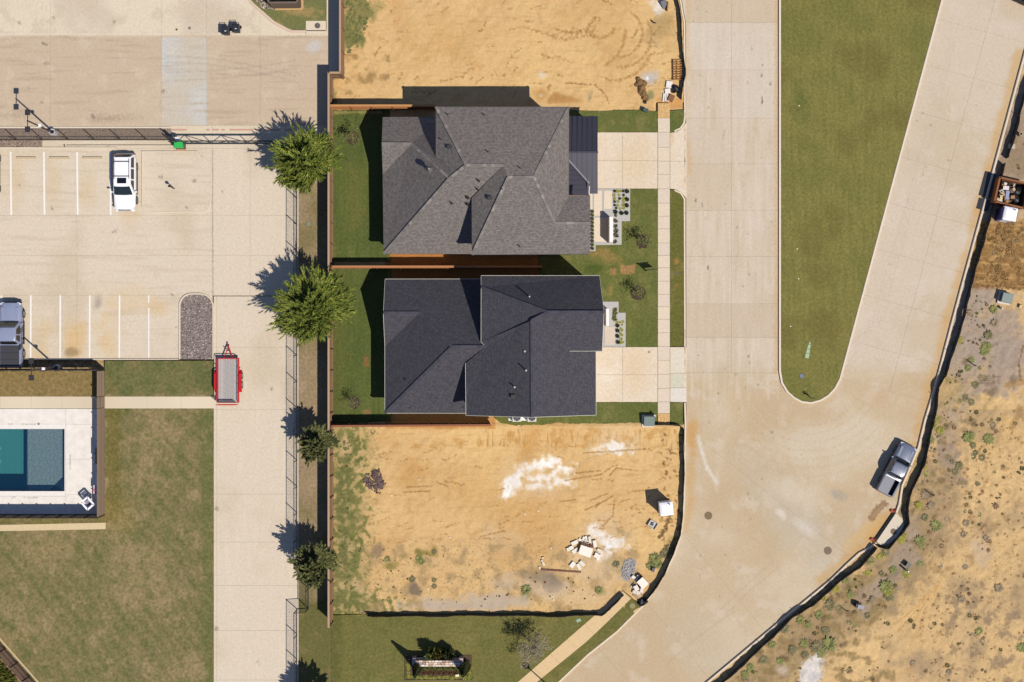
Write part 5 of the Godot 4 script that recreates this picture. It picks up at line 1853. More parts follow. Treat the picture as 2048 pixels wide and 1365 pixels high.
func cabin(o: Node3D, W: float, bl: float, rh: float, zf: float, zrf: float, zrr: float, zr: float, paint: Material, sides: Array, rear := true, sunroof := false) -> void:
	# greenhouse: painted pillars and roof; glass set a few millimetres proud
	var wb := W * 0.92
	var wt := W * 0.76
	var m := MB.new()
	var rings := []
	for q in [[zf, wb, bl], [lerpf(zf, zrf, 0.55), lerpf(wb, wt, 0.5), lerpf(bl, rh, 0.6)], [zrf, wt, rh - 0.03], [lerpf(zrf, zrr, 0.25), wt, rh + 0.015], [lerpf(zrf, zrr, 0.7), wt, rh + 0.02], [zrr, wt * 0.98, rh - 0.02], [zr, wb * 0.97, bl]]:
		var z: float = q[0]
		var w: float = q[1]
		var y: float = q[2]
		rings.append(PackedVector3Array([Vector3(-wb, bl - 0.1, z), Vector3(-lerpf(wb, w, 0.5), lerpf(bl, y, 0.5), z), Vector3(-w, y - 0.03, z), Vector3(-w * 0.93, y + 0.012, z), Vector3(-w * 0.5, y + 0.03, z), Vector3(0, y + 0.036, z), Vector3(w * 0.5, y + 0.03, z), Vector3(w * 0.93, y + 0.012, z), Vector3(w, y - 0.03, z), Vector3(lerpf(wb, w, 0.5), lerpf(bl, y, 0.5), z), Vector3(wb, bl - 0.1, z)]))
	m.loft(rings, true, true)
	part("roof", m.smooth(35), paint, o)
	var glass := mat(Color(0.10, 0.14, 0.14), 0.06, 0.0, 0.6)
	var dark := mat(Color(0.05, 0.05, 0.06), 0.12, 0.0, 0.6)
	var ws := MB.new()
	var cr := 0.05
	for k in 6:
		var t0 := -0.92 + 1.84 * k / 6.0
		var t1 := -0.92 + 1.84 * (k + 1) / 6.0
		var f := func(t: float, up: float) -> Vector3: return Vector3(t * lerpf(wb, wt, up), lerpf(bl, rh, up) + 0.062, lerpf(zf, zrf, up) + 0.05 + cr * (1.0 - t * t))
		ws.quad(f.call(t0, 0.06), f.call(t1, 0.06), f.call(t1, 0.94), f.call(t0, 0.94), Vector3(0, 1, 1))
	part("windscreen", ws.smooth(), glass, o)
	if rear:
		var rw := MB.new()
		for k in 4:
			var t0 := -0.86 + 1.72 * k / 4.0
			var t1 := -0.86 + 1.72 * (k + 1) / 4.0
			var f := func(t: float, up: float) -> Vector3: return Vector3(t * lerpf(wb, wt, up), lerpf(bl, rh, up) + 0.04, lerpf(zr, zrr, up) - 0.05 - 0.03 * (1.0 - t * t))
			rw.quad(f.call(t0, 0.12), f.call(t1, 0.12), f.call(t1, 0.9), f.call(t0, 0.9), Vector3(0, 0.5, -1))
		part("rear_window", rw.smooth(), dark, o)
	for s in [-1.0, 1.0]:
		for q in sides:
			var g := MB.new()
			var f := func(z: float, up: float) -> Vector3: return Vector3(s * (lerpf(wb, wt, up) + 0.03), lerpf(bl, rh - 0.03, up), z)
			g.quad(f.call(q[0], 0.1), f.call(q[1], 0.1), f.call(q[3], 0.9), f.call(q[2], 0.9), Vector3(s, 0.3, 0))
			part("side_window", g, dark, o)
	if sunroof:
		var g := MB.new()
		g.box(Vector3(0, rh + 0.052, zrf - 0.42), Vector3(0.82, 0.02, 0.5))
		part("sunroof", g, dark, o)

func trim(o: Node3D, W: float, zf: float, zr: float, hood: float, tail: float, paint: Material, ly: float, zm: float, bl: float, bumper: Material = null) -> void:
	if bumper == null:
		bumper = mat(Color(0.2, 0.2, 0.22), 0.5, 0.3)
	for s in [-1.0, 1.0]:
		var m := MB.new()
		m.box(Vector3(s * (W - 0.24), ly, zf - 0.12), Vector3(0.34, 0.16, 0.16), Basis(Vector3.UP, s * 0.35))
		part("headlight", m, mat(Color(0.75, 0.76, 0.78), 0.1), o)
		m = MB.new()
		m.box(Vector3(s * (W - 0.14), tail - 0.32, zr + 0.04), Vector3(0.12, 0.34, 0.1))
		part("tail_light", m, mat(Color(0.5, 0.05, 0.05), 0.2), o)
		m = MB.new()
		m.box(Vector3(s * (W + 0.12), bl + 0.1, zm), Vector3(0.2, 0.16, 0.12))
		m.bar(Vector3(s * (W - 0.05), bl + 0.03, zm), Vector3(s * (W + 0.1), bl + 0.08, zm), 0.06, 0.05)
		part("mirror", m, paint, o)
	var b := MB.new()
	b.box(Vector3(0, 0.5, zf + 0.01), Vector3(W * 1.7, 0.22, 0.14))
	part("front_bumper", b, bumper, o)
	b = MB.new()
	b.box(Vector3(0, 0.52, zr - 0.01), Vector3(W * 1.7, 0.2, 0.14))
	part("rear_bumper", b, bumper, o)
	var g := MB.new()
	g.box(Vector3(0, ly - 0.05, zf + 0.0), Vector3(W * 1.1, 0.26, 0.08))
	part("grille", g, mat(Color(0.06, 0.06, 0.07), 0.4), o)

func suv(called: String, label: String, at: Vector3, turn: float, col: Color, L := 5.2, rack := true) -> Node3D:
	var o := thing(called, label, "car", at, turn, "")
	var pm := mat(col, 0.22, 0.0, 0.6)
	var W := 0.99
	var z := L / 2
	var m := MB.new()
	m.loft([ring_of(-z, W * 0.84, 0.9, 0.45), ring_of(-z + 0.1, W * 0.93, 1.05, 0.35), ring_of(-z + 0.5, W, 1.1), ring_of(-0.6, W, 1.12), ring_of(0.5, W, 1.12), ring_of(z - 1.45, W * 0.99, 1.1), ring_of(z - 1.2, W * 0.985, 1.06, 0.32, 0.88), ring_of(z - 0.5, W * 0.95, 1.01, 0.32, 0.86), ring_of(z - 0.2, W * 0.88, 0.95, 0.35, 0.84), ring_of(z - 0.06, W * 0.76, 0.86, 0.38, 0.84), ring_of(z + 0.04, W * 0.6, 0.7, 0.42, 0.84)])
	part("body", m.smooth(38), pm, o)
	cabin(o, W, 1.1, 1.76, z - 1.4, z - 2.15, -z + 0.45, -z + 0.12, pm, [[z - 1.7, z - 2.62, z - 2.3, z - 2.62], [z - 2.75, z - 3.65, z - 2.75, z - 3.62], [z - 3.78, -z + 0.35, z - 3.75, -z + 0.55]], true, rack)
	trim(o, W, z - 0.04, -z, 1.0, 1.05, pm, 0.84, z - 1.62, 1.12, pm)
	for s in [-1.0, 1.0]:
		wheel(o, s * (W - 0.005), z - 0.98, 0.38, Color(0.55, 0.55, 0.57))
		wheel(o, s * (W - 0.005), -z + 1.12, 0.38, Color(0.55, 0.55, 0.57))
		var q := MB.new()
		q.box(Vector3(s * 0.98, 0.36, 0), Vector3(0.12, 0.05, L * 0.42))
		part("running_board", q, mat(Color(0.1, 0.1, 0.1), 0.7), o)
	if rack:
		var q := MB.new()
		var rr := 1.86
		for s in [-1.0, 1.0]:
			q.bar(Vector3(s * 0.66, rr, z - 2.75), Vector3(s * 0.66, rr, -z + 0.6), 0.035, 0.035)
			for zz in [z - 2.75, -z + 0.62, -0.6]:
				q.bar(Vector3(s * 0.66, rr - 0.1, zz), Vector3(s * 0.66, rr, zz), 0.04, 0.04)
		part("roof_rail", q, mat(Color(0.1, 0.1, 0.11), 0.5), o)
		for zz in [z - 2.95, -z + 0.85]:
			q = MB.new()
			q.bar(Vector3(-0.7, rr + 0.03, zz), Vector3(0.7, rr + 0.03, zz), 0.06, 0.03)
			part("cross_bar", q, mat(Color(0.12, 0.12, 0.13), 0.5), o)
		for zz in [0.25, -0.35, -1.0, 0.0]:
			q = MB.new()
			q.box(Vector3(zz * 0.55, 1.812, -0.95), Vector3(0.03, 0.008, 1.7))
			part("roof_rib", q, pm, o)
	return o

func pickup(called: String, label: String, at: Vector3, turn: float, col: Color, cover: int) -> Node3D:
	# cover: 0 folded half back, 1 soft cover over the whole bed
	var o := thing(called, label, "pickup truck", at, turn, "")
	var pm := mat(col, 0.3, 0.12, 0.6)
	var W := 1.0
	var L := 5.8
	var z := L / 2
	var m := MB.new()
	var cb := -0.95
	m.loft([ring_of(cb, W * 0.97, 1.13), ring_of(cb + 0.1, W * 0.985, 1.14), ring_of(0.3, W * 0.985, 1.16), ring_of(z - 1.75, W, 1.16), ring_of(z - 1.5, W, 1.16, 0.34, 0.86), ring_of(z - 0.7, W * 0.98, 1.13, 0.34, 0.85), ring_of(z - 0.25, W * 0.92, 1.07, 0.36, 0.84), ring_of(z - 0.06, W * 0.85, 1.0, 0.4, 0.84), ring_of(z, W * 0.78, 0.85, 0.46, 0.84)])
	part("body", m.smooth(38), pm, o)
	m = MB.new()
	for s in [-1.0, 1.0]:
		m.box(Vector3(s * 0.62, 1.185, z - 1.0), Vector3(0.22, 0.03, 1.1), Basis(Vector3.UP, s * 0.05))
	part("bonnet_ridge", m, pm, o)
	cabin(o, W, 1.13, 1.86, z - 1.72, z - 2.3, cb + 0.4, cb + 0.12, pm, [[z - 2.0, z - 2.85, z - 2.45, z - 2.85], [z - 2.97, cb + 0.3, z - 2.97, cb + 0.5]])
	for k in 4:
		var q := MB.new()
		q.box(Vector3(-0.5 + k * 0.333, 1.905, 0.1), Vector3(0.05, 0.012, 1.0))
		part("roof_rib", q, pm, o)
	trim(o, W, z, -z, 1.1, 1.15, pm, 0.9, z - 1.95, 1.16)
	var bed := MB.new()
	bed.box(Vector3(0, 0.62, (cb - 0.02 - z) / 2), Vector3(1.7, 0.08, z + cb - 0.05))
	part("bed_floor", bed, mat(Color(0.11, 0.11, 0.12), 0.8), o)
	for s in [-1.0, 1.0]:
		bed = MB.new()
		var r0 := PackedVector3Array()
		var r1 := PackedVector3Array()
		for p in [[0.8, 0.6], [0.8, 1.13], [0.83, 1.16], [0.92, 1.16], [0.97, 1.1], [1.0, 0.8], [0.985, 0.5], [0.9, 0.36], [0.85, 0.4]]:
			r0.append(Vector3(s * p[0], p[1], cb - 0.03))
			r1.append(Vector3(s * p[0] * 0.985, p[1], -z + 0.05))
		bed.loft([r0, r1])
		part("bed_side", bed.smooth(40), pm, o)
	bed = MB.new()
	bed.box(Vector3(0, 0.83, -z + 0.05), Vector3(1.66, 0.66, 0.08))
	part("tailgate", bed, pm, o)
	var dk := mat(Color(0.17, 0.17, 0.19), 0.6)
	if cover == 1:
		for k in 3:
			var q := MB.new()
			q.box(Vector3(0, 1.18 + 0.01 * (k % 2), cb - 0.35 - k * 0.62), Vector3(1.7, 0.035, 0.6))
			part("bed_cover", q, dk, o)
	else:
		var q := MB.new()
		q.box(Vector3(0.3, 1.16, cb - 1.0), Vector3(1.15, 0.05, 1.75))
		part("bed_cover", q, mat(Color(0.4, 0.4, 0.43), 0.6), o)
		for k in 11:
			q = MB.new()
			q.box(Vector3(0.3, 1.19, cb - 0.2 - k * 0.16), Vector3(1.12, 0.02, 0.05), Basis(Vector3.UP, 0.0))
			part("bed_cover_rib", q, mat(Color(0.52, 0.52, 0.55), 0.6), o)
		q = MB.new()
		q.bar(Vector3(-0.82, 1.2, cb - 0.08), Vector3(0.82, 1.2, cb - 0.08), 0.1, 0.06)
		part("rack_rail", q, mat(Color(0.7, 0.7, 0.72), 0.4, 0.5), o)
	for s in [-1.0, 1.0]:
		wheel(o, s * (W + 0.005), z - 1.02, 0.4, Color(0.6, 0.6, 0.62))
		wheel(o, s * (W + 0.005), -z + 1.2, 0.4, Color(0.6, 0.6, 0.62))
		var q := MB.new()
		q.box(Vector3(s * 0.99, 0.4, 0.2), Vector3(0.14, 0.05, 2.1))
		part("running_board", q, mat(Color(0.1, 0.1, 0.1), 0.7), o)
	return o

func trailer() -> void:
	var o := thing("utility_trailer", "red twin axle utility trailer with grey timber deck parked on the drive", "trailer", P(459, 761), PI)
	var red := mat(Color(0.66, 0.05, 0.08), 0.4)
	var dark := mat(Color(0.36, 0.03, 0.05), 0.5)
	var L := 3.85
	var W := 1.78
	var m := MB.new()
	for s in [-1.0, 1.0]:
		m.box(Vector3(s * (W / 2 + 0.04), 0.58, 0), Vector3(0.08, 0.16, L + 0.1))
		m.bar(Vector3(s * (W / 2 + 0.05), 1.0, -L / 2), Vector3(s * (W / 2 + 0.05), 1.0, L / 2), 0.06, 0.06)
		for k in 6:
			var z := -L / 2 + k * L / 5
			m.bar(Vector3(s * (W / 2 + 0.05), 0.6, z), Vector3(s * (W / 2 + 0.05), 1.0, z), 0.05, 0.05)
	m.box(Vector3(0, 0.58, L / 2 + 0.04), Vector3(W + 0.16, 0.16, 0.08))
	m.box(Vector3(0, 0.58, -L / 2 - 0.04), Vector3(W + 0.16, 0.16, 0.08))
	m.bar(Vector3(-W / 2, 1.0, L / 2 + 0.04), Vector3(W / 2, 1.0, L / 2 + 0.04), 0.06, 0.06)
	part("frame", m, red, o)
	for k in 8:
		var q := MB.new()
		var t := rng.randf_range(0.95, 1.05)
		var c := A(182, 176, 172)
		q.box(Vector3((k - 3.5) * W / 8, 0.63, 0), Vector3(W / 8 - 0.006, 0.04, L))
		part("deck_board", q, grit(Color(c.r * t, c.g * t, c.b * t), 0.2, 1.0), o)
	for s in [-1.0, 1.0]:
		var q := MB.new()
		q.bar(Vector3(s * 0.42, 0.55, L / 2), Vector3(0, 0.52, L / 2 + 1.15), 0.07, 0.12)
		part("drawbar", q, red, o)
		q = MB.new()
		q.loft([PackedVector3Array([Vector3(s * 0.98, 0.55, 0.95), Vector3(s * 1.22, 0.55, 0.95), Vector3(s * 1.22, 0.5, 0.95), Vector3(s * 0.98, 0.5, 0.95)]), PackedVector3Array([Vector3(s * 0.98, 0.82, 0.62), Vector3(s * 1.24, 0.82, 0.62), Vector3(s * 1.24, 0.79, 0.62), Vector3(s * 0.98, 0.79, 0.62)]), PackedVector3Array([Vector3(s * 0.98, 0.82, -0.72), Vector3(s * 1.24, 0.82, -0.72), Vector3(s * 1.24, 0.79, -0.72), Vector3(s * 0.98, 0.79, -0.72)]), PackedVector3Array([Vector3(s * 0.98, 0.5, -1.05), Vector3(s * 1.22, 0.5, -1.05), Vector3(s * 1.22, 0.46, -1.05), Vector3(s * 0.98, 0.46, -1.05)])])
		part("fender", q, red, o)
		wheel(o, s * 1.2, 0.42, 0.34, Color(0.7, 0.7, 0.72))
		wheel(o, s * 1.2, -0.4, 0.34, Color(0.7, 0.7, 0.72))
	var q := MB.new()
	q.bar(Vector3(0, 0.5, L / 2 + 0.9), Vector3(0, 0.5, L / 2 + 1.35), 0.1, 0.1)
	q.tube(Vector3(0.1, 0.1, L / 2 + 0.75), Vector3(0.1, 0.95, L / 2 + 0.75), 0.04, 0.04, 8)
	part("coupler", q, dark, o)
	q = MB.new()
	for k in 5:
		q.bar(Vector3(-W / 2, 0.66 + k * 0.24, -L / 2 - 0.22), Vector3(W / 2, 0.66 + k * 0.24, -L / 2 - 0.22), 0.05, 0.05)
	for k in 9:
		q.bar(Vector3(-W / 2 + k * W / 8, 0.62, -L / 2 - 0.22), Vector3(-W / 2 + k * W / 8, 1.66, -L / 2 - 0.22), 0.035, 0.035)
	q.bar(Vector3(-W / 2, 1.66, -L / 2 - 0.22), Vector3(W / 2, 1.66, -L / 2 - 0.22), 0.08, 0.06)
	part("ramp_gate", q, red, o)

func lamp_post(label: String, at: Vector3, h: float, base: float) -> void:
	var o := thing("lamp_post", label, "lamp post", at, 0.0, "twin headed car park lamps")
	var dk := mat(Color(0.15, 0.14, 0.16), 0.5)
	var m := MB.new()
	m.tube(Vector3(0, 0, 0), Vector3(0, base, 0), 0.32, 0.3, 18)
	part("concrete_base", m, grit(A(206, 204, 200), 0.12, 1.0), o)
	m = MB.new()
	m.box(Vector3(0, base + 0.03, 0), Vector3(0.3, 0.06, 0.3))
	m.tube(Vector3(0, base, 0), Vector3(0, h, 0), 0.085, 0.065, 10)
	part("pole", m, dk, o)
	m = MB.new()
	m.bar(Vector3(0, h - 0.08, -0.62), Vector3(0, h - 0.08, 0.62), 0.06, 0.06)
	part("arm", m, dk, o)
	for s in [-1.0, 1.0]:
		m = MB.new()
		m.box(Vector3(0, h - 0.06, s * 0.72), Vector3(0.42, 0.1, 0.48))
		m.box(Vector3(0, h + 0.0, s * 0.72), Vector3(0.3, 0.05, 0.34))
		part("lamp_head", m, dk, o)
	m = MB.new()
	m.box(Vector3(0.14, h * 0.62, 0.0), Vector3(0.26, 0.2, 0.22))
	part("camera_housing", m, mat(Color(0.85, 0.85, 0.86), 0.4), o)

func post_lamp() -> void:
	var o := thing("street_lamp", "black post top street lamp at the bottom edge beside the diagonal pavement", "street lamp", P(1102, 1376))
	var dk := mat(Color(0.05, 0.05, 0.055), 0.5)
	var m := MB.new()
	m.tube(Vector3.ZERO, Vector3(0, 0.7, 0), 0.17, 0.12, 12)
	m.tube(Vector3(0, 0.7, 0), Vector3(0, 4.2, 0), 0.065, 0.05, 10)
	part("pole", m, dk, o)
	m = MB.new()
	m.tube(Vector3(0, 4.2, 0), Vector3(0, 4.7, 0), 0.12, 0.3, 12)
	m.tube(Vector3(0, 4.7, 0), Vector3(0, 4.86, 0), 0.32, 0.08, 12)
	part("lamp_head", m, dk, o)

func box_thing(called: String, label: String, cat: String, at: Vector3, size: Vector3, turn: float, m: Material, group := "") -> MeshInstance3D:
	var q := MB.new()
	var h := size / 2
	var c := minf(0.02, h.x * 0.2)
	var ringf := func(y: float, s: float) -> PackedVector3Array: return PackedVector3Array([Vector3(-h.x + s, y, -h.z + s), Vector3(h.x - s, y, -h.z + s), Vector3(h.x - s, y, h.z - s), Vector3(-h.x + s, y, h.z - s)])
	q.loft([ringf.call(0.0, 0.0), ringf.call(size.y - c, 0.0), ringf.call(size.y, c)])
	return single(called, label, cat, q, m, at, turn, group)

func portable_toilet(label: String, at: Vector3, turn: float, side: Color) -> void:
	var o := thing("portable_toilet", label, "portable toilet", at, turn)
	var sm := mat(side, 0.5)
	var wm := mat(Color(0.86, 0.86, 0.88), 0.45)
	var m := MB.new()
	m.box(Vector3(0, 1.08, 0), Vector3(1.06, 1.98, 1.06))
	part("body", m, sm, o)
	m = MB.new()
	m.box(Vector3(0, 0.06, 0), Vector3(1.14, 0.12, 1.14))
	part("skid_base", m, mat(Color(0.15, 0.15, 0.16), 0.8), o)
	m = MB.new()
	var rings := []
	for q in [[2.05, 0.58], [2.1, 0.6], [2.14, 0.56], [2.22, 0.4], [2.25, 0.2]]:
		rings.append(PackedVector3Array([Vector3(-q[1], q[0], -q[1]), Vector3(q[1], q[0], -q[1]), Vector3(q[1], q[0], q[1]), Vector3(-q[1], q[0], q[1])]))
	m.loft(rings)
	for k in 4:
		m.box(Vector3(-0.33 + k * 0.22, 2.2, 0), Vector3(0.03, 0.03, 0.9))
	part("roof", m, wm, o)
	m = MB.new()
	m.box(Vector3(0, 1.06, 0.545), Vector3(0.74, 1.8, 0.03))
	var d := part("door", m, wm, o)
	m = MB.new()
	m.box(Vector3(0.28, 1.1, 0.57), Vector3(0.05, 0.16, 0.04))
	part("handle", m, mat(Color(0.2, 0.2, 0.2), 0.4), d)
	m = MB.new()
	m.tube(Vector3(0.3, 2.1, -0.4), Vector3(0.3, 2.42, -0.4), 0.05, 0.05, 8)
	part("vent_pipe", m, mat(Color(0.1, 0.1, 0.1), 0.6), o)

func transformer(label: String, at: Vector3, turn: float) -> void:
	var o := thing("electrical_transformer", label, "transformer", at, turn, "")
	o.scale = Vector3.ONE * 0.84
	var g := mat(A(88, 108, 104), 0.5)
	var m := MB.new()
	m.box(Vector3(0, 0.08, 0), Vector3(1.35, 0.16, 1.3))
	part("concrete_pad", m, grit(A(224, 214, 200), 0.1), o)
	m = MB.new()
	m.loft([PackedVector3Array([Vector3(-0.5, 0.16, -0.5), Vector3(0.6, 0.16, -0.5), Vector3(0.6, 0.16, 0.45), Vector3(-0.5, 0.16, 0.45)]), PackedVector3Array([Vector3(-0.5, 0.95, -0.5), Vector3(0.6, 0.95, -0.5), Vector3(0.6, 0.82, 0.45), Vector3(-0.5, 0.82, 0.45)])])
	part("cabinet", m, g, o)
	m = MB.new()
	m.loft([PackedVector3Array([Vector3(-0.54, 0.94, -0.54), Vector3(0.64, 0.94, -0.54), Vector3(0.64, 0.82, 0.5), Vector3(-0.54, 0.82, 0.5)]), PackedVector3Array([Vector3(-0.5, 1.0, -0.5), Vector3(0.6, 1.0, -0.5), Vector3(0.6, 0.87, 0.46), Vector3(-0.5, 0.87, 0.46)])])
	part("lid", m, g, o)
	m = MB.new()
	m.bar(Vector3(0.05, 0.2, 0.46), Vector3(0.05, 0.78, 0.46), 0.03, 0.02)
	part("door_seam", m, mat(A(60, 76, 70), 0.6), o)

func manhole(called: String, label: String, at: Vector3, r: float, tone: Color) -> void:
	var o := thing(called, label, "manhole cover", at)
	var m := MB.new()
	m.tube(Vector3(0, -0.02, 0), Vector3(0, 0.006, 0), r, r, 26)
	part("frame_ring", m, grit(tone, 0.2, 3.0, 0.8), o)
	m = MB.new()
	m.tube(Vector3(0, 0.0, 0), Vector3(0, 0.012, 0), r * 0.86, r * 0.86, 26)
	for k in 5:
		var x := (k - 2) * r * 0.3
		var l := sqrt(maxf(0.0, r * r * 0.6 - x * x))
		m.box(Vector3(x, 0.014, 0), Vector3(r * 0.07, 0.012, l * 2))
	part("lid", m, grit(Color(tone.r * 0.9, tone.g * 0.9, tone.b * 0.9), 0.25, 4.0, 0.75), o)

func slab_rect(c: Array, w: float, l: float, t: float) -> MB:
	var m := MB.new()
	m.box(Vector3.ZERO, Vector3(w, t, l))
	return m

func stone_block(label: String, x: float, y: float, w: float, l: float, t: float, turn: float, col: Color, y0 := 0.1, tilt := 0.0, called := "stone_block", cat := "stone block", group := "white stone blocks round the broken pallet") -> void:
	var m := MB.new()
	var h := Vector3(w, t, l) / 2
	var j := func() -> float: return rng.randf_range(-0.012, 0.012)
	m.loft([PackedVector3Array([Vector3(-h.x, -h.y, -h.z), Vector3(h.x + j.call(), -h.y, -h.z), Vector3(h.x, -h.y, h.z), Vector3(-h.x, -h.y, h.z + j.call())]), PackedVector3Array([Vector3(-h.x + j.call(), h.y * 0.8, -h.z), Vector3(h.x, h.y * 0.8, -h.z + j.call()), Vector3(h.x + j.call(), h.y * 0.8, h.z), Vector3(-h.x, h.y * 0.8, h.z + j.call())]), PackedVector3Array([Vector3(-h.x * 0.94, h.y, -h.z * 0.94), Vector3(h.x * 0.94, h.y, -h.z * 0.95), Vector3(h.x * 0.95, h.y, h.z * 0.94), Vector3(-h.x * 0.93, h.y, h.z * 0.95)])])
	var o := single(called, label, cat, m, grit(col, 0.1, 2.0), P(x, y) + Vector3(0, y0 + t / 2, 0), 0.0, group)
	o.basis = Basis(Vector3.UP, -deg_to_rad(turn)) * Basis(Vector3.RIGHT, tilt)

func sliding_gate() -> void:
	var o := thing("sliding_gate", "long black cantilever sliding gate with diagonal braces beside the green gate operator", "gate")
	var bk := mat(Color(0.12, 0.12, 0.14), 0.5)
	var y := 288.5
	var bars := [[352, 0.25, 572, 0.25], [352, 2.05, 572, 2.05], [352, 1.85, 572, 1.85]]
	for q in bars:
		var m := MB.new()
		m.bar(P(q[0], y) + Vector3(0, q[1], 0), P(q[2], y) + Vector3(0, q[3], 0), 0.07, 0.07)
		part("rail", m, bk, o)
	for k in 7:
		var x := 352 + k * 36.6
		var m := MB.new()
		m.bar(P(x, y) + Vector3(0, 0.25, 0), P(x, y) + Vector3(0, 2.05, 0), 0.05, 0.05)
		part("upright", m, bk, o)
		if k < 6:
			m = MB.new()
			var up := k % 2 == 0
			m.bar(P(x, y) + Vector3(0, 0.28 if up else 1.83, 0), P(x + 36.6, y) + Vector3(0, 1.83 if up else 0.28, 0), 0.045, 0.045)
			part("brace", m, bk, o)
	var t := thing("gate_track", "thin steel guide track on the concrete behind the parking bays", "track")
	for q in [[[132, 290.3], [346, 290]], [[92, 296.8], [232, 296.6]]]:
		var m := MB.new()
		m.bar(P(q[0][0], q[0][1]) + Vector3(0, 0.025, 0), P(q[1][0], q[1][1]) + Vector3(0, 0.025, 0), 0.05, 0.05)
		part("rail", m, mat(A(120, 108, 92), 0.6), t)
	var m2 := MB.new()
	m2.bar(P(128, 289) + Vector3(0, 0, 0), P(132, 295) + Vector3(0, 0.5, 0), 0.06, 0.06)
	part("end_stop", m2, bk, t)
	# posts and rollers that carry the gate
	var gp := thing("gate_post", "cluster of black gate guide posts and rollers where the fence meets the gate", "gate post", P(351, 284))
	for q in [[-0.25, -0.2], [0.12, -0.05], [-0.05, 0.28], [0.3, 0.2]]:
		var m := MB.new()
		m.tube(Vector3(q[0], 0, q[1]), Vector3(q[0], 2.4, q[1]), 0.055, 0.055, 8)
		part("post", m, bk, gp)
	var m3 := MB.new()
	m3.bar(Vector3(-0.3, 2.35, -0.2), Vector3(0.35, 2.35, 0.2), 0.1, 0.12)
	m3.bar(Vector3(-0.3, 1.2, -0.2), Vector3(0.35, 1.2, 0.2), 0.1, 0.12)
	part("roller_bracket", m3, bk, gp)
	var g := thing("gate_operator", "green topped gate operator cabinet beside the sliding gate", "gate operator", P(362.5, 293.5))
	var m4 := MB.new()
	m4.box(Vector3(0, 0.55, 0.0), Vector3(0.8, 1.1, 0.5))
	part("cabinet", m4, mat(A(70, 80, 76), 0.5), g)
	m4 = MB.new()
	m4.loft([PackedVector3Array([Vector3(-0.44, 1.1, -0.3), Vector3(0.36, 1.1, -0.3), Vector3(0.46, 1.1, 0.28), Vector3(-0.44, 1.1, 0.28)]), PackedVector3Array([Vector3(-0.38, 1.22, -0.24), Vector3(0.3, 1.22, -0.24), Vector3(0.4, 1.22, 0.22), Vector3(-0.38, 1.22, 0.22)])])
	part("hood", m4, mat(Color(0.16, 0.62, 0.28), 0.4), g)
	m4 = MB.new()
	m4.box(Vector3(0, 0.06, 0.33), Vector3(0.86, 0.12, 0.3))
	part("plinth", m4, grit(A(196, 160, 128), 0.1), g)
	box_thing("control_box", "small white control box on the gate post cluster", "control box", P(362, 283) + Vector3(0, 1.2, 0), Vector3(0.42, 0.34, 0.3), -0.25, mat(Color(0.84, 0.84, 0.84), 0.5))

func wheelie_bin(label: String, at: Vector3) -> void:
	var o := thing("wheeled_bin", label, "bin", at, 0.0, "black wheeled bins")
	var bk := mat(Color(0.10, 0.105, 0.12), 0.5)
	var m := MB.new()
	var f := func(y: float, w: float, z0: float, z1: float) -> PackedVector3Array: return PackedVector3Array([Vector3(-w, y, z0), Vector3(w, y, z0), Vector3(w, y, z1), Vector3(-w, y, z1)])
	m.loft([f.call(0.06, 0.24, -0.26, 0.24), f.call(1.0, 0.32, -0.36, 0.34)])
	part("body", m, bk, o)
	m = MB.new()
	m.loft([f.call(1.0, 0.35, -0.4, 0.38), f.call(1.07, 0.34, -0.38, 0.36), f.call(1.1, 0.26, -0.28, 0.28)])
	var lid := part("lid", m, bk, o)
	m = MB.new()
	m.box(Vector3(0.02, 1.104, 0.06), Vector3(0.16, 0.008, 0.07))
	part("emblem", m, mat(Color(0.75, 0.76, 0.78), 0.5), lid)
	m = MB.new()
	for s in [-1.0, 1.0]:
		m.bar(Vector3(s * 0.24, 1.0, -0.38), Vector3(s * 0.24, 1.02, -0.5), 0.04, 0.04)
	m.tube(Vector3(-0.28, 1.02, -0.5), Vector3(0.28, 1.02, -0.5), 0.025, 0.025, 6)
	part("handle", m, bk, o)
	for s in [-1.0, 1.0]:
		m = MB.new()
		m.tube(Vector3(s * 0.27, 0.13, -0.28), Vector3(s * 0.34, 0.13, -0.28), 0.13, 0.13, 12)
		part("wheel", m, mat(Color(0.05, 0.05, 0.05), 0.8), o)

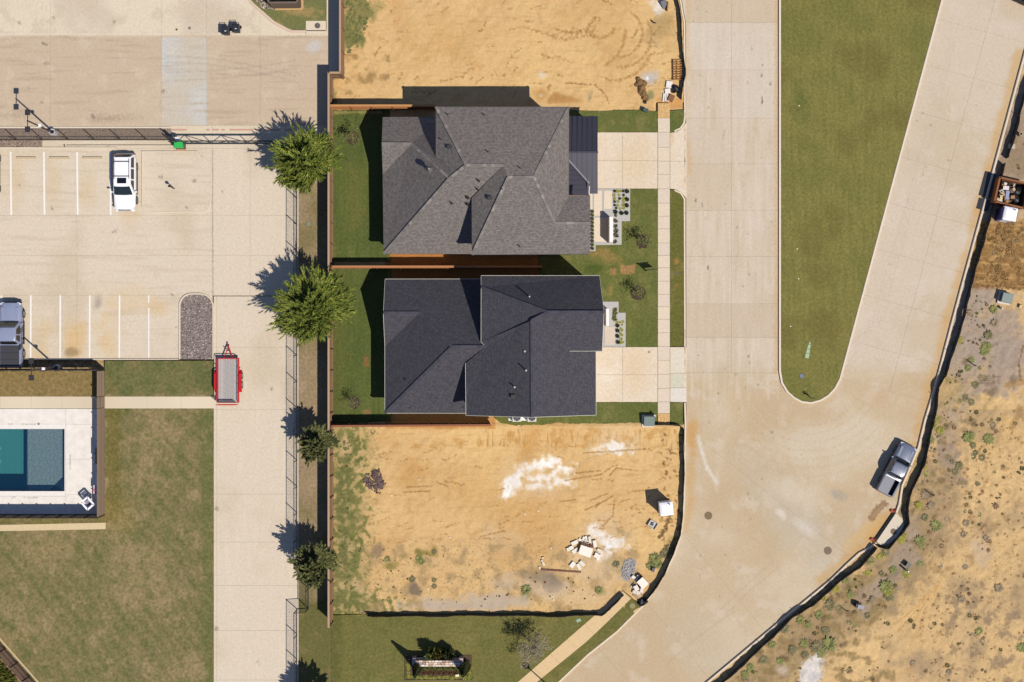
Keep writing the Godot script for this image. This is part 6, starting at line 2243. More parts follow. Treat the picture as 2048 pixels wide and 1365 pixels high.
func skip() -> void:
	var o := thing("skip", "rust brown open top skip heaped with building waste at the roadside", "skip", P(2014.5, 389), -0.22)
	var rust := grit(A(150, 100, 66), 0.25, 1.5)
	var W := 2.7
	var L := 2.2
	var hh := 1.25
	for q in [[-W / 2, 0.0, 0.07, L], [W / 2, 0.0, 0.07, L], [0.0, -L / 2, W, 0.07], [0.0, L / 2, W, 0.07]]:
		var m := MB.new()
		m.box(Vector3(q[0], hh / 2, q[1]), Vector3(q[2], hh, q[3]))
		m.box(Vector3(q[0], hh + 0.03, q[1]), Vector3(q[2] + 0.09, 0.1, q[3] + 0.09))
		part("side", m, rust, o)
	for k in 4:
		for s in [-1.0, 1.0]:
			var m := MB.new()
			m.box(Vector3(-W / 2 + (k + 0.5) * W / 4, hh / 2, s * (L / 2 + 0.07)), Vector3(0.08, hh, 0.08))
			part("rib", m, rust, o)
	var fl := MB.new()
	fl.box(Vector3(0, 0.1, 0), Vector3(W - 0.1, 0.06, L - 0.1))
	part("floor", fl, mat(Color(0.12, 0.09, 0.07), 0.9), o)
	var w := thing("building_waste", "heap of boards, card and plastic sheet inside the rust brown skip", "waste", P(2014.5, 389) + Vector3(0, 0.1, 0), -0.22)
	var cols := [A(196, 164, 128), A(172, 132, 92), A(226, 220, 214), A(208, 180, 140), A(150, 112, 78), A(120, 104, 96)]
	for k in 34:
		var m := MB.new()
		var s := Vector3(rng.randf_range(0.2, 0.7), rng.randf_range(0.02, 0.06), rng.randf_range(0.08, 0.4))
		m.box(Vector3(rng.randf_range(-1.1, 0.25), rng.randf_range(0.4, 0.95), rng.randf_range(-0.8, 0.85)), s, Basis.from_euler(Vector3(rng.randf_range(-0.5, 0.5), rng.randf() * TAU, rng.randf_range(-0.5, 0.5))))
		part("board" if k % 3 else "card_sheet", m, grit(cols[k % 6], 0.12, 2.0), w)
	for q in [[-0.55, 0.98, -0.35, 0.5, 0.34, A(226, 214, 214)], [-0.28, 0.95, 0.25, 0.3, 0.75, A(136, 150, 190)], [-0.75, 0.9, 0.55, 0.22, 0.4, A(214, 190, 150)]]:
		var m := MB.new()
		m.box(Vector3(q[0], q[1], q[2]), Vector3(q[3], 0.05, q[4]), Basis.from_euler(Vector3(0.2, 0.2, 0.15)))
		part("plastic_sheet", m, mat(q[5], 0.5), w)
	var bag := blob_mesh(0.42, 0.3, 5)
	for q in [[0.62, 0.45, -0.35], [0.75, 0.4, 0.35], [0.4, 0.45, 0.2]]:
		var b := part("sack", bag, mat(Color(0.06, 0.06, 0.07), 0.5), w)
		b.position = Vector3(q[0], q[1], q[2])

func blob_mesh(r: float, hh: float, sd: int, amp := 0.3) -> ArrayMesh:
	# an irregular mound or sack, closed, resting on its base
	var f := FastNoiseLite.new()
	f.seed = sd
	f.frequency = 1.1 / r
	var rings := []
	for k in 8:
		var t := (k / 7.0) * PI * 0.94 + 0.06
		var ring := PackedVector3Array()
		for j in 14:
			var a := TAU * j / 14.0
			var p := Vector3(cos(a) * sin(t) * r, cos(t) * hh, sin(a) * sin(t) * r)
			ring.append(p * (1.0 + amp * f.get_noise_3dv(p)))
		rings.append(ring)
	var m := MB.new()
	m.loft(rings)
	return m.smooth(60).mesh()

func mound(called: String, label: String, cat: String, pts: Array, m: Material) -> void:
	# a heap of clods or stone: overlapping lumps in one body
	var mb := MB.new()
	for q in pts:
		var src := blob_mesh(q[2] * S, q[3], int(q[0] + q[1]), 0.5)
		var a := src.surface_get_arrays(0)
		var off := P(q[0], q[1]) - P(pts[0][0], pts[0][1])
		var v: PackedVector3Array = a[Mesh.ARRAY_VERTEX]
		for k in v.size():
			mb.v.append(v[k] + off)
			mb.c.append(Color(1, 1, 1))
			mb.u.append(Vector2(v[k].x + off.x, v[k].z + off.z))
		mb.n.append_array(a[Mesh.ARRAY_NORMAL])
	single(called, label, cat, mb, m, P(pts[0][0], pts[0][1]) + Vector3(0, 0.06, 0))

func build_objects() -> void:
	suv("car", "white estate car with roof rack and sunroof parked beside the concrete island", P(254, 366.5), 0.0, Color(0.84, 0.84, 0.85), 5.1)
	suv("car", "black car at the left edge of the upper parking bays, mostly outside the picture", P(-20.5, 346), 0.0, Color(0.05, 0.05, 0.055), 4.8, false)
	pickup("pickup_truck", "silver pickup with a black covered bed parked at the left edge of the lower bays", P(28, 670), PI, Color(0.5, 0.53, 0.62), 1)
	var truck := pickup("pickup_truck", "compact silver blue pickup with its bed cover half folded, parked at the curving kerb", P(1789.5, 937.5), PI - 0.476, Color(0.38, 0.41, 0.48), 0)
	truck.scale = Vector3.ONE * 0.84
	suv("car", "dark car in the top right corner, only its rear corner in the picture", P(2066, -38), -0.42, Color(0.06, 0.065, 0.08), 4.8, false)
	trailer()
	lamp_post("tall twin headed lamp post standing in the gravel strip by the chain link fence", P(109, 266.5), 7.1, 0.75)
	lamp_post("tall twin headed lamp post at the slatted fence behind the lower parking bays", P(116, 736), 7.1, 0.75)
	post_lamp()
	sliding_gate()
	for q in [[52.5, "left"], [118.5, "middle"], [185, "right"]]:
		box_thing("wheel_stop", "low concrete wheel stop, the %s one of the three in the upper parking bays" % q[1], "wheel stop", P(q[0], 316), Vector3(1.75, 0.16, 0.16), 0.0, grit(A(206, 186, 154), 0.1), "wheel stops of the upper bays")
	wheelie_bin("black wheeled bin at the top of the car park, the left of the pair", P(455, 66))
	wheelie_bin("black wheeled bin at the top of the car park, the right of the pair", P(475.5, 61.5))
	var ip := thing("intercom_post", "slim black bent intercom post on the rounded concrete island", "intercom post", P(349, 378))
	var m := MB.new()
	m.tube(Vector3.ZERO, Vector3(0, 1.0, 0), 0.045, 0.045, 8)
	m.tube(Vector3(0, 1.0, 0), Vector3(-0.14, 1.12, -0.1), 0.045, 0.04, 8)
	part("post", m, mat(Color(0.16, 0.15, 0.15), 0.5), ip)
	m = MB.new()
	m.box(Vector3(-0.2, 1.1, -0.13), Vector3(0.22, 0.24, 0.18))
	part("keypad", m, mat(Color(0.12, 0.12, 0.12), 0.5), ip)
	# enclosure in the top corner
	var en := thing("walled_enclosure", "dark walled bin enclosure with a tan base at the top edge", "enclosure")
	m = MB.new()
	m.bar(P(550, 19) + Vector3(0, 0.07, 0), P(605, 18) + Vector3(0, 0.07, 0), 0.2, 0.14)
	m.bar(P(605, 18) + Vector3(0, 0.071, 0), P(603, -60) + Vector3(0, 0.071, 0), 0.2, 0.142)
	part("footing", m, grit(A(206, 168, 118), 0.12), en)
	for q in [[[546, 16], [601, 15.5]], [[601, 15.5], [599, -60]], [[546, 16], [534, -6]]]:
		m = MB.new()
		m.bar(P(q[0][0], q[0][1]) + Vector3(0, 1.0, 0), P(q[1][0], q[1][1]) + Vector3(0, 1.0, 0), 0.16, 2.0)
		part("wall", m, grit(A(120, 104, 92), 0.12, 2.0), en)
	manhole("manhole_cover", "round cover in the concrete pad beside the corner lawn", P(635, 52) + Vector3(0, 0.13, 0), 0.26, A(120, 112, 108))
	manhole("drain_cover", "small dark drain cover, the left of the pair in the upper car park", P(352.5, 59), 0.1, A(110, 96, 80))
	manhole("drain_cover", "small pale collared drain cover, right of the pair in the upper car park", P(378.5, 56), 0.13, A(150, 140, 128))
	manhole("manhole_cover", "manhole cover in the road beside the south sand lot", P(1417, 1032), 0.37, A(150, 128, 100))
	manhole("manhole_cover", "manhole cover in the road nearest the storm inlet", P(1656, 1102), 0.37, A(146, 130, 108))
	manhole("valve_cover", "small round valve cover in the grass verge by the pavement", P(1353, 547) + Vector3(0, 0.12, 0), 0.17, A(126, 116, 100))
	# storm inlet
	var il := thing("storm_inlet", "concrete kerb inlet with a round lid beside the curving road", "storm drain")
	m = MB.new()
	var poly := pv([[1791, 1026], [1803, 1037], [1807, 1047], [1804, 1058], [1793, 1074], [1776, 1088], [1762, 1091], [1752, 1083]])
	m.prism(poly, -0.1, 0.26)
	part("slab", m, grit(A(222, 210, 188), 0.12, 0.8), il)
	m = MB.new()
	var e := (P(1752, 1083) - P(1791, 1026)).normalized()
	var nn := Vector3(e.z, 0, -e.x)
	m.bar(P(1791, 1026) + Vector3(0, 0.08, 0) - nn * 0.0 + Vector3(-0.09, 0, -0.06), P(1752, 1083) + Vector3(0, 0.08, 0) + Vector3(-0.09, 0, -0.06), 0.2, 0.17)
	part("throat_shade", m, mat(Color(0.05, 0.045, 0.05), 0.9), il)  # solid near-black bar painted as the shade of the inlet opening
	m = MB.new()
	m.tube(P(1786, 1063) + Vector3(0, 0.2, 0), P(1786, 1063) + Vector3(0, 0.275, 0), 0.27, 0.27, 20)
	part("lid", m, grit(A(130, 112, 96), 0.2, 3.0), il)
	for q in [[1787, 1023, "upper"], [1747, 1080, "lower"]]:
		var sb := thing("sandbag", "rust orange mesh sandbag at the %s end of the storm inlet" % q[2], "sandbag", P(q[0], q[1]), 0.0, "sandbags at the storm inlet")
		for k in 3:
			var b := part("bag", blob_mesh(0.16, 0.1, 30 + k, 0.4), mat(A([176, 150, 120][k], [84, 70, 50][k], [60, 50, 44][k]), 0.9), sb)
			b.position = Vector3((k - 1) * 0.17, 0.08, (k % 2) * 0.1 - 0.05)
	# ramps laid over the kerb
	for q in [[1974.5, 369, 0.95, 2.25, "larger"], [1966, 409, 0.9, 1.0, "smaller"]]:
		var o := thing("kerb_ramp", "black rubber ramp laid over the kerb by the skip, the %s of the two" % q[4], "ramp", P(q[0], q[1]), -0.265, "rubber kerb ramps")
		m = MB.new()
		var h: float = q[3] / 2
		m.loft([PackedVector3Array([Vector3(-0.5, 0.0, -h), Vector3(0.0, 0.16, -h), Vector3(0.55, 0.2, -h), Vector3(0.55, 0.02, -h)]), PackedVector3Array([Vector3(-0.5, 0.0, h), Vector3(0.0, 0.16, h), Vector3(0.55, 0.2, h), Vector3(0.55, 0.02, h)])])
		part("ramp", m, mat(Color(0.17, 0.17, 0.19), 0.6), o)
		m = MB.new()
		m.box(Vector3(0.0, 0.17, 0), Vector3(0.05, 0.015, h * 1.96))
		part("rib", m, mat(Color(0.22, 0.22, 0.24), 0.6), o)
	skip()
	portable_toilet("white roofed portable toilet on the south sand lot by the silt fence", P(1327.5, 1012.5) + Vector3(0, 0.08, 0), 0.1, Color(0.72, 0.72, 0.76))
	portable_toilet("portable toilet with a ribbed white roof and violet sides below the skip", P(2003.6, 432.5) + Vector3(0, 0.08, 0), -0.2, Color(0.34, 0.32, 0.5))
	transformer("green transformer box on a pad at the corner of the charcoal roofed house's lawn", P(1296, 842) + Vector3(0, 0.16, 0), 0.0)
	transformer("green transformer box with a white pad edge on the bare field beside the strawy patch", P(2008, 597) + Vector3(0, 0.1, 0), -0.2)
	for q in [[1308, 831, 0.75, "white capped utility pedestal behind the green transformer by the pavement", 0.1], [2001.5, 617, 0.4, "short white utility pedestal in front of the field transformer", 0.1], [1811, 1140, 0.9, "white topped utility marker post in the yellow green weeds", 0.09]]:
		m = MB.new()
		m.tube(Vector3.ZERO, Vector3(0, q[2], 0), q[4], q[4], 12)
		m.tube(Vector3(0, q[2], 0), Vector3(0, q[2] + 0.06, 0), q[4] * 1.3, q[4] * 0.7, 12)
		single("utility_pedestal", q[3], "utility pedestal", m, mat(A(232, 232, 216), 0.5), P(q[0], q[1]) + Vector3(0, 0.1, 0))
	# air conditioners tucked under the eaves
	for q in [[1041, "left"], [1071, "right"]]:
		var ac := thing("air_conditioner", "round fanned air conditioner on the white pad south of the charcoal house, the %s one" % q[1], "air conditioner", P(q[0] - 14, 834) + Vector3(0.3, 0.2, 0), 0.0, "air conditioners on a shared pad")
		m = MB.new()
		m.box(Vector3(0, 0.42, 0), Vector3(0.78, 0.84, 0.78))
		part("cabinet", m, mat(A(214, 212, 206), 0.5), ac)
		m = MB.new()
		m.tube(Vector3(0, 0.82, 0), Vector3(0, 0.86, 0), 0.33, 0.33, 20)
		part("fan_grille", m, mat(Color(0.12, 0.12, 0.13), 0.5), ac)
		m = MB.new()
		for k in 6:
			var a := TAU * k / 6
			m.bar(Vector3(0, 0.87, 0), Vector3(cos(a) * 0.3, 0.87, sin(a) * 0.3), 0.05, 0.015)
		part("fan_blade", m, mat(Color(0.4, 0.4, 0.42), 0.4), ac)
	m = MB.new()
	m.box(Vector3.ZERO, Vector3(2.2, 0.1, 1.1))
	single("equipment_pad", "white pad under the pair of air conditioners", "equipment pad", m, mat(A(238, 236, 232), 0.8), P(1041.5, 829.5) + Vector3(0, 0.21, 0))
	# low porch walls
	box_thing("porch_wall", "long white capped porch wall on the front path of the grey roofed house", "wall", P(1219.7, 462) + Vector3(0, 0.15, 0), Vector3(0.32, 1.6, 2.25), 0.0, mat(A(252, 246, 244), 0.7))
	box_thing("porch_wall", "short white porch wall by the front gravel bed of the charcoal roofed house", "wall", P(1213, 635.5) + Vector3(0, 0.15, 0), Vector3(0.25, 1.2, 1.55), 0.0, mat(A(252, 246, 240), 0.7))
	# sale board on a post
	var sg := thing("yard_sign", "yard sign hanging from an armed post on the front lawn between the houses", "sign", P(1291.5, 542))
	m = MB.new()
	m.box(Vector3(0, 0.9, 0), Vector3(0.09, 1.8, 0.09))
	part("post", m, mat(Color(0.08, 0.09, 0.07), 0.7), sg)
	m = MB.new()
	m.bar(Vector3(-0.12, 1.7, 0.02), Vector3(0.95, 1.7, -0.1), 0.06, 0.07)
	part("arm", m, mat(Color(0.08, 0.09, 0.07), 0.7), sg)
	m = MB.new()
	m.box(Vector3(0.48, 1.15, -0.05), Vector3(0.75, 0.8, 0.03), Basis(Vector3.UP, 0.11))
	part("board", m, mat(Color(0.12, 0.14, 0.1), 0.6), sg)
	# sign in the point of the median
	var ms := thing("road_sign", "dark sign board on a post in the rounded point of the grass median", "sign", P(1621, 796) + Vector3(0, 0.1, 0))
	m = MB.new()
	m.box(Vector3(0, 0.45, 0), Vector3(0.06, 0.9, 0.06))
	part("post", m, mat(Color(0.1, 0.11, 0.09), 0.6), ms)
	m = MB.new()
	m.box(Vector3(-0.05, 0.85, 0), Vector3(0.5, 0.36, 0.025), Basis(Vector3.UP, -0.25))
	part("board", m, mat(Color(0.1, 0.11, 0.08), 0.6), ms)
	m = MB.new()
	m.box(Vector3(0.1, 1.3, 0.02), Vector3(0.34, 0.2, 0.025), Basis(Vector3.UP, -0.25))
	m.box(Vector3(0, 1.05, 0), Vector3(0.045, 0.7, 0.045))
	part("plate", m, mat(Color(0.1, 0.11, 0.08), 0.6), ms)
	# lids and markers in the grass
	var lid := thing("valve_box", "tapering row of pale green valve box lids in the grass median", "valve box", P(1616, 703) + Vector3(0, 0.12, 0), -0.2)
	for q in [[0.42, 0.34, 0.4], [0.0, 0.3, 0.36], [-0.4, 0.26, 0.34], [-0.72, 0.14, 0.24]]:
		m = MB.new()
		m.box(Vector3(0, 0.015, q[0]), Vector3(q[1], 0.05, q[2]))
		part("lid", m, grit(A(176, 198, 160), 0.15, 2.0), lid)
	box_thing("utility_cover", "pale green lid flush in the lawn by the diagonal pavement", "lid", P(1157, 1241) + Vector3(0, 0.09, 0), Vector3(0.42, 0.05, 0.3), 0.45, mat(A(150, 180, 150), 0.7))
	box_thing("utility_cover", "faded blue green lid in the dry tree strip by the drive", "lid", P(617, 448) + Vector3(0, 0.04, 0), Vector3(0.3, 0.03, 0.34), 0.0, mat(A(124, 146, 124), 0.8))
	m = MB.new()
	m.tube(Vector3(0, 0, 0), Vector3(0, 0.012, 0), 0.24, 0.2, 18)
	single("paint_spot", "blue sprayed survey disc in the grass near the median's point", "marker", m, mat(A(124, 130, 146), 0.9), P(1603, 752) + Vector3(0, 0.12, 0))
	m = MB.new()
	m.tube(Vector3(0, 0, 0), Vector3(0, 0.04, 0), 0.27, 0.25, 18)
	single("concrete_collar", "round tan concrete collar in the verge at the foot of the south lot", "lid", m, grit(A(158, 146, 108), 0.1), P(1265, 1212) + Vector3(0, 0.09, 0))
	for q in [[1598, 212], [1594, 498], [1581, 653], [1597, 558]]:
		m = MB.new()
		m.tube(Vector3(0, 0, 0), Vector3(0, 0.05, 0), 0.07, 0.06, 10)
		single("sprinkler_head", "tiny pale sprinkler head in the grass median", "sprinkler", m, mat(A(226, 222, 190), 0.7), P(q[0], q[1]) + Vector3(0, 0.12, 0), 0.0, "sprinkler heads in the median")
	# the stone sign wall
	sign_wall()
	pool_things()
	# ------------- north lot litter
	var rk := thing("timber_rack", "wooden lattice frame lying by the silt fence on the north sand lot", "rack")
	for q in [[1346, 121, 1346, 161, 0.16], [1353.5, 121, 1353.5, 161, 0.08], [1361.5, 121, 1361.5, 158, 0.08]]:
		m = MB.new()
		m.bar(P(q[0], q[1]) + Vector3(0, q[4] + 0.06, 0), P(q[2], q[3]) + Vector3(0, q[4] + 0.06, 0), 0.07, 0.14)
		part("long_rail", m, grit(A(150, 104, 60), 0.2), rk)
	for k in 9:
		m = MB.new()
		var y := 121.0 + k * 4.9
		m.bar(P(1345, y) + Vector3(0, 0.27, 0), P(1363, y) + Vector3(0, 0.27, 0), 0.06 if k % 2 else 0.1, 0.04)
		part("slat", m, grit(A(178, 128, 76), 0.2), rk)
	mound("dirt_mound", "dark lumpy heap of spoil on the north sand lot", "dirt mound", [[1279, 166, 8, 0.3], [1276, 158, 5, 0.26], [1283, 175, 8, 0.32], [1286, 186, 7, 0.3], [1290, 194, 7, 0.25], [1282, 183, 6, 0.3], [1288, 167, 6, 0.2], [1294, 199, 4, 0.2], [1273, 170, 4, 0.2]], grit(A(136, 106, 72), 0.4, 2.0))
	var li := 0
	for q in [[1338, 170, 0.55, 0.6, 8, 0.22, 240, "folded white plastic sheet"], [1335, 183, 0.5, 0.45, -8, 0.16, 236, "crumpled white sheet"], [1327, 196, 0.16, 0.75, 4, 0.12, 226, "white batten, the left of three"], [1331, 195, 0.16, 0.72, 0, 0.14, 230, "white batten, the middle of three"], [1335.5, 196, 0.15, 0.7, -5, 0.11, 222, "white batten, the right of three"]]:
		stone_block(q[7] + " in the litter heap by the north lot's silt fence", q[0], q[1], q[2], q[3], q[5], q[4], A(q[6], q[6] - 6, q[6] - 14), 0.08, 0.05 * (li % 3), "litter_sheet" if li < 2 else "batten", "litter", "litter heap on the north lot")
		li += 1
	single("refuse_sack", "black refuse sack in the litter heap by the north lot's silt fence", "sack", blob_mesh(0.38, 0.3, 8, 0.5), mat(Color(0.06, 0.06, 0.07), 0.45), P(1350, 179) + Vector3(0, 0.3, 0))
	stone_block("brown carton in the litter heap on the north lot", 1342, 197, 0.5, 0.6, 0.3, 25, A(140, 100, 70), 0.06, 0.0, "carton", "carton", "")
	stone_block("dark tilted board beside the white washout at the top of the north lot", 1328, 10, 0.5, 0.75, 0.04, -25, A(120, 118, 124), 0.3, 0.6, "loose_board", "board", "")
	stone_block("narrow plank standing by the white washout at the top of the north lot", 1335, 14, 0.1, 0.8, 0.3, 6, A(170, 130, 84), 0.08, 0.0, "loose_plank", "plank", "")
	for q in [[1302, 41, 1308, 47, "short dark pipe offcut on the north sand lot", 0.055], [1934, 720, 1949, 732, "bent black hose lying in the weeds of the field", 0.04], [1849, 979, 1865, 991, "dark pipe end sticking out of the ground near the pickup", 0.05], [1682, 1214, 1693, 1222, "dark stick of pipe beside the open meter box", 0.04]]:
		m = MB.new()
		var a := P(q[0], q[1]) + Vector3(0, 0.14, 0)
		var b := P(q[2], q[3]) + Vector3(0, 0.22, 0)
		m.tube(a, b, q[5], q[5], 8)
		m.tube(b, b + Vector3(0.18, -0.05, -0.02), q[5] * 0.9, q[5] * 0.9, 8)
		single("pipe_offcut", q[4], "pipe", m, mat(Color(0.13, 0.11, 0.1), 0.6), Vector3.ZERO)
	var mb := thing("meter_box", "dark green meter box with a lid by the north end of the pavement", "meter box", P(1290, 222) + Vector3(0, 0.2, 0), -0.3)
	m = MB.new()
	m.box(Vector3(0, 0.2, 0), Vector3(0.42, 0.4, 0.3))
	part("box", m, mat(Color(0.1, 0.14, 0.13), 0.6), mb)
	m = MB.new()
	m.box(Vector3(0.02, 0.42, 0), Vector3(0.44, 0.04, 0.32))
	part("lid", m, mat(Color(0.2, 0.26, 0.26), 0.6), mb)
	single("refuse_sack", "small black sack by the green patch on the north sand lot", "sack", blob_mesh(0.16, 0.14, 18, 0.5), mat(Color(0.05, 0.06, 0.05), 0.5), P(1290, 205) + Vector3(0, 0.15, 0))
	# ------------- south lot litter
	south_litter()
	# ------------- field
	var bx := thing("meter_box", "open black meter box standing among the weeds of the lower field", "meter box", P(1714, 1210) + Vector3(0, 0.1, 0), -0.2)
	m = MB.new()
	m.box(Vector3(0, 0.35, 0), Vector3(0.5, 0.7, 0.36))
	part("box", m, mat(Color(0.09, 0.09, 0.12), 0.5), bx)
	m = MB.new()
	m.box(Vector3(0.18, 0.72, 0.04), Vector3(0.62, 0.04, 0.36), Basis(Vector3.FORWARD, 0.15))
	part("lid", m, mat(Color(0.26, 0.26, 0.34), 0.45), bx)
	bx = thing("meter_box", "black meter box with a blue edge near the white topped marker post", "meter box", P(1813.5, 1129.5) + Vector3(0, 0.1, 0), -0.6)
	m = MB.new()
	m.box(Vector3(0, 0.24, 0), Vector3(0.34, 0.48, 0.42))
	part("box", m, mat(Color(0.06, 0.07, 0.08), 0.5), bx)
	m = MB.new()
	m.box(Vector3(0, 0.5, 0), Vector3(0.4, 0.04, 0.46))
	part("lid", m, mat(Color(0.1, 0.12, 0.14), 0.45), bx)
	m = MB.new()
	m.tube(Vector3(0, 0, 0), Vector3(0, 0.55, 0), 0.17, 0.17, 16, false)
	m.tube(Vector3(0, 0, 0), Vector3(0, 0.55, 0), 0.11, 0.11, 16, false)
	for k in 16:
		var p := TAU * k / 16
		var q := TAU * (k + 1) / 16
		m.quad(Vector3(cos(p) * 0.11, 0.55, sin(p) * 0.11), Vector3(cos(q) * 0.11, 0.55, sin(q) * 0.11), Vector3(cos(q) * 0.17, 0.55, sin(q) * 0.17), Vector3(cos(p) * 0.17, 0.55, sin(p) * 0.17), Vector3.UP)
	single("pipe_riser", "upright tan pipe riser in the roadside dirt above the skip", "pipe", m, mat(A(190, 170, 140), 0.8), P(2038, 270) + Vector3(0, 0.1, 0))
	stone_block("pale box with a dark side in the roadside dirt above the skip", 2022, 294, 0.5, 0.45, 0.35, 10, A(196, 186, 170), 0.1, 0.0, "utility_box", "box", "")
	stone_block("pale slab of stone beside the field transformer", 2039.5, 613, 0.22, 0.34, 0.3, 20, A(222, 196, 140), 0.1, 0.3, "loose_stone", "stone", "")

func sign_wall() -> void:
	var o := thing("stone_sign_wall", "low stone sign wall with a pale rubble top in a planted bed", "sign wall")
	var y0 := 1322.0
	var hh := 1.45
	var m := MB.new()
	m.box(P(876.5, 1320.5) + Vector3(0, hh / 2 - 0.03, 0), Vector3(3.9, hh - 0.1, 0.46))
	part("core", m, grit(A(170, 152, 134), 0.2, 2.0), o)
	var tones := [A(232, 212, 194), A(246, 236, 226), A(214, 176, 146), A(222, 206, 196), A(190, 160, 140), A(240, 222, 204), A(176, 152, 142)]
	for r in 3:
		var x := -1.97
		while x < 1.93:
			var w := rng.randf_range(0.2, 0.42)
			w = minf(w, 1.97 - x)
			m = MB.new()
			m.box(P(876.5, 1320.5) + Vector3(x + w / 2, hh - 0.02 + rng.randf_range(-0.02, 0.025), (r - 1) * 0.185), Vector3(w - 0.035, 0.14, 0.155))
			part("stone", m, grit(tones[rng.randi() % 7], 0.15, 3.0), o)
			x += w
	for s in [-1.0, 1.0]:
		for c in 6:
			var x := -1.97
			while x < 1.93:
				var w := minf(rng.randf_range(0.3, 0.6), 1.97 - x)
				m = MB.new()
				m.box(P(876.5, 1320.5) + Vector3(x + w / 2, 0.12 + c * 0.22, s * 0.24), Vector3(w - 0.03, 0.19, 0.07))
				part("stone", m, grit(tones[rng.randi() % 7], 0.15, 3.0), o)
				x += w
	for s in [-1.0, 1.0]:
		m = MB.new()
		m.box(P(876.5, 1320.5) + Vector3(s * 2.1, 0.62, -0.1), Vector3(0.34, 1.24, 0.62))
		part("end_pier", m, grit(A(190, 176, 170), 0.2, 2.0), o)
	var b := MB.new()
	b.prism(rectpoly(811, 1312, 943, 1360), 0.0, 0.13)
	struct("planting_bed", b, grit(A(92, 76, 58), 0.4, 2.0))
	var ed := thing("bed_edging", "thin steel edging round the planted bed of the sign wall", "edging")
	for q in [[810, 1311.5, 943.5, 1311.5], [943.5, 1311.5, 943.5, 1360.5], [810, 1311.5, 810, 1360.5], [810, 1360.5, 943.5, 1360.5]]:
		b = MB.new()
		b.bar(P(q[0], q[1]) + Vector3(0, 0.1, 0), P(q[2], q[3]) + Vector3(0, 0.1, 0), 0.04, 0.2)
		part("edging_strip", b, mat(A(110, 82, 64), 0.6), ed)
	var fl := thing("flood_light", "small pale blue flood light on a stake behind the stone sign wall", "flood light", P(893, 1302) + Vector3(0, 0.1, 0))
	b = MB.new()
	b.tube(Vector3.ZERO, Vector3(0, 0.9, 0), 0.03, 0.03, 6)
	part("stake", b, mat(Color(0.2, 0.2, 0.2), 0.5), fl)
	b = MB.new()
	b.box(Vector3(0, 0.95, 0), Vector3(0.3, 0.12, 0.2), Basis(Vector3.RIGHT, 0.3))
	b.box(Vector3(0, 0.98, 0.22), Vector3(0.36, 0.1, 0.16), Basis(Vector3.RIGHT, 0.3))
	part("lamp_housing", b, mat(A(214, 232, 244), 0.3), fl)
	box_thing("marker_stone", "pale stone at the right end of the planted bed before the sign wall", "stone", P(914.5, 1350) + Vector3(0, 0.13, 0), Vector3(0.34, 0.3, 0.22), 0.2, mat(A(238, 232, 190), 0.8))

func pool_things() -> void:
	var o := thing("pool_lift", "white pool lift chair in the corner of the pool deck", "pool lift", P(185, 1003.6) + Vector3(0, 0.05, 0), 0.72)
	var wm := mat(Color(0.84, 0.84, 0.86), 0.35)
	var m := MB.new()
	for q in [[-0.36, -0.42, -0.36, 0.42], [0.36, -0.42, 0.36, 0.42], [-0.36, -0.42, 0.36, -0.42], [-0.36, 0.42, 0.36, 0.42]]:
		m.bar(Vector3(q[0], 1.5, q[1]), Vector3(q[2], 1.5, q[3]), 0.17, 0.06)
	part("canopy_frame", m, wm, o)
	m = MB.new()
	for q in [[-0.36, -0.42], [0.36, -0.42], [-0.36, 0.42], [0.36, 0.42]]:
		m.bar(Vector3(q[0], 0, q[1]), Vector3(q[0], 1.5, q[1]), 0.06, 0.06)
	part("leg", m, wm, o)
	m = MB.new()
	m.box(Vector3(0, 0.95, 0), Vector3(0.56, 0.05, 0.62))
	m.box(Vector3(0, 1.2, 0.3), Vector3(0.56, 0.5, 0.05))
	part("seat", m, mat(A(150, 148, 158), 0.6), o)
	m = MB.new()
	for k in 4:
		m.bar(Vector3(-0.24, 0.25 + k * 0.28, -0.62 + k * 0.05), Vector3(0.24, 0.25 + k * 0.28, -0.62 + k * 0.05), 0.1, 0.03)
	for s in [-1.0, 1.0]:
		m.bar(Vector3(s * 0.27, 0.0, -0.72), Vector3(s * 0.27, 1.45, -0.46), 0.05, 0.05)
	part("ladder", m, wm, o)
	var rp := thing("rescue_pole", "rescue hook and ring hung on the pool's east fence", "rescue pole")
	m = MB.new()
	m.tube(P(200, 952) + Vector3(0, 1.2, 0), P(202, 996) + Vector3(0, 1.25, 0), 0.03, 0.03, 6)
	m.tube(P(196, 985) + Vector3(0, 1.3, 0), P(196, 968) + Vector3(0, 1.3, 0), 0.04, 0.04, 6)
	part("pole", m, wm, rp)
	m = MB.new()
	for k in 14:
		var a := TAU * k / 14
		var b := TAU * (k + 1) / 14
		m.tube(P(198, 978) + Vector3(0, 1.1 + 0.3 * sin(a), 0.3 * cos(a)), P(198, 978) + Vector3(0, 1.1 + 0.3 * sin(b), 0.3 * cos(b)), 0.05, 0.05, 6)
	part("ring", m, mat(A(196, 80, 90), 0.5), rp)
	box_thing("notice_board", "dark notice board fixed on the pool's east fence", "notice board", P(203.5, 909) + Vector3(0, 0.7, 0), Vector3(0.16, 1.2, 1.42), 0.0, mat(Color(0.07, 0.07, 0.09), 0.6))

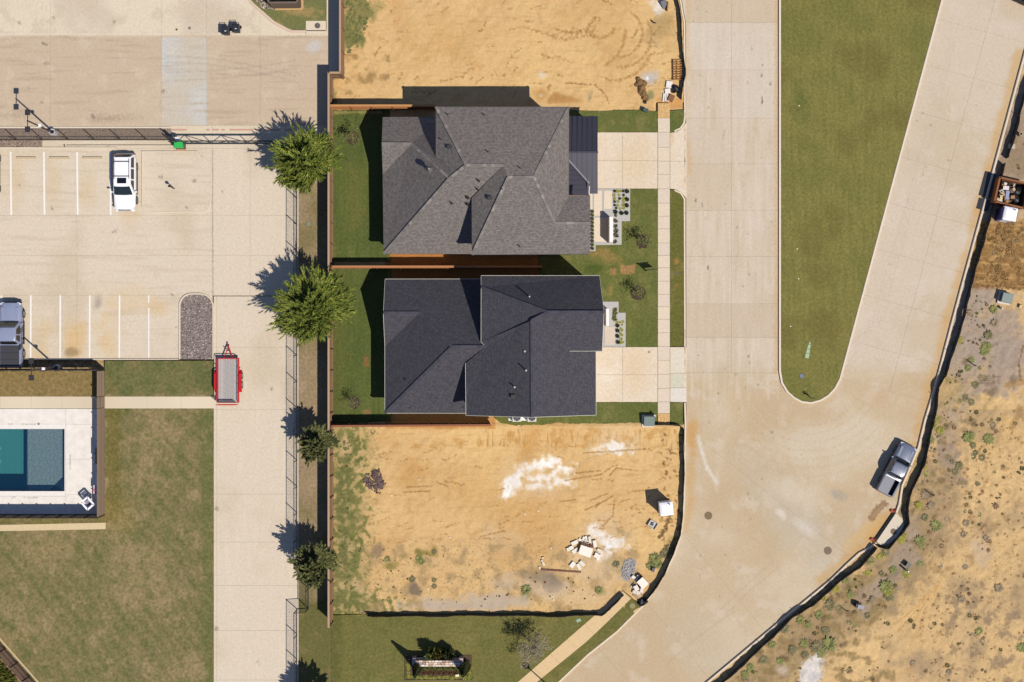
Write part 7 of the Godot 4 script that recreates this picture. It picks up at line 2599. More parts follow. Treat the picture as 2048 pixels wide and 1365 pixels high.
func south_litter() -> void:
	var lime := A(250, 240, 226)
	var g := [[516, 690, 1.15, 0.85, 18, 0.62, "large white slab lying on the broken pallet"],
		[393, 600, 0.62, 0.34, -25, 0.2, "white block on the upper left of the ring round the slab"],
		[320, 676, 0.3, 0.3, -15, 0.2, "small square white block, far left of the ring round the slab"],
		[355, 658, 0.4, 0.32, -25, 0.2, "white block touching the small square one left of the slab"],
		[400, 692, 0.62, 0.36, -30, 0.2, "long white block just left of the large slab"],
		[565, 565, 0.24, 0.6, -8, 0.2, "narrow white block above the large slab"],
		[622, 611, 0.32, 0.62, -12, 0.2, "upright white block to the right above the slab"],
		[674, 684, 0.4, 0.2, 25, 0.18, "thin white block right of the large slab"],
		[370, 850, 0.55, 0.38, -50, 0.2, "white block below the slab, the left of three"],
		[440, 872, 0.58, 0.3, 60, 0.2, "white block below the slab, the middle of three"],
		[479, 836, 0.58, 0.32, 45, 0.2, "white block below the slab, the right of three"],
		[455, 566, 0.3, 0.22, 40, 0.14, "broken white chunk at the upper left of the rubble arc"],
		[495, 552, 0.22, 0.34, 20, 0.14, "broken white chunk in the middle of the rubble arc"],
		[524, 545, 0.18, 0.36, -12, 0.14, "sliver of white stone at the top of the rubble arc"],
		[528, 580, 0.36, 0.12, 8, 0.14, "thin white strip just under the rubble arc"],
		[520, 606, 0.72, 0.16, 10, 0.14, "long white strip along the top edge of the slab"],
		[480, 590, 0.2, 0.16, 30, 0.12, "smallest white chip near the slab's top left corner"]]
	var k := 0
	for q in g:
		var dim := float((k * 7) % 18)
		var c := A(252 - dim, 243 - dim, 228 - dim * 1.2)
		stone_block(q[6] + ", south lot", 1080 + q[0] / 5.687, 980 + q[1] / 5.687, q[2], q[3], q[5] if k else 0.1, q[4], c, 0.09 if k else 0.5, 0.0)
		k += 1
	for q in [[648, 740, 0], [668, 770, 1], [630, 755, 2], [655, 782, 3], [676, 748, 4], [640, 728, 5]]:
		stone_block(["topmost", "lowest", "leftmost", "bottom right", "rightmost", "upper left"][q[2]] + " chunk of the small white rubble heap right of the large slab", 1080 + q[0] / 5.687, 980 + q[1] / 5.687, rng.randf_range(0.2, 0.34), rng.randf_range(0.16, 0.28), 0.18, rng.randf() * 90, lime, 0.09, 0.1, "rubble_stone", "stone", "small heap of white rubble")
	var pl := thing("pallet", "broken brown pallet under the large white slab on the south lot", "pallet", P(1080 + 520 / 5.687, 980 + 672 / 5.687), -0.3)
	for i in 6:
		var m := MB.new()
		m.box(Vector3((i - 2.5) * 0.19, 0.46, -0.02), Vector3(0.1, 0.03, 1.0))
		part("slat", m, grit(A(134, 92, 76), 0.2), pl)
	for i in 3:
		var m := MB.new()
		m.box(Vector3(0, 0.25, (i - 1) * 0.4), Vector3(1.1, 0.4, 0.1))
		part("bearer", m, grit(A(112, 80, 62), 0.2), pl)
	for i in 2:
		var m := MB.new()
		m.tube(P(1083, 1138.6 + i * 1.8) + Vector3(0, 0.13, 0), P(1162, 1143.6 + i * 1.6) + Vector3(0, 0.13, 0), 0.045, 0.045, 8)
		single("steel_pipe", "long rusty brown pipe lying on the south lot, the %s of the pair" % ["upper", "lower"][i], "pipe", m, mat(A(130, 88, 70), 0.7), Vector3.ZERO, 0.0, "pair of long rusty pipes")
	for q in [[1079, 1136, 0.24, 0.16, "square pale chunk at the left end of the rusty pipes"], [1087, 1128, 0.36, 0.2, "largest pale chunk above the left end of the rusty pipes"], [1084, 1122, 0.2, 0.16, "middle pale chunk above the left end of the rusty pipes"], [1086, 1116, 0.22, 0.12, "topmost pale chunk above the left end of the rusty pipes"]]:
		stone_block(q[4], q[0], q[1], q[2], q[3], 0.12, rng.randf() * 90, A(238, 222, 196), 0.08, 0.0, "rubble_stone", "stone", "")
	var cr := thing("crate", "open grey plastic crate holding something blue below the portable toilet", "crate", P(1305, 1049) + Vector3(0, 0.1, 0), -0.55)
	var cm := mat(A(182, 178, 170), 0.6)
	for q in [[-0.37, 0, 0.04, 0.62], [0.37, 0, 0.04, 0.62], [0, -0.3, 0.78, 0.04], [0, 0.3, 0.78, 0.04]]:
		var m := MB.new()
		m.box(Vector3(q[0], 0.12, q[1]), Vector3(q[2], 0.24, q[3]))
		part("side", m, cm, cr)
	var m1 := MB.new()
	m1.box(Vector3(0, 0.03, 0), Vector3(0.74, 0.04, 0.6))
	part("floor", m1, mat(A(196, 192, 186), 0.6), cr)
	box_thing("blue_tray", "dark blue tray inside the grey crate", "tray", P(1304, 1048) + Vector3(0, 0.16, 0), Vector3(0.24, 0.08, 0.3), -0.2, mat(Color(0.1, 0.13, 0.25), 0.5))
	mound("stone_heap", "heap of dark broken stone on the west side of the south lot", "stone heap", [[750, 952, 8, 0.22], [756, 960, 8, 0.24], [760, 968, 7, 0.2], [751, 945, 6, 0.16], [752, 974, 6, 0.16], [733, 962, 6, 0.08], [764, 976, 4, 0.1]], grit(A(108, 90, 86), 0.5, 3.0))
	rocks("broken_stone", pv([[726, 956], [733, 948], [740, 944], [758, 938], [764, 952], [772, 970], [764, 976], [760, 990], [746, 982], [736, 976], [728, 970]]), 0.12, 300, 0.09, [AL(110, 94, 90), AL(84, 70, 68), AL(140, 122, 114), AL(96, 80, 76)])
	rocks("grey_gravel_heap", pv([[1250, 1120], [1262, 1116], [1272, 1126], [1268, 1148], [1256, 1164], [1244, 1154], [1244, 1138]]), 0.13, 900, 0.05, [AL(186, 182, 180), AL(160, 156, 156), AL(206, 202, 198)])
	# the heap at the corner of the lot
	var hp := [[1160, 1045, 0.72, 0.85, -42, 0.05, 0.75, 250, "white board on top of the waste heap at the corner of the south lot", "sheet"],
		[1075, 1000, 0.62, 0.28, 40, 0.1, 0.3, 246, "white plank jutting left from the corner waste heap", "plank"],
		[1113, 980, 0.24, 0.24, 10, 0.2, 0.2, 214, "tan carton behind the corner waste heap", "carton"],
		[1155, 1122, 0.3, 0.6, 12, 0.1, 0.5, 238, "pale plank hanging below the white board of the corner heap", "plank"],
		[1092, 1110, 0.4, 0.5, -30, 0.12, 0.35, 242, "white offcut left of the hanging plank in the corner heap", "sheet"],
		[1078, 1160, 0.45, 0.3, 20, 0.12, 0.2, 230, "grey white offcut at the lower left of the corner heap", "sheet"],
		[1115, 1165, 0.36, 0.36, -12, 0.12, 0.24, 226, "pale square offcut in the middle of the corner heap", "sheet"],
		[1048, 1088, 0.08, 0.7, 42, 0.04, 0.14, 240, "thin white lath lying left of the corner heap", "lath"]]
	for q in hp:
		stone_block(q[8], 1080 + q[0] / 5.687, 980 + q[1] / 5.687, q[2], q[3], q[5], q[4], A(q[7], q[7] - 12, q[7] - 26), q[6], 0.08, "waste_" + q[9], q[9], "waste heap at the corner of the south lot")
	stone_block("dark crate underneath the white board of the corner heap", 1080 + 1155 / 5.687, 980 + 1040 / 5.687, 0.75, 0.8, 0.6, -42, A(84, 62, 52), 0.08, 0.0, "waste_crate", "crate", "")
	mound("rubble_heap", "tan rubble heap at the foot of the corner waste heap", "rubble heap", [[1277, 1191, 8, 0.26], [1283, 1196, 6, 0.22], [1271, 1188, 6, 0.2], [1280, 1200, 5, 0.2]], grit(A(196, 170, 132), 0.35, 3.0))
	single("refuse_sack", "black sack against the silt fence at the corner of the south lot", "sack", blob_mesh(0.42, 0.26, 21, 0.6), mat(Color(0.05, 0.05, 0.05), 0.5), P(1285, 1203) + Vector3(0, 0.22, 0))
	stone_block("small dark bucket like box among the grass by the corner silt fence", 1306, 1139, 0.26, 0.4, 0.3, 20, A(110, 108, 116), 0.08, 0.1, "waste_box", "box", "")
	for q in [[1106, 1194], [1153, 1131], [1107, 1200], [1187, 1194], [1102, 1097], [1077, 1023], [1050, 1029], [900, 1075], [856, 1178], [838, 960], [783, 992]]:
		stone_block("small white chip of stone lying loose on the south sand lot", q[0], q[1], 0.14, 0.1, 0.06, rng.randf() * 90, A(244, 232, 214), 0.06, 0.0, "stone_chip", "stone", "loose white chips on the south lot")

# ---------------------------------------------------------------- plants
func tree(called: String, label: String, cat: String, at: Vector3, h0: float, hc: float, rx: float, ry: float, cols: Array, twigs: int, per: int, leaf: Vector2, sd: int, droop := 0.1, back := Color(0.3, 0.34, 0.1)) -> Node3D:
	# trunk and limbs; branchlets radiate from them and carry the leaves
	var r := RandomNumberGenerator.new()
	r.seed = sd
	var o := thing(called, label, cat, at)
	var bark := mat(A(112, 92, 74), 0.95)
	var tm := MB.new()
	tm.tube(Vector3.ZERO, Vector3(0.03, h0, 0.02), 0.17, 0.12, 10)
	tm.tube(Vector3(0.03, h0, 0.02), Vector3(0, hc + ry * 0.4, 0), 0.12, 0.03, 8)
	part("trunk", tm, bark, o)
	var lm := MB.new()
	var crown := MB.new()
	var shape := FastNoiseLite.new()
	shape.seed = sd
	shape.frequency = 1.3
	var per_limb := 9
	var limbs := int(twigs / float(per_limb))
	for k in limbs + 14:
		# limbs spread evenly over the crown; each ends in a spray of branchlets with gaps between sprays
		var ct := lerpf(-0.5, 0.98, fposmod(k * 0.61803, 1.0))
		if k >= limbs:
			ct = r.randf_range(0.88, 1.0)
		var a := k * 2.39996 + r.randf_range(-0.3, 0.3)
		var st := sqrt(1.0 - ct * ct)
		var dir := Vector3(cos(a) * st, ct, sin(a) * st)
		var reach := (0.94 + 0.26 * shape.get_noise_3dv(dir * 1.4)) * r.randf_range(0.82, 1.08)
		var root := Vector3(dir.x * rx * 0.06, lerpf(h0, hc, 0.6) + dir.y * ry * 0.15, dir.z * rx * 0.1)
		var tip := root + (Vector3(dir.x * rx, hc + dir.y * ry, dir.z * rx) - root) * reach
		lm.tube(root, root.lerp(tip, 0.85), 0.04, 0.008, 5, false)
		var c := r.randf_range(0.72, 1.22)
		for b in per_limb:
			var t0 := r.randf_range(0.12, 0.75)
			var b0 := root.lerp(tip, t0)
			var spread := Vector3(r.randf_range(-1, 1), r.randf_range(-0.6, 0.7), r.randf_range(-1, 1)) * rx * 0.2
			var b1 := b0 + (tip - root) * r.randf_range(0.2, 0.42) + spread
			b1.y -= droop * rx * 0.5
			var bd := (b1 - b0).normalized()
			for j in per:
				var t := pow(r.randf(), 0.75)
				var p := b0.lerp(b1, t) + Vector3(r.randf_range(-1, 1), r.randf_range(-1, 1), r.randf_range(-1, 1)) * 0.13 * (1.15 - t)
				var f := (bd + Vector3(r.randf_range(-0.6, 0.6), r.randf_range(-0.3, 0.3), r.randf_range(-0.6, 0.6)))
				f = (f * Vector3(1, 0.45, 1)).normalized()
				var x := f.cross(Vector3(r.randf_range(-0.6, 0.6), 1, r.randf_range(-0.6, 0.6))).normalized()
				var l := leaf.y * r.randf_range(0.6, 1.35)
				var w := leaf.x * r.randf_range(0.6, 1.3)
				var col: Color = cols[r.randi() % cols.size()]
				var v := c * r.randf_range(0.8, 1.2)
				crown.col = Color(col.r * v, col.g * v, col.b * v)
				crown.tri(p - x * w * 0.5, p + x * w * 0.5, p + f * l, Vector3.UP)
				crown.tri(p - x * w * 0.5, p + x * w * 0.5, p - f * l * 0.5, Vector3.UP)
	part("limbs", lm, bark, o)
	part("crown", crown, vmat(0.75, back), o, true)
	return o

func twiggy(called: String, label: String, at: Vector3, h: float, rad: float, bark: Color, leaves: int, leafc: Array, sd: int, cat := "tree", depth := 5, thick := 0.02) -> Node3D:
	# a thin crowned young or bare tree: a branching of fine twigs with few leaves
	var r := RandomNumberGenerator.new()
	r.seed = sd
	var o := thing(called, label, cat, at)
	var tm := MB.new()
	tm.tube(Vector3.ZERO, Vector3(0, h * 0.45, 0), 0.05, 0.035, 7)
	part("trunk", tm, mat(bark, 0.95), o)
	var lm := MB.new()
	var tips := []
	var todo := []
	for k in 12:
		var a := TAU * k / 12 + r.randf()
		todo.append([Vector3(0, h * r.randf_range(0.3, 0.5), 0), Vector3(cos(a), [0.5, 1.2, 3.0, 6.0][k % 4], sin(a)).normalized(), rad * 0.5, thick, 0])
	while todo.size():
		var q: Array = todo.pop_back()
		var e: Vector3 = q[0] + q[1] * q[2]
		lm.tube(q[0], e, q[3], q[3] * 0.6, 3, false)
		tips.append(e)
		tips.append((q[0] + e) / 2.0)
		if q[4] < depth - 1:
			for k in 3 if q[4] < 3 else 2:
				var d: Vector3 = (q[1] + Vector3(r.randf_range(-0.8, 0.8), r.randf_range(-0.3, 0.6), r.randf_range(-0.8, 0.8))).normalized()
				todo.append([e if k else q[0].lerp(e, 0.6), d, q[2] * r.randf_range(0.5, 0.85), q[3] * 0.6, q[4] + 1])
	part("twigs", lm, mat(bark, 0.95), o, true)
	var lf := MB.new()
	for k in leaves:
		var p: Vector3 = tips[r.randi() % tips.size()] + Vector3(r.randf_range(-1, 1), r.randf_range(-1, 1), r.randf_range(-1, 1)) * 0.16
		var f := Vector3(r.randf_range(-1, 1), r.randf_range(-0.4, 0.4), r.randf_range(-1, 1)).normalized()
		var x := f.cross(Vector3(r.randf_range(-0.5, 0.5), 1, r.randf_range(-0.5, 0.5))).normalized()
		lf.col = leafc[r.randi() % leafc.size()]
		lf.tri(p - x * 0.035, p + x * 0.035, p + f * 0.12, Vector3.UP)
	if leaves:
		part("crown", lf, vmat(0.8, Color(0.1, 0.12, 0.04)), o, true)
	return o

func tuft_mesh(blades: int, sd: int, spread := 1.0, up := 0.6, wid := 0.07) -> ArrayMesh:
	# unit plant: blades arching out of a crown, about one metre across
	var r := RandomNumberGenerator.new()
	r.seed = sd
	var m := MB.new()
	for k in blades:
		var a := r.randf() * TAU
		var d := Vector3(cos(a), 0, sin(a))
		var l := r.randf_range(0.25, 0.55) * spread
		var hh := up * r.randf_range(0.3, 1.0) * (1.1 - l)
		var x := Vector3(-d.z, 0, d.x) * wid * r.randf_range(0.6, 1.4)
		var b := d * r.randf_range(0.0, 0.16)
		var mid := b + d * l * 0.6 + Vector3(0, hh, 0)
		var tip := b + d * l + Vector3(r.randf_range(-0.08, 0.08), hh * r.randf_range(0.5, 1.1), r.randf_range(-0.08, 0.08))
		var v := r.randf_range(0.65, 1.35)
		m.col = Color(v, v, v)
		m.quad(b - x * 0.5, b + x * 0.5, mid + x, mid - x, Vector3.UP)
		m.tri(mid - x, mid + x, tip, Vector3.UP)
	return m.mesh()

func bush_mesh(leaves: int, sd: int, tall := 0.8) -> ArrayMesh:
	# unit shrub: leaf-sized faces through a rounded, uneven volume
	var r := RandomNumberGenerator.new()
	r.seed = sd
	var m := MB.new()
	for k in leaves:
		var d := Vector3(r.randf_range(-1, 1), r.randf_range(-0.3, 1), r.randf_range(-1, 1)).normalized()
		var p := d * Vector3(0.5, tall * 0.6, 0.5) * r.randf_range(0.5, 1.08) * (0.85 + 0.2 * sin(d.x * 5.0 + sd) * cos(d.z * 6.0)) + Vector3(0, tall * 0.4, 0)
		var f := (d + Vector3(r.randf_range(-1, 1), r.randf_range(-0.6, 0.8), r.randf_range(-1, 1)) * 0.8).normalized()
		var x := f.cross(Vector3(r.randf_range(-1, 1), 1, r.randf_range(-1, 1))).normalized() * 0.055
		var v := r.randf_range(0.65, 1.35)
		m.col = Color(v, v, v)
		m.tri(p - x, p + x, p + f * 0.17, Vector3.UP)
		m.tri(p - x, p + x, p - f * 0.08, Vector3.UP)
	return m.mesh()

func tint(col: Color, back := Color(0.05, 0.06, 0.01)) -> StandardMaterial3D:
	var key := ["t", col]
	if not mats.has(key):
		var m := StandardMaterial3D.new()
		m.vertex_color_use_as_albedo = true
		m.albedo_color = col
		m.roughness = 0.85
		m.metallic_specular = 0.25
		m.cull_mode = BaseMaterial3D.CULL_DISABLED
		m.backlight_enabled = true
		m.backlight = back
		mats[key] = m
	return mats[key]

func plant(called: String, label: String, cat: String, mesh: ArrayMesh, m: Material, x: float, y: float, size: Vector3, base: float, group: String) -> void:
	var o := part(called, mesh, m, self)
	o.position = P(x, y) + Vector3(0, base, 0)
	o.basis = Basis(Vector3.UP, rng.randf() * TAU).scaled(size)
	tag(o, label, cat, group)

func build_plants() -> void:
	var lime := [AL(134, 144, 60), AL(114, 126, 48), AL(154, 158, 72), AL(86, 102, 38), AL(66, 84, 30)]
	tree("tree", "bright green feathery tree beside the end of the sliding gate", "tree", P(627, 338), 1.7, 4.3, 2.85, 2.5, lime, 1000, 20, Vector2(0.085, 0.3), 3, 0.12)
	tree("tree", "largest bright green feathery tree, spreading over the fence between drive and back lawn", "tree", P(643, 620), 1.7, 4.4, 3.5, 2.6, lime, 1250, 20, Vector2(0.085, 0.3), 4, 0.14)
	var oak := [AL(104, 108, 64), AL(88, 94, 54), AL(126, 124, 78), AL(70, 78, 44)]
	tree("oak_tree", "smaller dark olive tree in the strip level with the charcoal roofed house's lower corner", "tree", P(644, 884), 1.4, 3.6, 1.75, 1.9, oak, 420, 26, Vector2(0.1, 0.17), 5, 0.05, Color(0.06, 0.07, 0.02))
	tree("oak_tree", "dark olive tree beside the boxed out bay of the chain link fence", "tree", P(641, 1118), 1.4, 3.7, 1.95, 2.0, oak, 520, 26, Vector2(0.1, 0.17), 6, 0.05, Color(0.06, 0.07, 0.02))
	tree("oak_tree", "dark olive tree cut off by the bottom edge beside the drive", "tree", P(650, 1398), 1.4, 3.8, 1.85, 2.0, oak, 420, 26, Vector2(0.1, 0.17), 7, 0.05, Color(0.06, 0.07, 0.02))
	# young trees in mulch rings
	var yl := [AL(118, 124, 66), AL(92, 104, 50), AL(150, 142, 90)]
	var mu := grit(A(74, 62, 50), 0.4, 2.5)
	for q in [[706, 277, 10, 12, "young thin leaved tree in the back lawn of the grey roofed house", 2.7, 0.95, A(150, 132, 104), 230, 61], [709, 806, 9, 11, "young bare twigged tree in the back lawn of the charcoal roofed house", 2.6, 0.85, A(158, 146, 122), 90, 62], [1285, 484, 12, 12, "young dark leaved tree in a round mulch ring before the grey roofed house", 2.6, 0.9, A(96, 84, 62), 330, 63], [1276, 586, 13, 12, "young sparse tree in a crescent of mulch north of the charcoal house's path", 2.7, 0.9, A(118, 104, 76), 200, 64]]:
		var ring := MB.new()
		var pts := []
		for k in 16:
			var a := TAU * k / 16
			pts.append([q[0] + cos(a) * q[2] * 1.2 * rng.randf_range(0.8, 1.15), q[1] + sin(a) * q[3] * 1.2 * rng.randf_range(0.8, 1.15)])
		ring.prism(pv(pts), 0.15, 0.235)
		struct("mulch_ring", ring, mu)
		twiggy("young_tree", q[4], P(q[0], q[1]) + Vector3(0, 0.2, 0), q[5], q[6], q[7], q[8], yl, q[9], "tree", 4, 0.012)
	twiggy("bare_tree", "grey leafless tree on the lawn between the silt fence and the diagonal pavement", P(1063, 1285) + Vector3(0, 0.1, 0), 4.0, 1.45, A(158, 146, 128), 1500, [AL(150, 138, 112), AL(120, 112, 84), AL(172, 160, 136)], 65, "tree", 6)
	# front beds
	var b1 := bush_mesh(260, 1)
	var b2 := bush_mesh(320, 2, 1.0)
	var t1 := tuft_mesh(46, 3, 1.0, 0.7, 0.05)
	var t2 := tuft_mesh(60, 4, 1.0, 0.5, 0.06)
	var dark := tint(A(66, 70, 44))
	var yel := tint(A(190, 184, 84), Color(0.12, 0.12, 0.02))
	var mid := tint(A(124, 130, 72))
	var grey := tint(A(112, 108, 84))
	var k := 0
	for q in [[1254, 384], [1254, 400], [1253.5, 412], [1253, 427], [1243, 427.5], [1231, 425]]:
		plant("round_shrub", "small dark round shrub in the gravel bed before the grey roofed house", "shrub", b1, dark, q[0], q[1], Vector3.ONE * 0.36, 0.22, "dark round shrubs in the larger gravel bed")
	for q in [[1229, 383], [1235, 383.5], [1241, 383], [1246, 383], [1228, 391], [1238, 391], [1247, 391], [1229, 398], [1247, 398], [1229, 404], [1236, 404], [1247, 404], [1229, 411], [1246, 411], [1235, 412], [1232, 417], [1240, 418], [1247, 417], [1239, 398]]:
		plant("border_plant", "small yellow and dark tufted plant in the gravel bed before the grey roofed house", "plant", t2, yel if k % 3 else dark, q[0], q[1], Vector3.ONE * rng.randf_range(0.22, 0.32), 0.22, "yellow tufts in the larger gravel bed")
		k += 1
	for q in [[1231, 432, 0.3], [1231, 443, 0.42], [1231, 453, 0.4], [1232, 463, 0.5], [1232, 472, 0.5], [1230, 484, 0.4]]:
		plant("grass_clump", "wispy dark grass clump behind the long white porch wall", "plant", t1, grey, q[0], q[1], Vector3.ONE * q[2], 0.22, "grass clumps behind the long porch wall")
	for q in 11:
		plant("border_plant", "green leafy plant along the house wall under the grey eaves", "plant", b1, mid if q % 2 else grey, 1184.5, 424 + q * 7.4, Vector3.ONE * 0.3, 0.22, "plants along the front wall of the grey house")
	for q in [[1230, 620, 0.42], [1230, 627, 0.45], [1229, 633, 0.42], [1229, 639, 0.45]]:
		plant("grass_clump", "wispy grass clump beside the short white porch wall", "plant", t1, mid, q[0], q[1], Vector3.ONE * q[2], 0.22, "grass clumps beside the short porch wall")
	for q in [[1235, 652], [1235, 662], [1235, 673], [1236, 685]]:
		plant("round_shrub", "small dark round shrub in the gravel bed before the charcoal roofed house", "shrub", b1, dark, q[0], q[1], Vector3.ONE * 0.34, 0.22, "dark round shrubs in the smaller gravel bed")
	for q in [[1234, 645], [1240, 645], [1246, 644], [1244, 650], [1242, 658], [1244, 661], [1241, 668], [1244, 671], [1242, 679], [1246, 685], [1242, 686]]:
		plant("border_plant", "small yellow tuft in the gravel bed before the charcoal roofed house", "plant", t2, yel, q[0], q[1], Vector3.ONE * rng.randf_range(0.2, 0.3), 0.22, "yellow tufts in the smaller gravel bed")
	# the sign bed
	var ever := tint(A(84, 92, 54))
	for q in [[836, 1329, 4.6, 0.9, "tall narrow evergreen at the left end of the stone sign wall"], [929, 1331, 4.0, 1.0, "tall narrow evergreen at the right end of the stone sign wall"]]:
		var m := MB.new()
		var r := RandomNumberGenerator.new()
		r.seed = int(q[0])
		for j in 2600:
			var t := pow(r.randf(), 1.35)
			var a := r.randf() * TAU
			var rad: float = q[3] * 0.5 * (1.0 - t) * r.randf_range(0.6, 1.1) + 0.03
			var p := Vector3(cos(a) * rad, 0.1 + t * q[2], sin(a) * rad)
			var f := Vector3(cos(a), 1.2, sin(a)).normalized()
			var x := Vector3(-sin(a), 0, cos(a)) * 0.035
			var v := r.randf_range(0.6, 1.4)
			m.col = Color(v, v, v)
			m.tri(p - x, p + x, p + f * 0.16, Vector3(cos(a), 0.5, sin(a)))
		var o := thing("evergreen_shrub", q[4], "shrub", P(q[0], q[1]) + Vector3(0, 0.1, 0))
		var tk := MB.new()
		tk.tube(Vector3.ZERO, Vector3(0, q[2] * 0.8, 0), 0.05, 0.02, 6)
		part("trunk", tk, mat(A(90, 72, 56), 0.9), o)
		part("foliage", m, ever, o, true)
	for q in [[864, 1302, 1.1, 2.1, "left of the two tall leafy shrubs behind the stone sign wall", mid], [899, 1304, 0.95, 1.8, "right of the two tall leafy shrubs behind the stone sign wall", ever], [877, 1303, 0.8, 1.9, "yellow green shrub between the taller ones behind the stone sign wall", tint(A(140, 132, 60))], [887, 1303, 0.7, 1.3, "low dark shrub behind the middle of the stone sign wall", ever]]:
		plant("leafy_shrub", q[4], "shrub", bush_mesh(1100, int(q[0]), 1.0), q[5], q[0], q[1], Vector3(q[2], q[3], q[2]), 0.1, "")
	for j in 8:
		plant("hedge_shrub", "rounded green shrub in the row in front of the stone sign wall", "shrub", bush_mesh(420, 40 + j % 3, 0.8), mid, 843 + j * 10.6, 1334, Vector3(0.55, 0.6, 0.55), 0.12, "row of rounded shrubs before the sign wall")
	for j in 9:
		plant("brown_shrub", "low brownish shrub in the second row before the stone sign wall", "shrub", bush_mesh(300, 50 + j % 3, 0.6), tint(A(112, 86, 62)), 836 + j * 10.4, 1345, Vector3(0.52, 0.4, 0.52), 0.12, "second row of low brown shrubs")
	for j in 46:
		var x := 813.0 + j * 2.9
		plant("border_plant", "yellow green tuft along the edge of the sign wall's bed", "plant", t2, tint(A(178, 176, 80)) if j % 3 else mid, x, 1355.0 + rng.randf_range(-2, 2), Vector3.ONE * rng.randf_range(0.2, 0.34), 0.12, "yellow green tufts edging the sign bed")
	for j in 10:
		for s in [816.0, 939.0]:
			plant("border_plant", "yellow green tuft along the edge of the sign wall's bed", "plant", t2, tint(A(178, 176, 80)) if j % 3 else mid, s + rng.randf_range(-2, 2), 1326.0 + j * 2.6, Vector3.ONE * rng.randf_range(0.2, 0.34), 0.12, "yellow green tufts edging the sign bed")
	# shrubs in the bottom left corner
	for q in [[4, 1338, 0.9], [14, 1350, 1.0], [24, 1362, 1.0], [2, 1356, 0.9], [12, 1370, 1.1], [-6, 1326, 0.9], [34, 1378, 1.0]]:
		plant("leafy_shrub", "green leafy shrub behind the picket fence in the bottom left corner", "shrub", bush_mesh(700, int(q[1]), 0.8), tint(A(112, 116, 52)), q[0], q[1], Vector3(q[2], q[2], q[2]), 0.0, "shrubs behind the picket fence")
	var cg := MB.new()
	cg.prism(pv([[-70, 1240], [-14, 1275], [84, 1386], [84, 1440], [-70, 1440]]), -0.05, 0.035)
	struct("planting_bed", cg, grit(A(150, 118, 92), 0.3, 2.0))
	weeds()

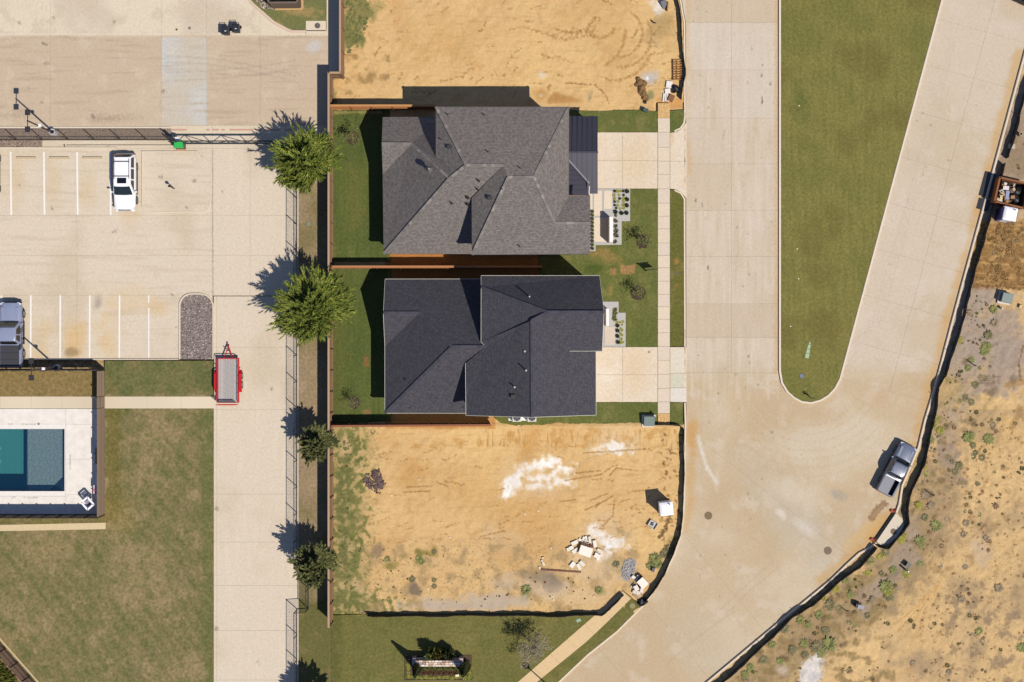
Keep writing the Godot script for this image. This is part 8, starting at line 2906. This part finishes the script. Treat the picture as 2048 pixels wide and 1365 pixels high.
func weeds() -> void:
	var meshes := [tuft_mesh(90, 71, 1.0, 0.45, 0.06), bush_mesh(340, 72, 0.5), tuft_mesh(130, 73, 1.0, 0.35, 0.05)]
	# tone: 0 green 1 dark 2 yellow green 3 grey 4 brown
	var tones := [tint(A(146, 148, 92)), tint(A(140, 132, 96)), tint(A(168, 162, 76), Color(0.1, 0.1, 0.02)), tint(A(170, 150, 122)), tint(A(160, 128, 100))]
	var names := ["green", "dark olive", "yellow green", "greyish dry", "brown dry"]
	var list := [[1987, 620, 9, 0], [1977, 670, 10, 1], [1972, 694, 11, 0], [1968, 704, 8, 0], [1943, 722, 6, 0], [1937, 737, 7, 0], [1960, 737, 4, 0], [1951, 769, 8, 1], [1961, 782, 5, 1], [1931, 794, 7, 1], [1942, 804, 8, 1], [1996, 777, 4, 1], [1937, 874, 12, 0], [1946, 891, 7, 1], [1977, 879, 11, 0], [2011, 854, 6, 1], [1987, 851, 7, 3], [1917, 680, 8, 2], [1872, 836, 10, 2], [1866, 850, 9, 2], [1989, 647, 8, 3], [1939, 625, 7, 3], [1964, 915, 8, 1], [1947, 914, 7, 1], [1952, 906, 6, 1], [1905, 924, 5, 1], [1918, 931, 8, 1], [1911, 944, 7, 1], [1956, 967, 6, 1], [1874, 1051, 13, 0], [1911, 1015, 6, 4], [1894, 1037, 7, 3], [1933, 1046, 8, 3], [1927, 1070, 7, 3], [1972, 1077, 7, 3], [1992, 1013, 6, 4], [1959, 1030, 5, 0], [1802, 1077, 11, 2], [1806, 1070, 8, 2], [1840, 1081, 11, 0], [1842, 1090, 8, 0], [1846, 941, 11, 2], [1852, 947, 8, 0], [1812, 1147, 10, 2], [1741, 1121, 9, 0], [1771, 1103, 10, 1], [1760, 1112, 8, 2], [1931, 1135, 6, 3], [1883, 1093, 6, 4], [1772, 1172, 14, 0], [1777, 1183, 11, 2], [1779, 1195, 9, 1], [1763, 1148, 6, 1], [1699, 1246, 6, 1], [1710, 1251, 5, 0], [1659, 1289, 16, 0], [1632, 1294, 13, 1], [1651, 1262, 9, 1], [1722, 1297, 9, 1], [1712, 1309, 5, 0], [1661, 1209, 12, 1], [1637, 1230, 9, 0], [1617, 1251, 7, 0], [1958, 1262, 9, 0], [1964, 1282, 6, 3], [1825, 1326, 7, 3], [1898, 1344, 6, 3], [2044, 1294, 11, 0], [1998, 1176, 9, 3], [1924, 1200, 8, 3], [1608, 1286, 9, 0], [1867, 1102, 6, 3], [1720, 1126, 7, 0], [1690, 1160, 8, 0], [1672, 1178, 8, 2], [1647, 1196, 7, 2], [1600, 1240, 9, 0], [1570, 1258, 9, 1], [1545, 1290, 8, 0], [1526, 1320, 10, 1], [1490, 1350, 9, 0], [1585, 1300, 9, 1], [1560, 1322, 8, 0], [1610, 1310, 8, 1], [1500, 1335, 8, 0], [1550, 1352, 8, 1], [1642, 1306, 10, 0], [1735, 1146, 7, 2], [1700, 1190, 8, 0], [1678, 1215, 8, 1], [1735, 1232, 7, 1], [1746, 1200, 7, 3], [1850, 990, 8, 3], [1862, 1010, 9, 3], [1836, 1010, 8, 2], [1850, 1036, 8, 1], [1880, 860, 9, 2], [1860, 880, 9, 0], [1880, 1130, 7, 3], [1840, 1130, 8, 0], [1820, 1168, 7, 3], [1786, 1140, 8, 0]]
	var big := {Vector2i(1987, 620): "green weed clump right in front of the green field transformer", Vector2i(1977, 670): "dark olive weed clump at the head of the green row below the field transformer", Vector2i(1972, 694): "larger elongated green weed below the dark clump on the grey silt", Vector2i(1937, 874): "wide green weed beside the grey silt patch above the pickup", Vector2i(1977, 879): "wide green weed on tan soil right of the grey silt patch", Vector2i(1874, 1051): "wide green weed on open sand right of the storm inlet", Vector2i(1802, 1077): "yellow green weed touching the silt fence behind the storm inlet", Vector2i(1840, 1081): "wide green weed in dry grass below the storm inlet", Vector2i(1846, 941): "yellow green weed against the silt fence beside the parked pickup", Vector2i(1772, 1172): "largest bright green weed, between the two meter boxes", Vector2i(1777, 1183): "yellow green half of the largest weed between the two meter boxes", Vector2i(1659, 1289): "largest green weed above the white washout at the bottom edge", Vector2i(1632, 1294): "dark olive weed touching the top of the white washout", Vector2i(1661, 1209): "dark olive weed left of the open meter box by the silt fence", Vector2i(2044, 1294): "green weed at the right edge low in the picture", Vector2i(1872, 836): "yellow green weed by the silt fence's kink above the pickup", Vector2i(1812, 1147): "yellow green weed at the foot of the white topped marker post", Vector2i(1722, 1297): "dark olive round weed on bare sand below the open meter box"}
	for q in list:
		var s: float = q[2] * 2.0 * S
		var own: String = big.get(Vector2i(q[0], q[1]), "%s weed clump on the bare field east of the road" % names[q[3]])
		plant("weed_clump", own, "weed", meshes[rng.randi() % 2 * 2], tones[q[3]], q[0], q[1], Vector3(s, s * rng.randf_range(0.3, 0.5), s) * 0.92, 0.1, "%s weed clumps on the field" % names[q[3]])
	for q in [[838, 1117, 7, 0], [844, 1124, 6, 0], [1052, 1180, 10, 0], [1198, 1181, 7, 0], [868, 1104, 5, 1], [825, 1160, 6, 1], [868, 1160, 5, 1], [868, 1173, 5, 1], [1310, 1116, 10, 0], [1316, 1128, 9, 0], [1300, 1132, 7, 0], [1340, 1098, 8, 1], [1330, 1108, 9, 1], [1232, 1128, 7, 1], [746, 862, 7, 1], [775, 1118, 6, 0]]:
		var s: float = q[2] * 2.0 * S
		plant("weed_clump", "%s weed clump on the south sand lot" % names[q[3]], "weed", meshes[rng.randi() % 2 * 2], tones[q[3]], q[0], q[1], Vector3(s, s * 0.6, s), 0.07, "%s weed clumps on the south lot" % names[q[3]])
	# far too many small ones to count: one cover each
	var field := pv([[1880, 830], [2070, 780], [2070, 1390], [1500, 1400], [1640, 1240], [1790, 1130], [1850, 980]])
	scatter("dry_weed_cover", meshes[2], vmat(0.9), field, 0.08, 380, 0.24, [AL(176, 142, 106), AL(160, 130, 98), AL(150, 134, 92), AL(132, 120, 78)], 0.75, true, 0.05)
	scatter("small_dry_weeds", meshes[1], vmat(0.9), field, 0.06, 190, 0.11, [AL(190, 150, 112), AL(182, 146, 108), AL(150, 118, 92), AL(160, 142, 100), AL(140, 124, 84)], 0.7, true, 0.0)
	var verge := pv([[2010, 420], [2070, 200], [2070, 420], [1990, 560], [1970, 640], [1990, 760], [1890, 860], [1850, 990], [1790, 1120], [1640, 1240], [1480, 1380], [1400, 1430], [1470, 1370], [1640, 1215], [1720, 1150], [1800, 1080], [1830, 1000], [1880, 830], [1920, 700], [1960, 540]])
	scatter("dry_grass_cover", meshes[2], vmat(0.9), verge, 0.09, 800, 0.18, [AL(172, 156, 136), AL(160, 146, 124), AL(150, 132, 100), AL(132, 118, 84), AL(168, 150, 116), AL(112, 108, 62), AL(176, 152, 104), AL(128, 124, 66)], 0.7, true, 0.0)
	scatter("straw_litter", meshes[2], vmat(0.9), pv([[1970, 470], [2000, 445], [2075, 445], [2075, 572], [1945, 565]]), 0.08, 500, 0.26, [AL(170, 132, 84), AL(150, 116, 70), AL(186, 150, 100)], 0.5, true)
	scatter("creeping_grass", meshes[2], vmat(0.9), jag([[668, 860], [716, 862], [712, 960], [718, 1060], [728, 1180], [750, 1226], [668, 1226]], 12.0, 8.0), 0.04, 420, 0.17, [AL(128, 134, 80), AL(116, 124, 72), AL(146, 142, 90), AL(160, 150, 104)], 0.7, true, 0.0)
	scatter("creeping_grass", meshes[2], vmat(0.9), pv([[692, -40], [752, -40], [736, 50], [712, 100], [692, 112]]), 0.05, 260, 0.18, [AL(136, 140, 86), AL(124, 130, 80), AL(156, 146, 100)], 0.6, true)
	scatter("lot_weeds", meshes[1], vmat(0.9), pv([[740, 1090], [1180, 1150], [1200, 1215], [760, 1215]]), 0.04, 90, 0.12, [AL(150, 122, 84), AL(168, 140, 98), AL(140, 132, 84)], 0.6, true)
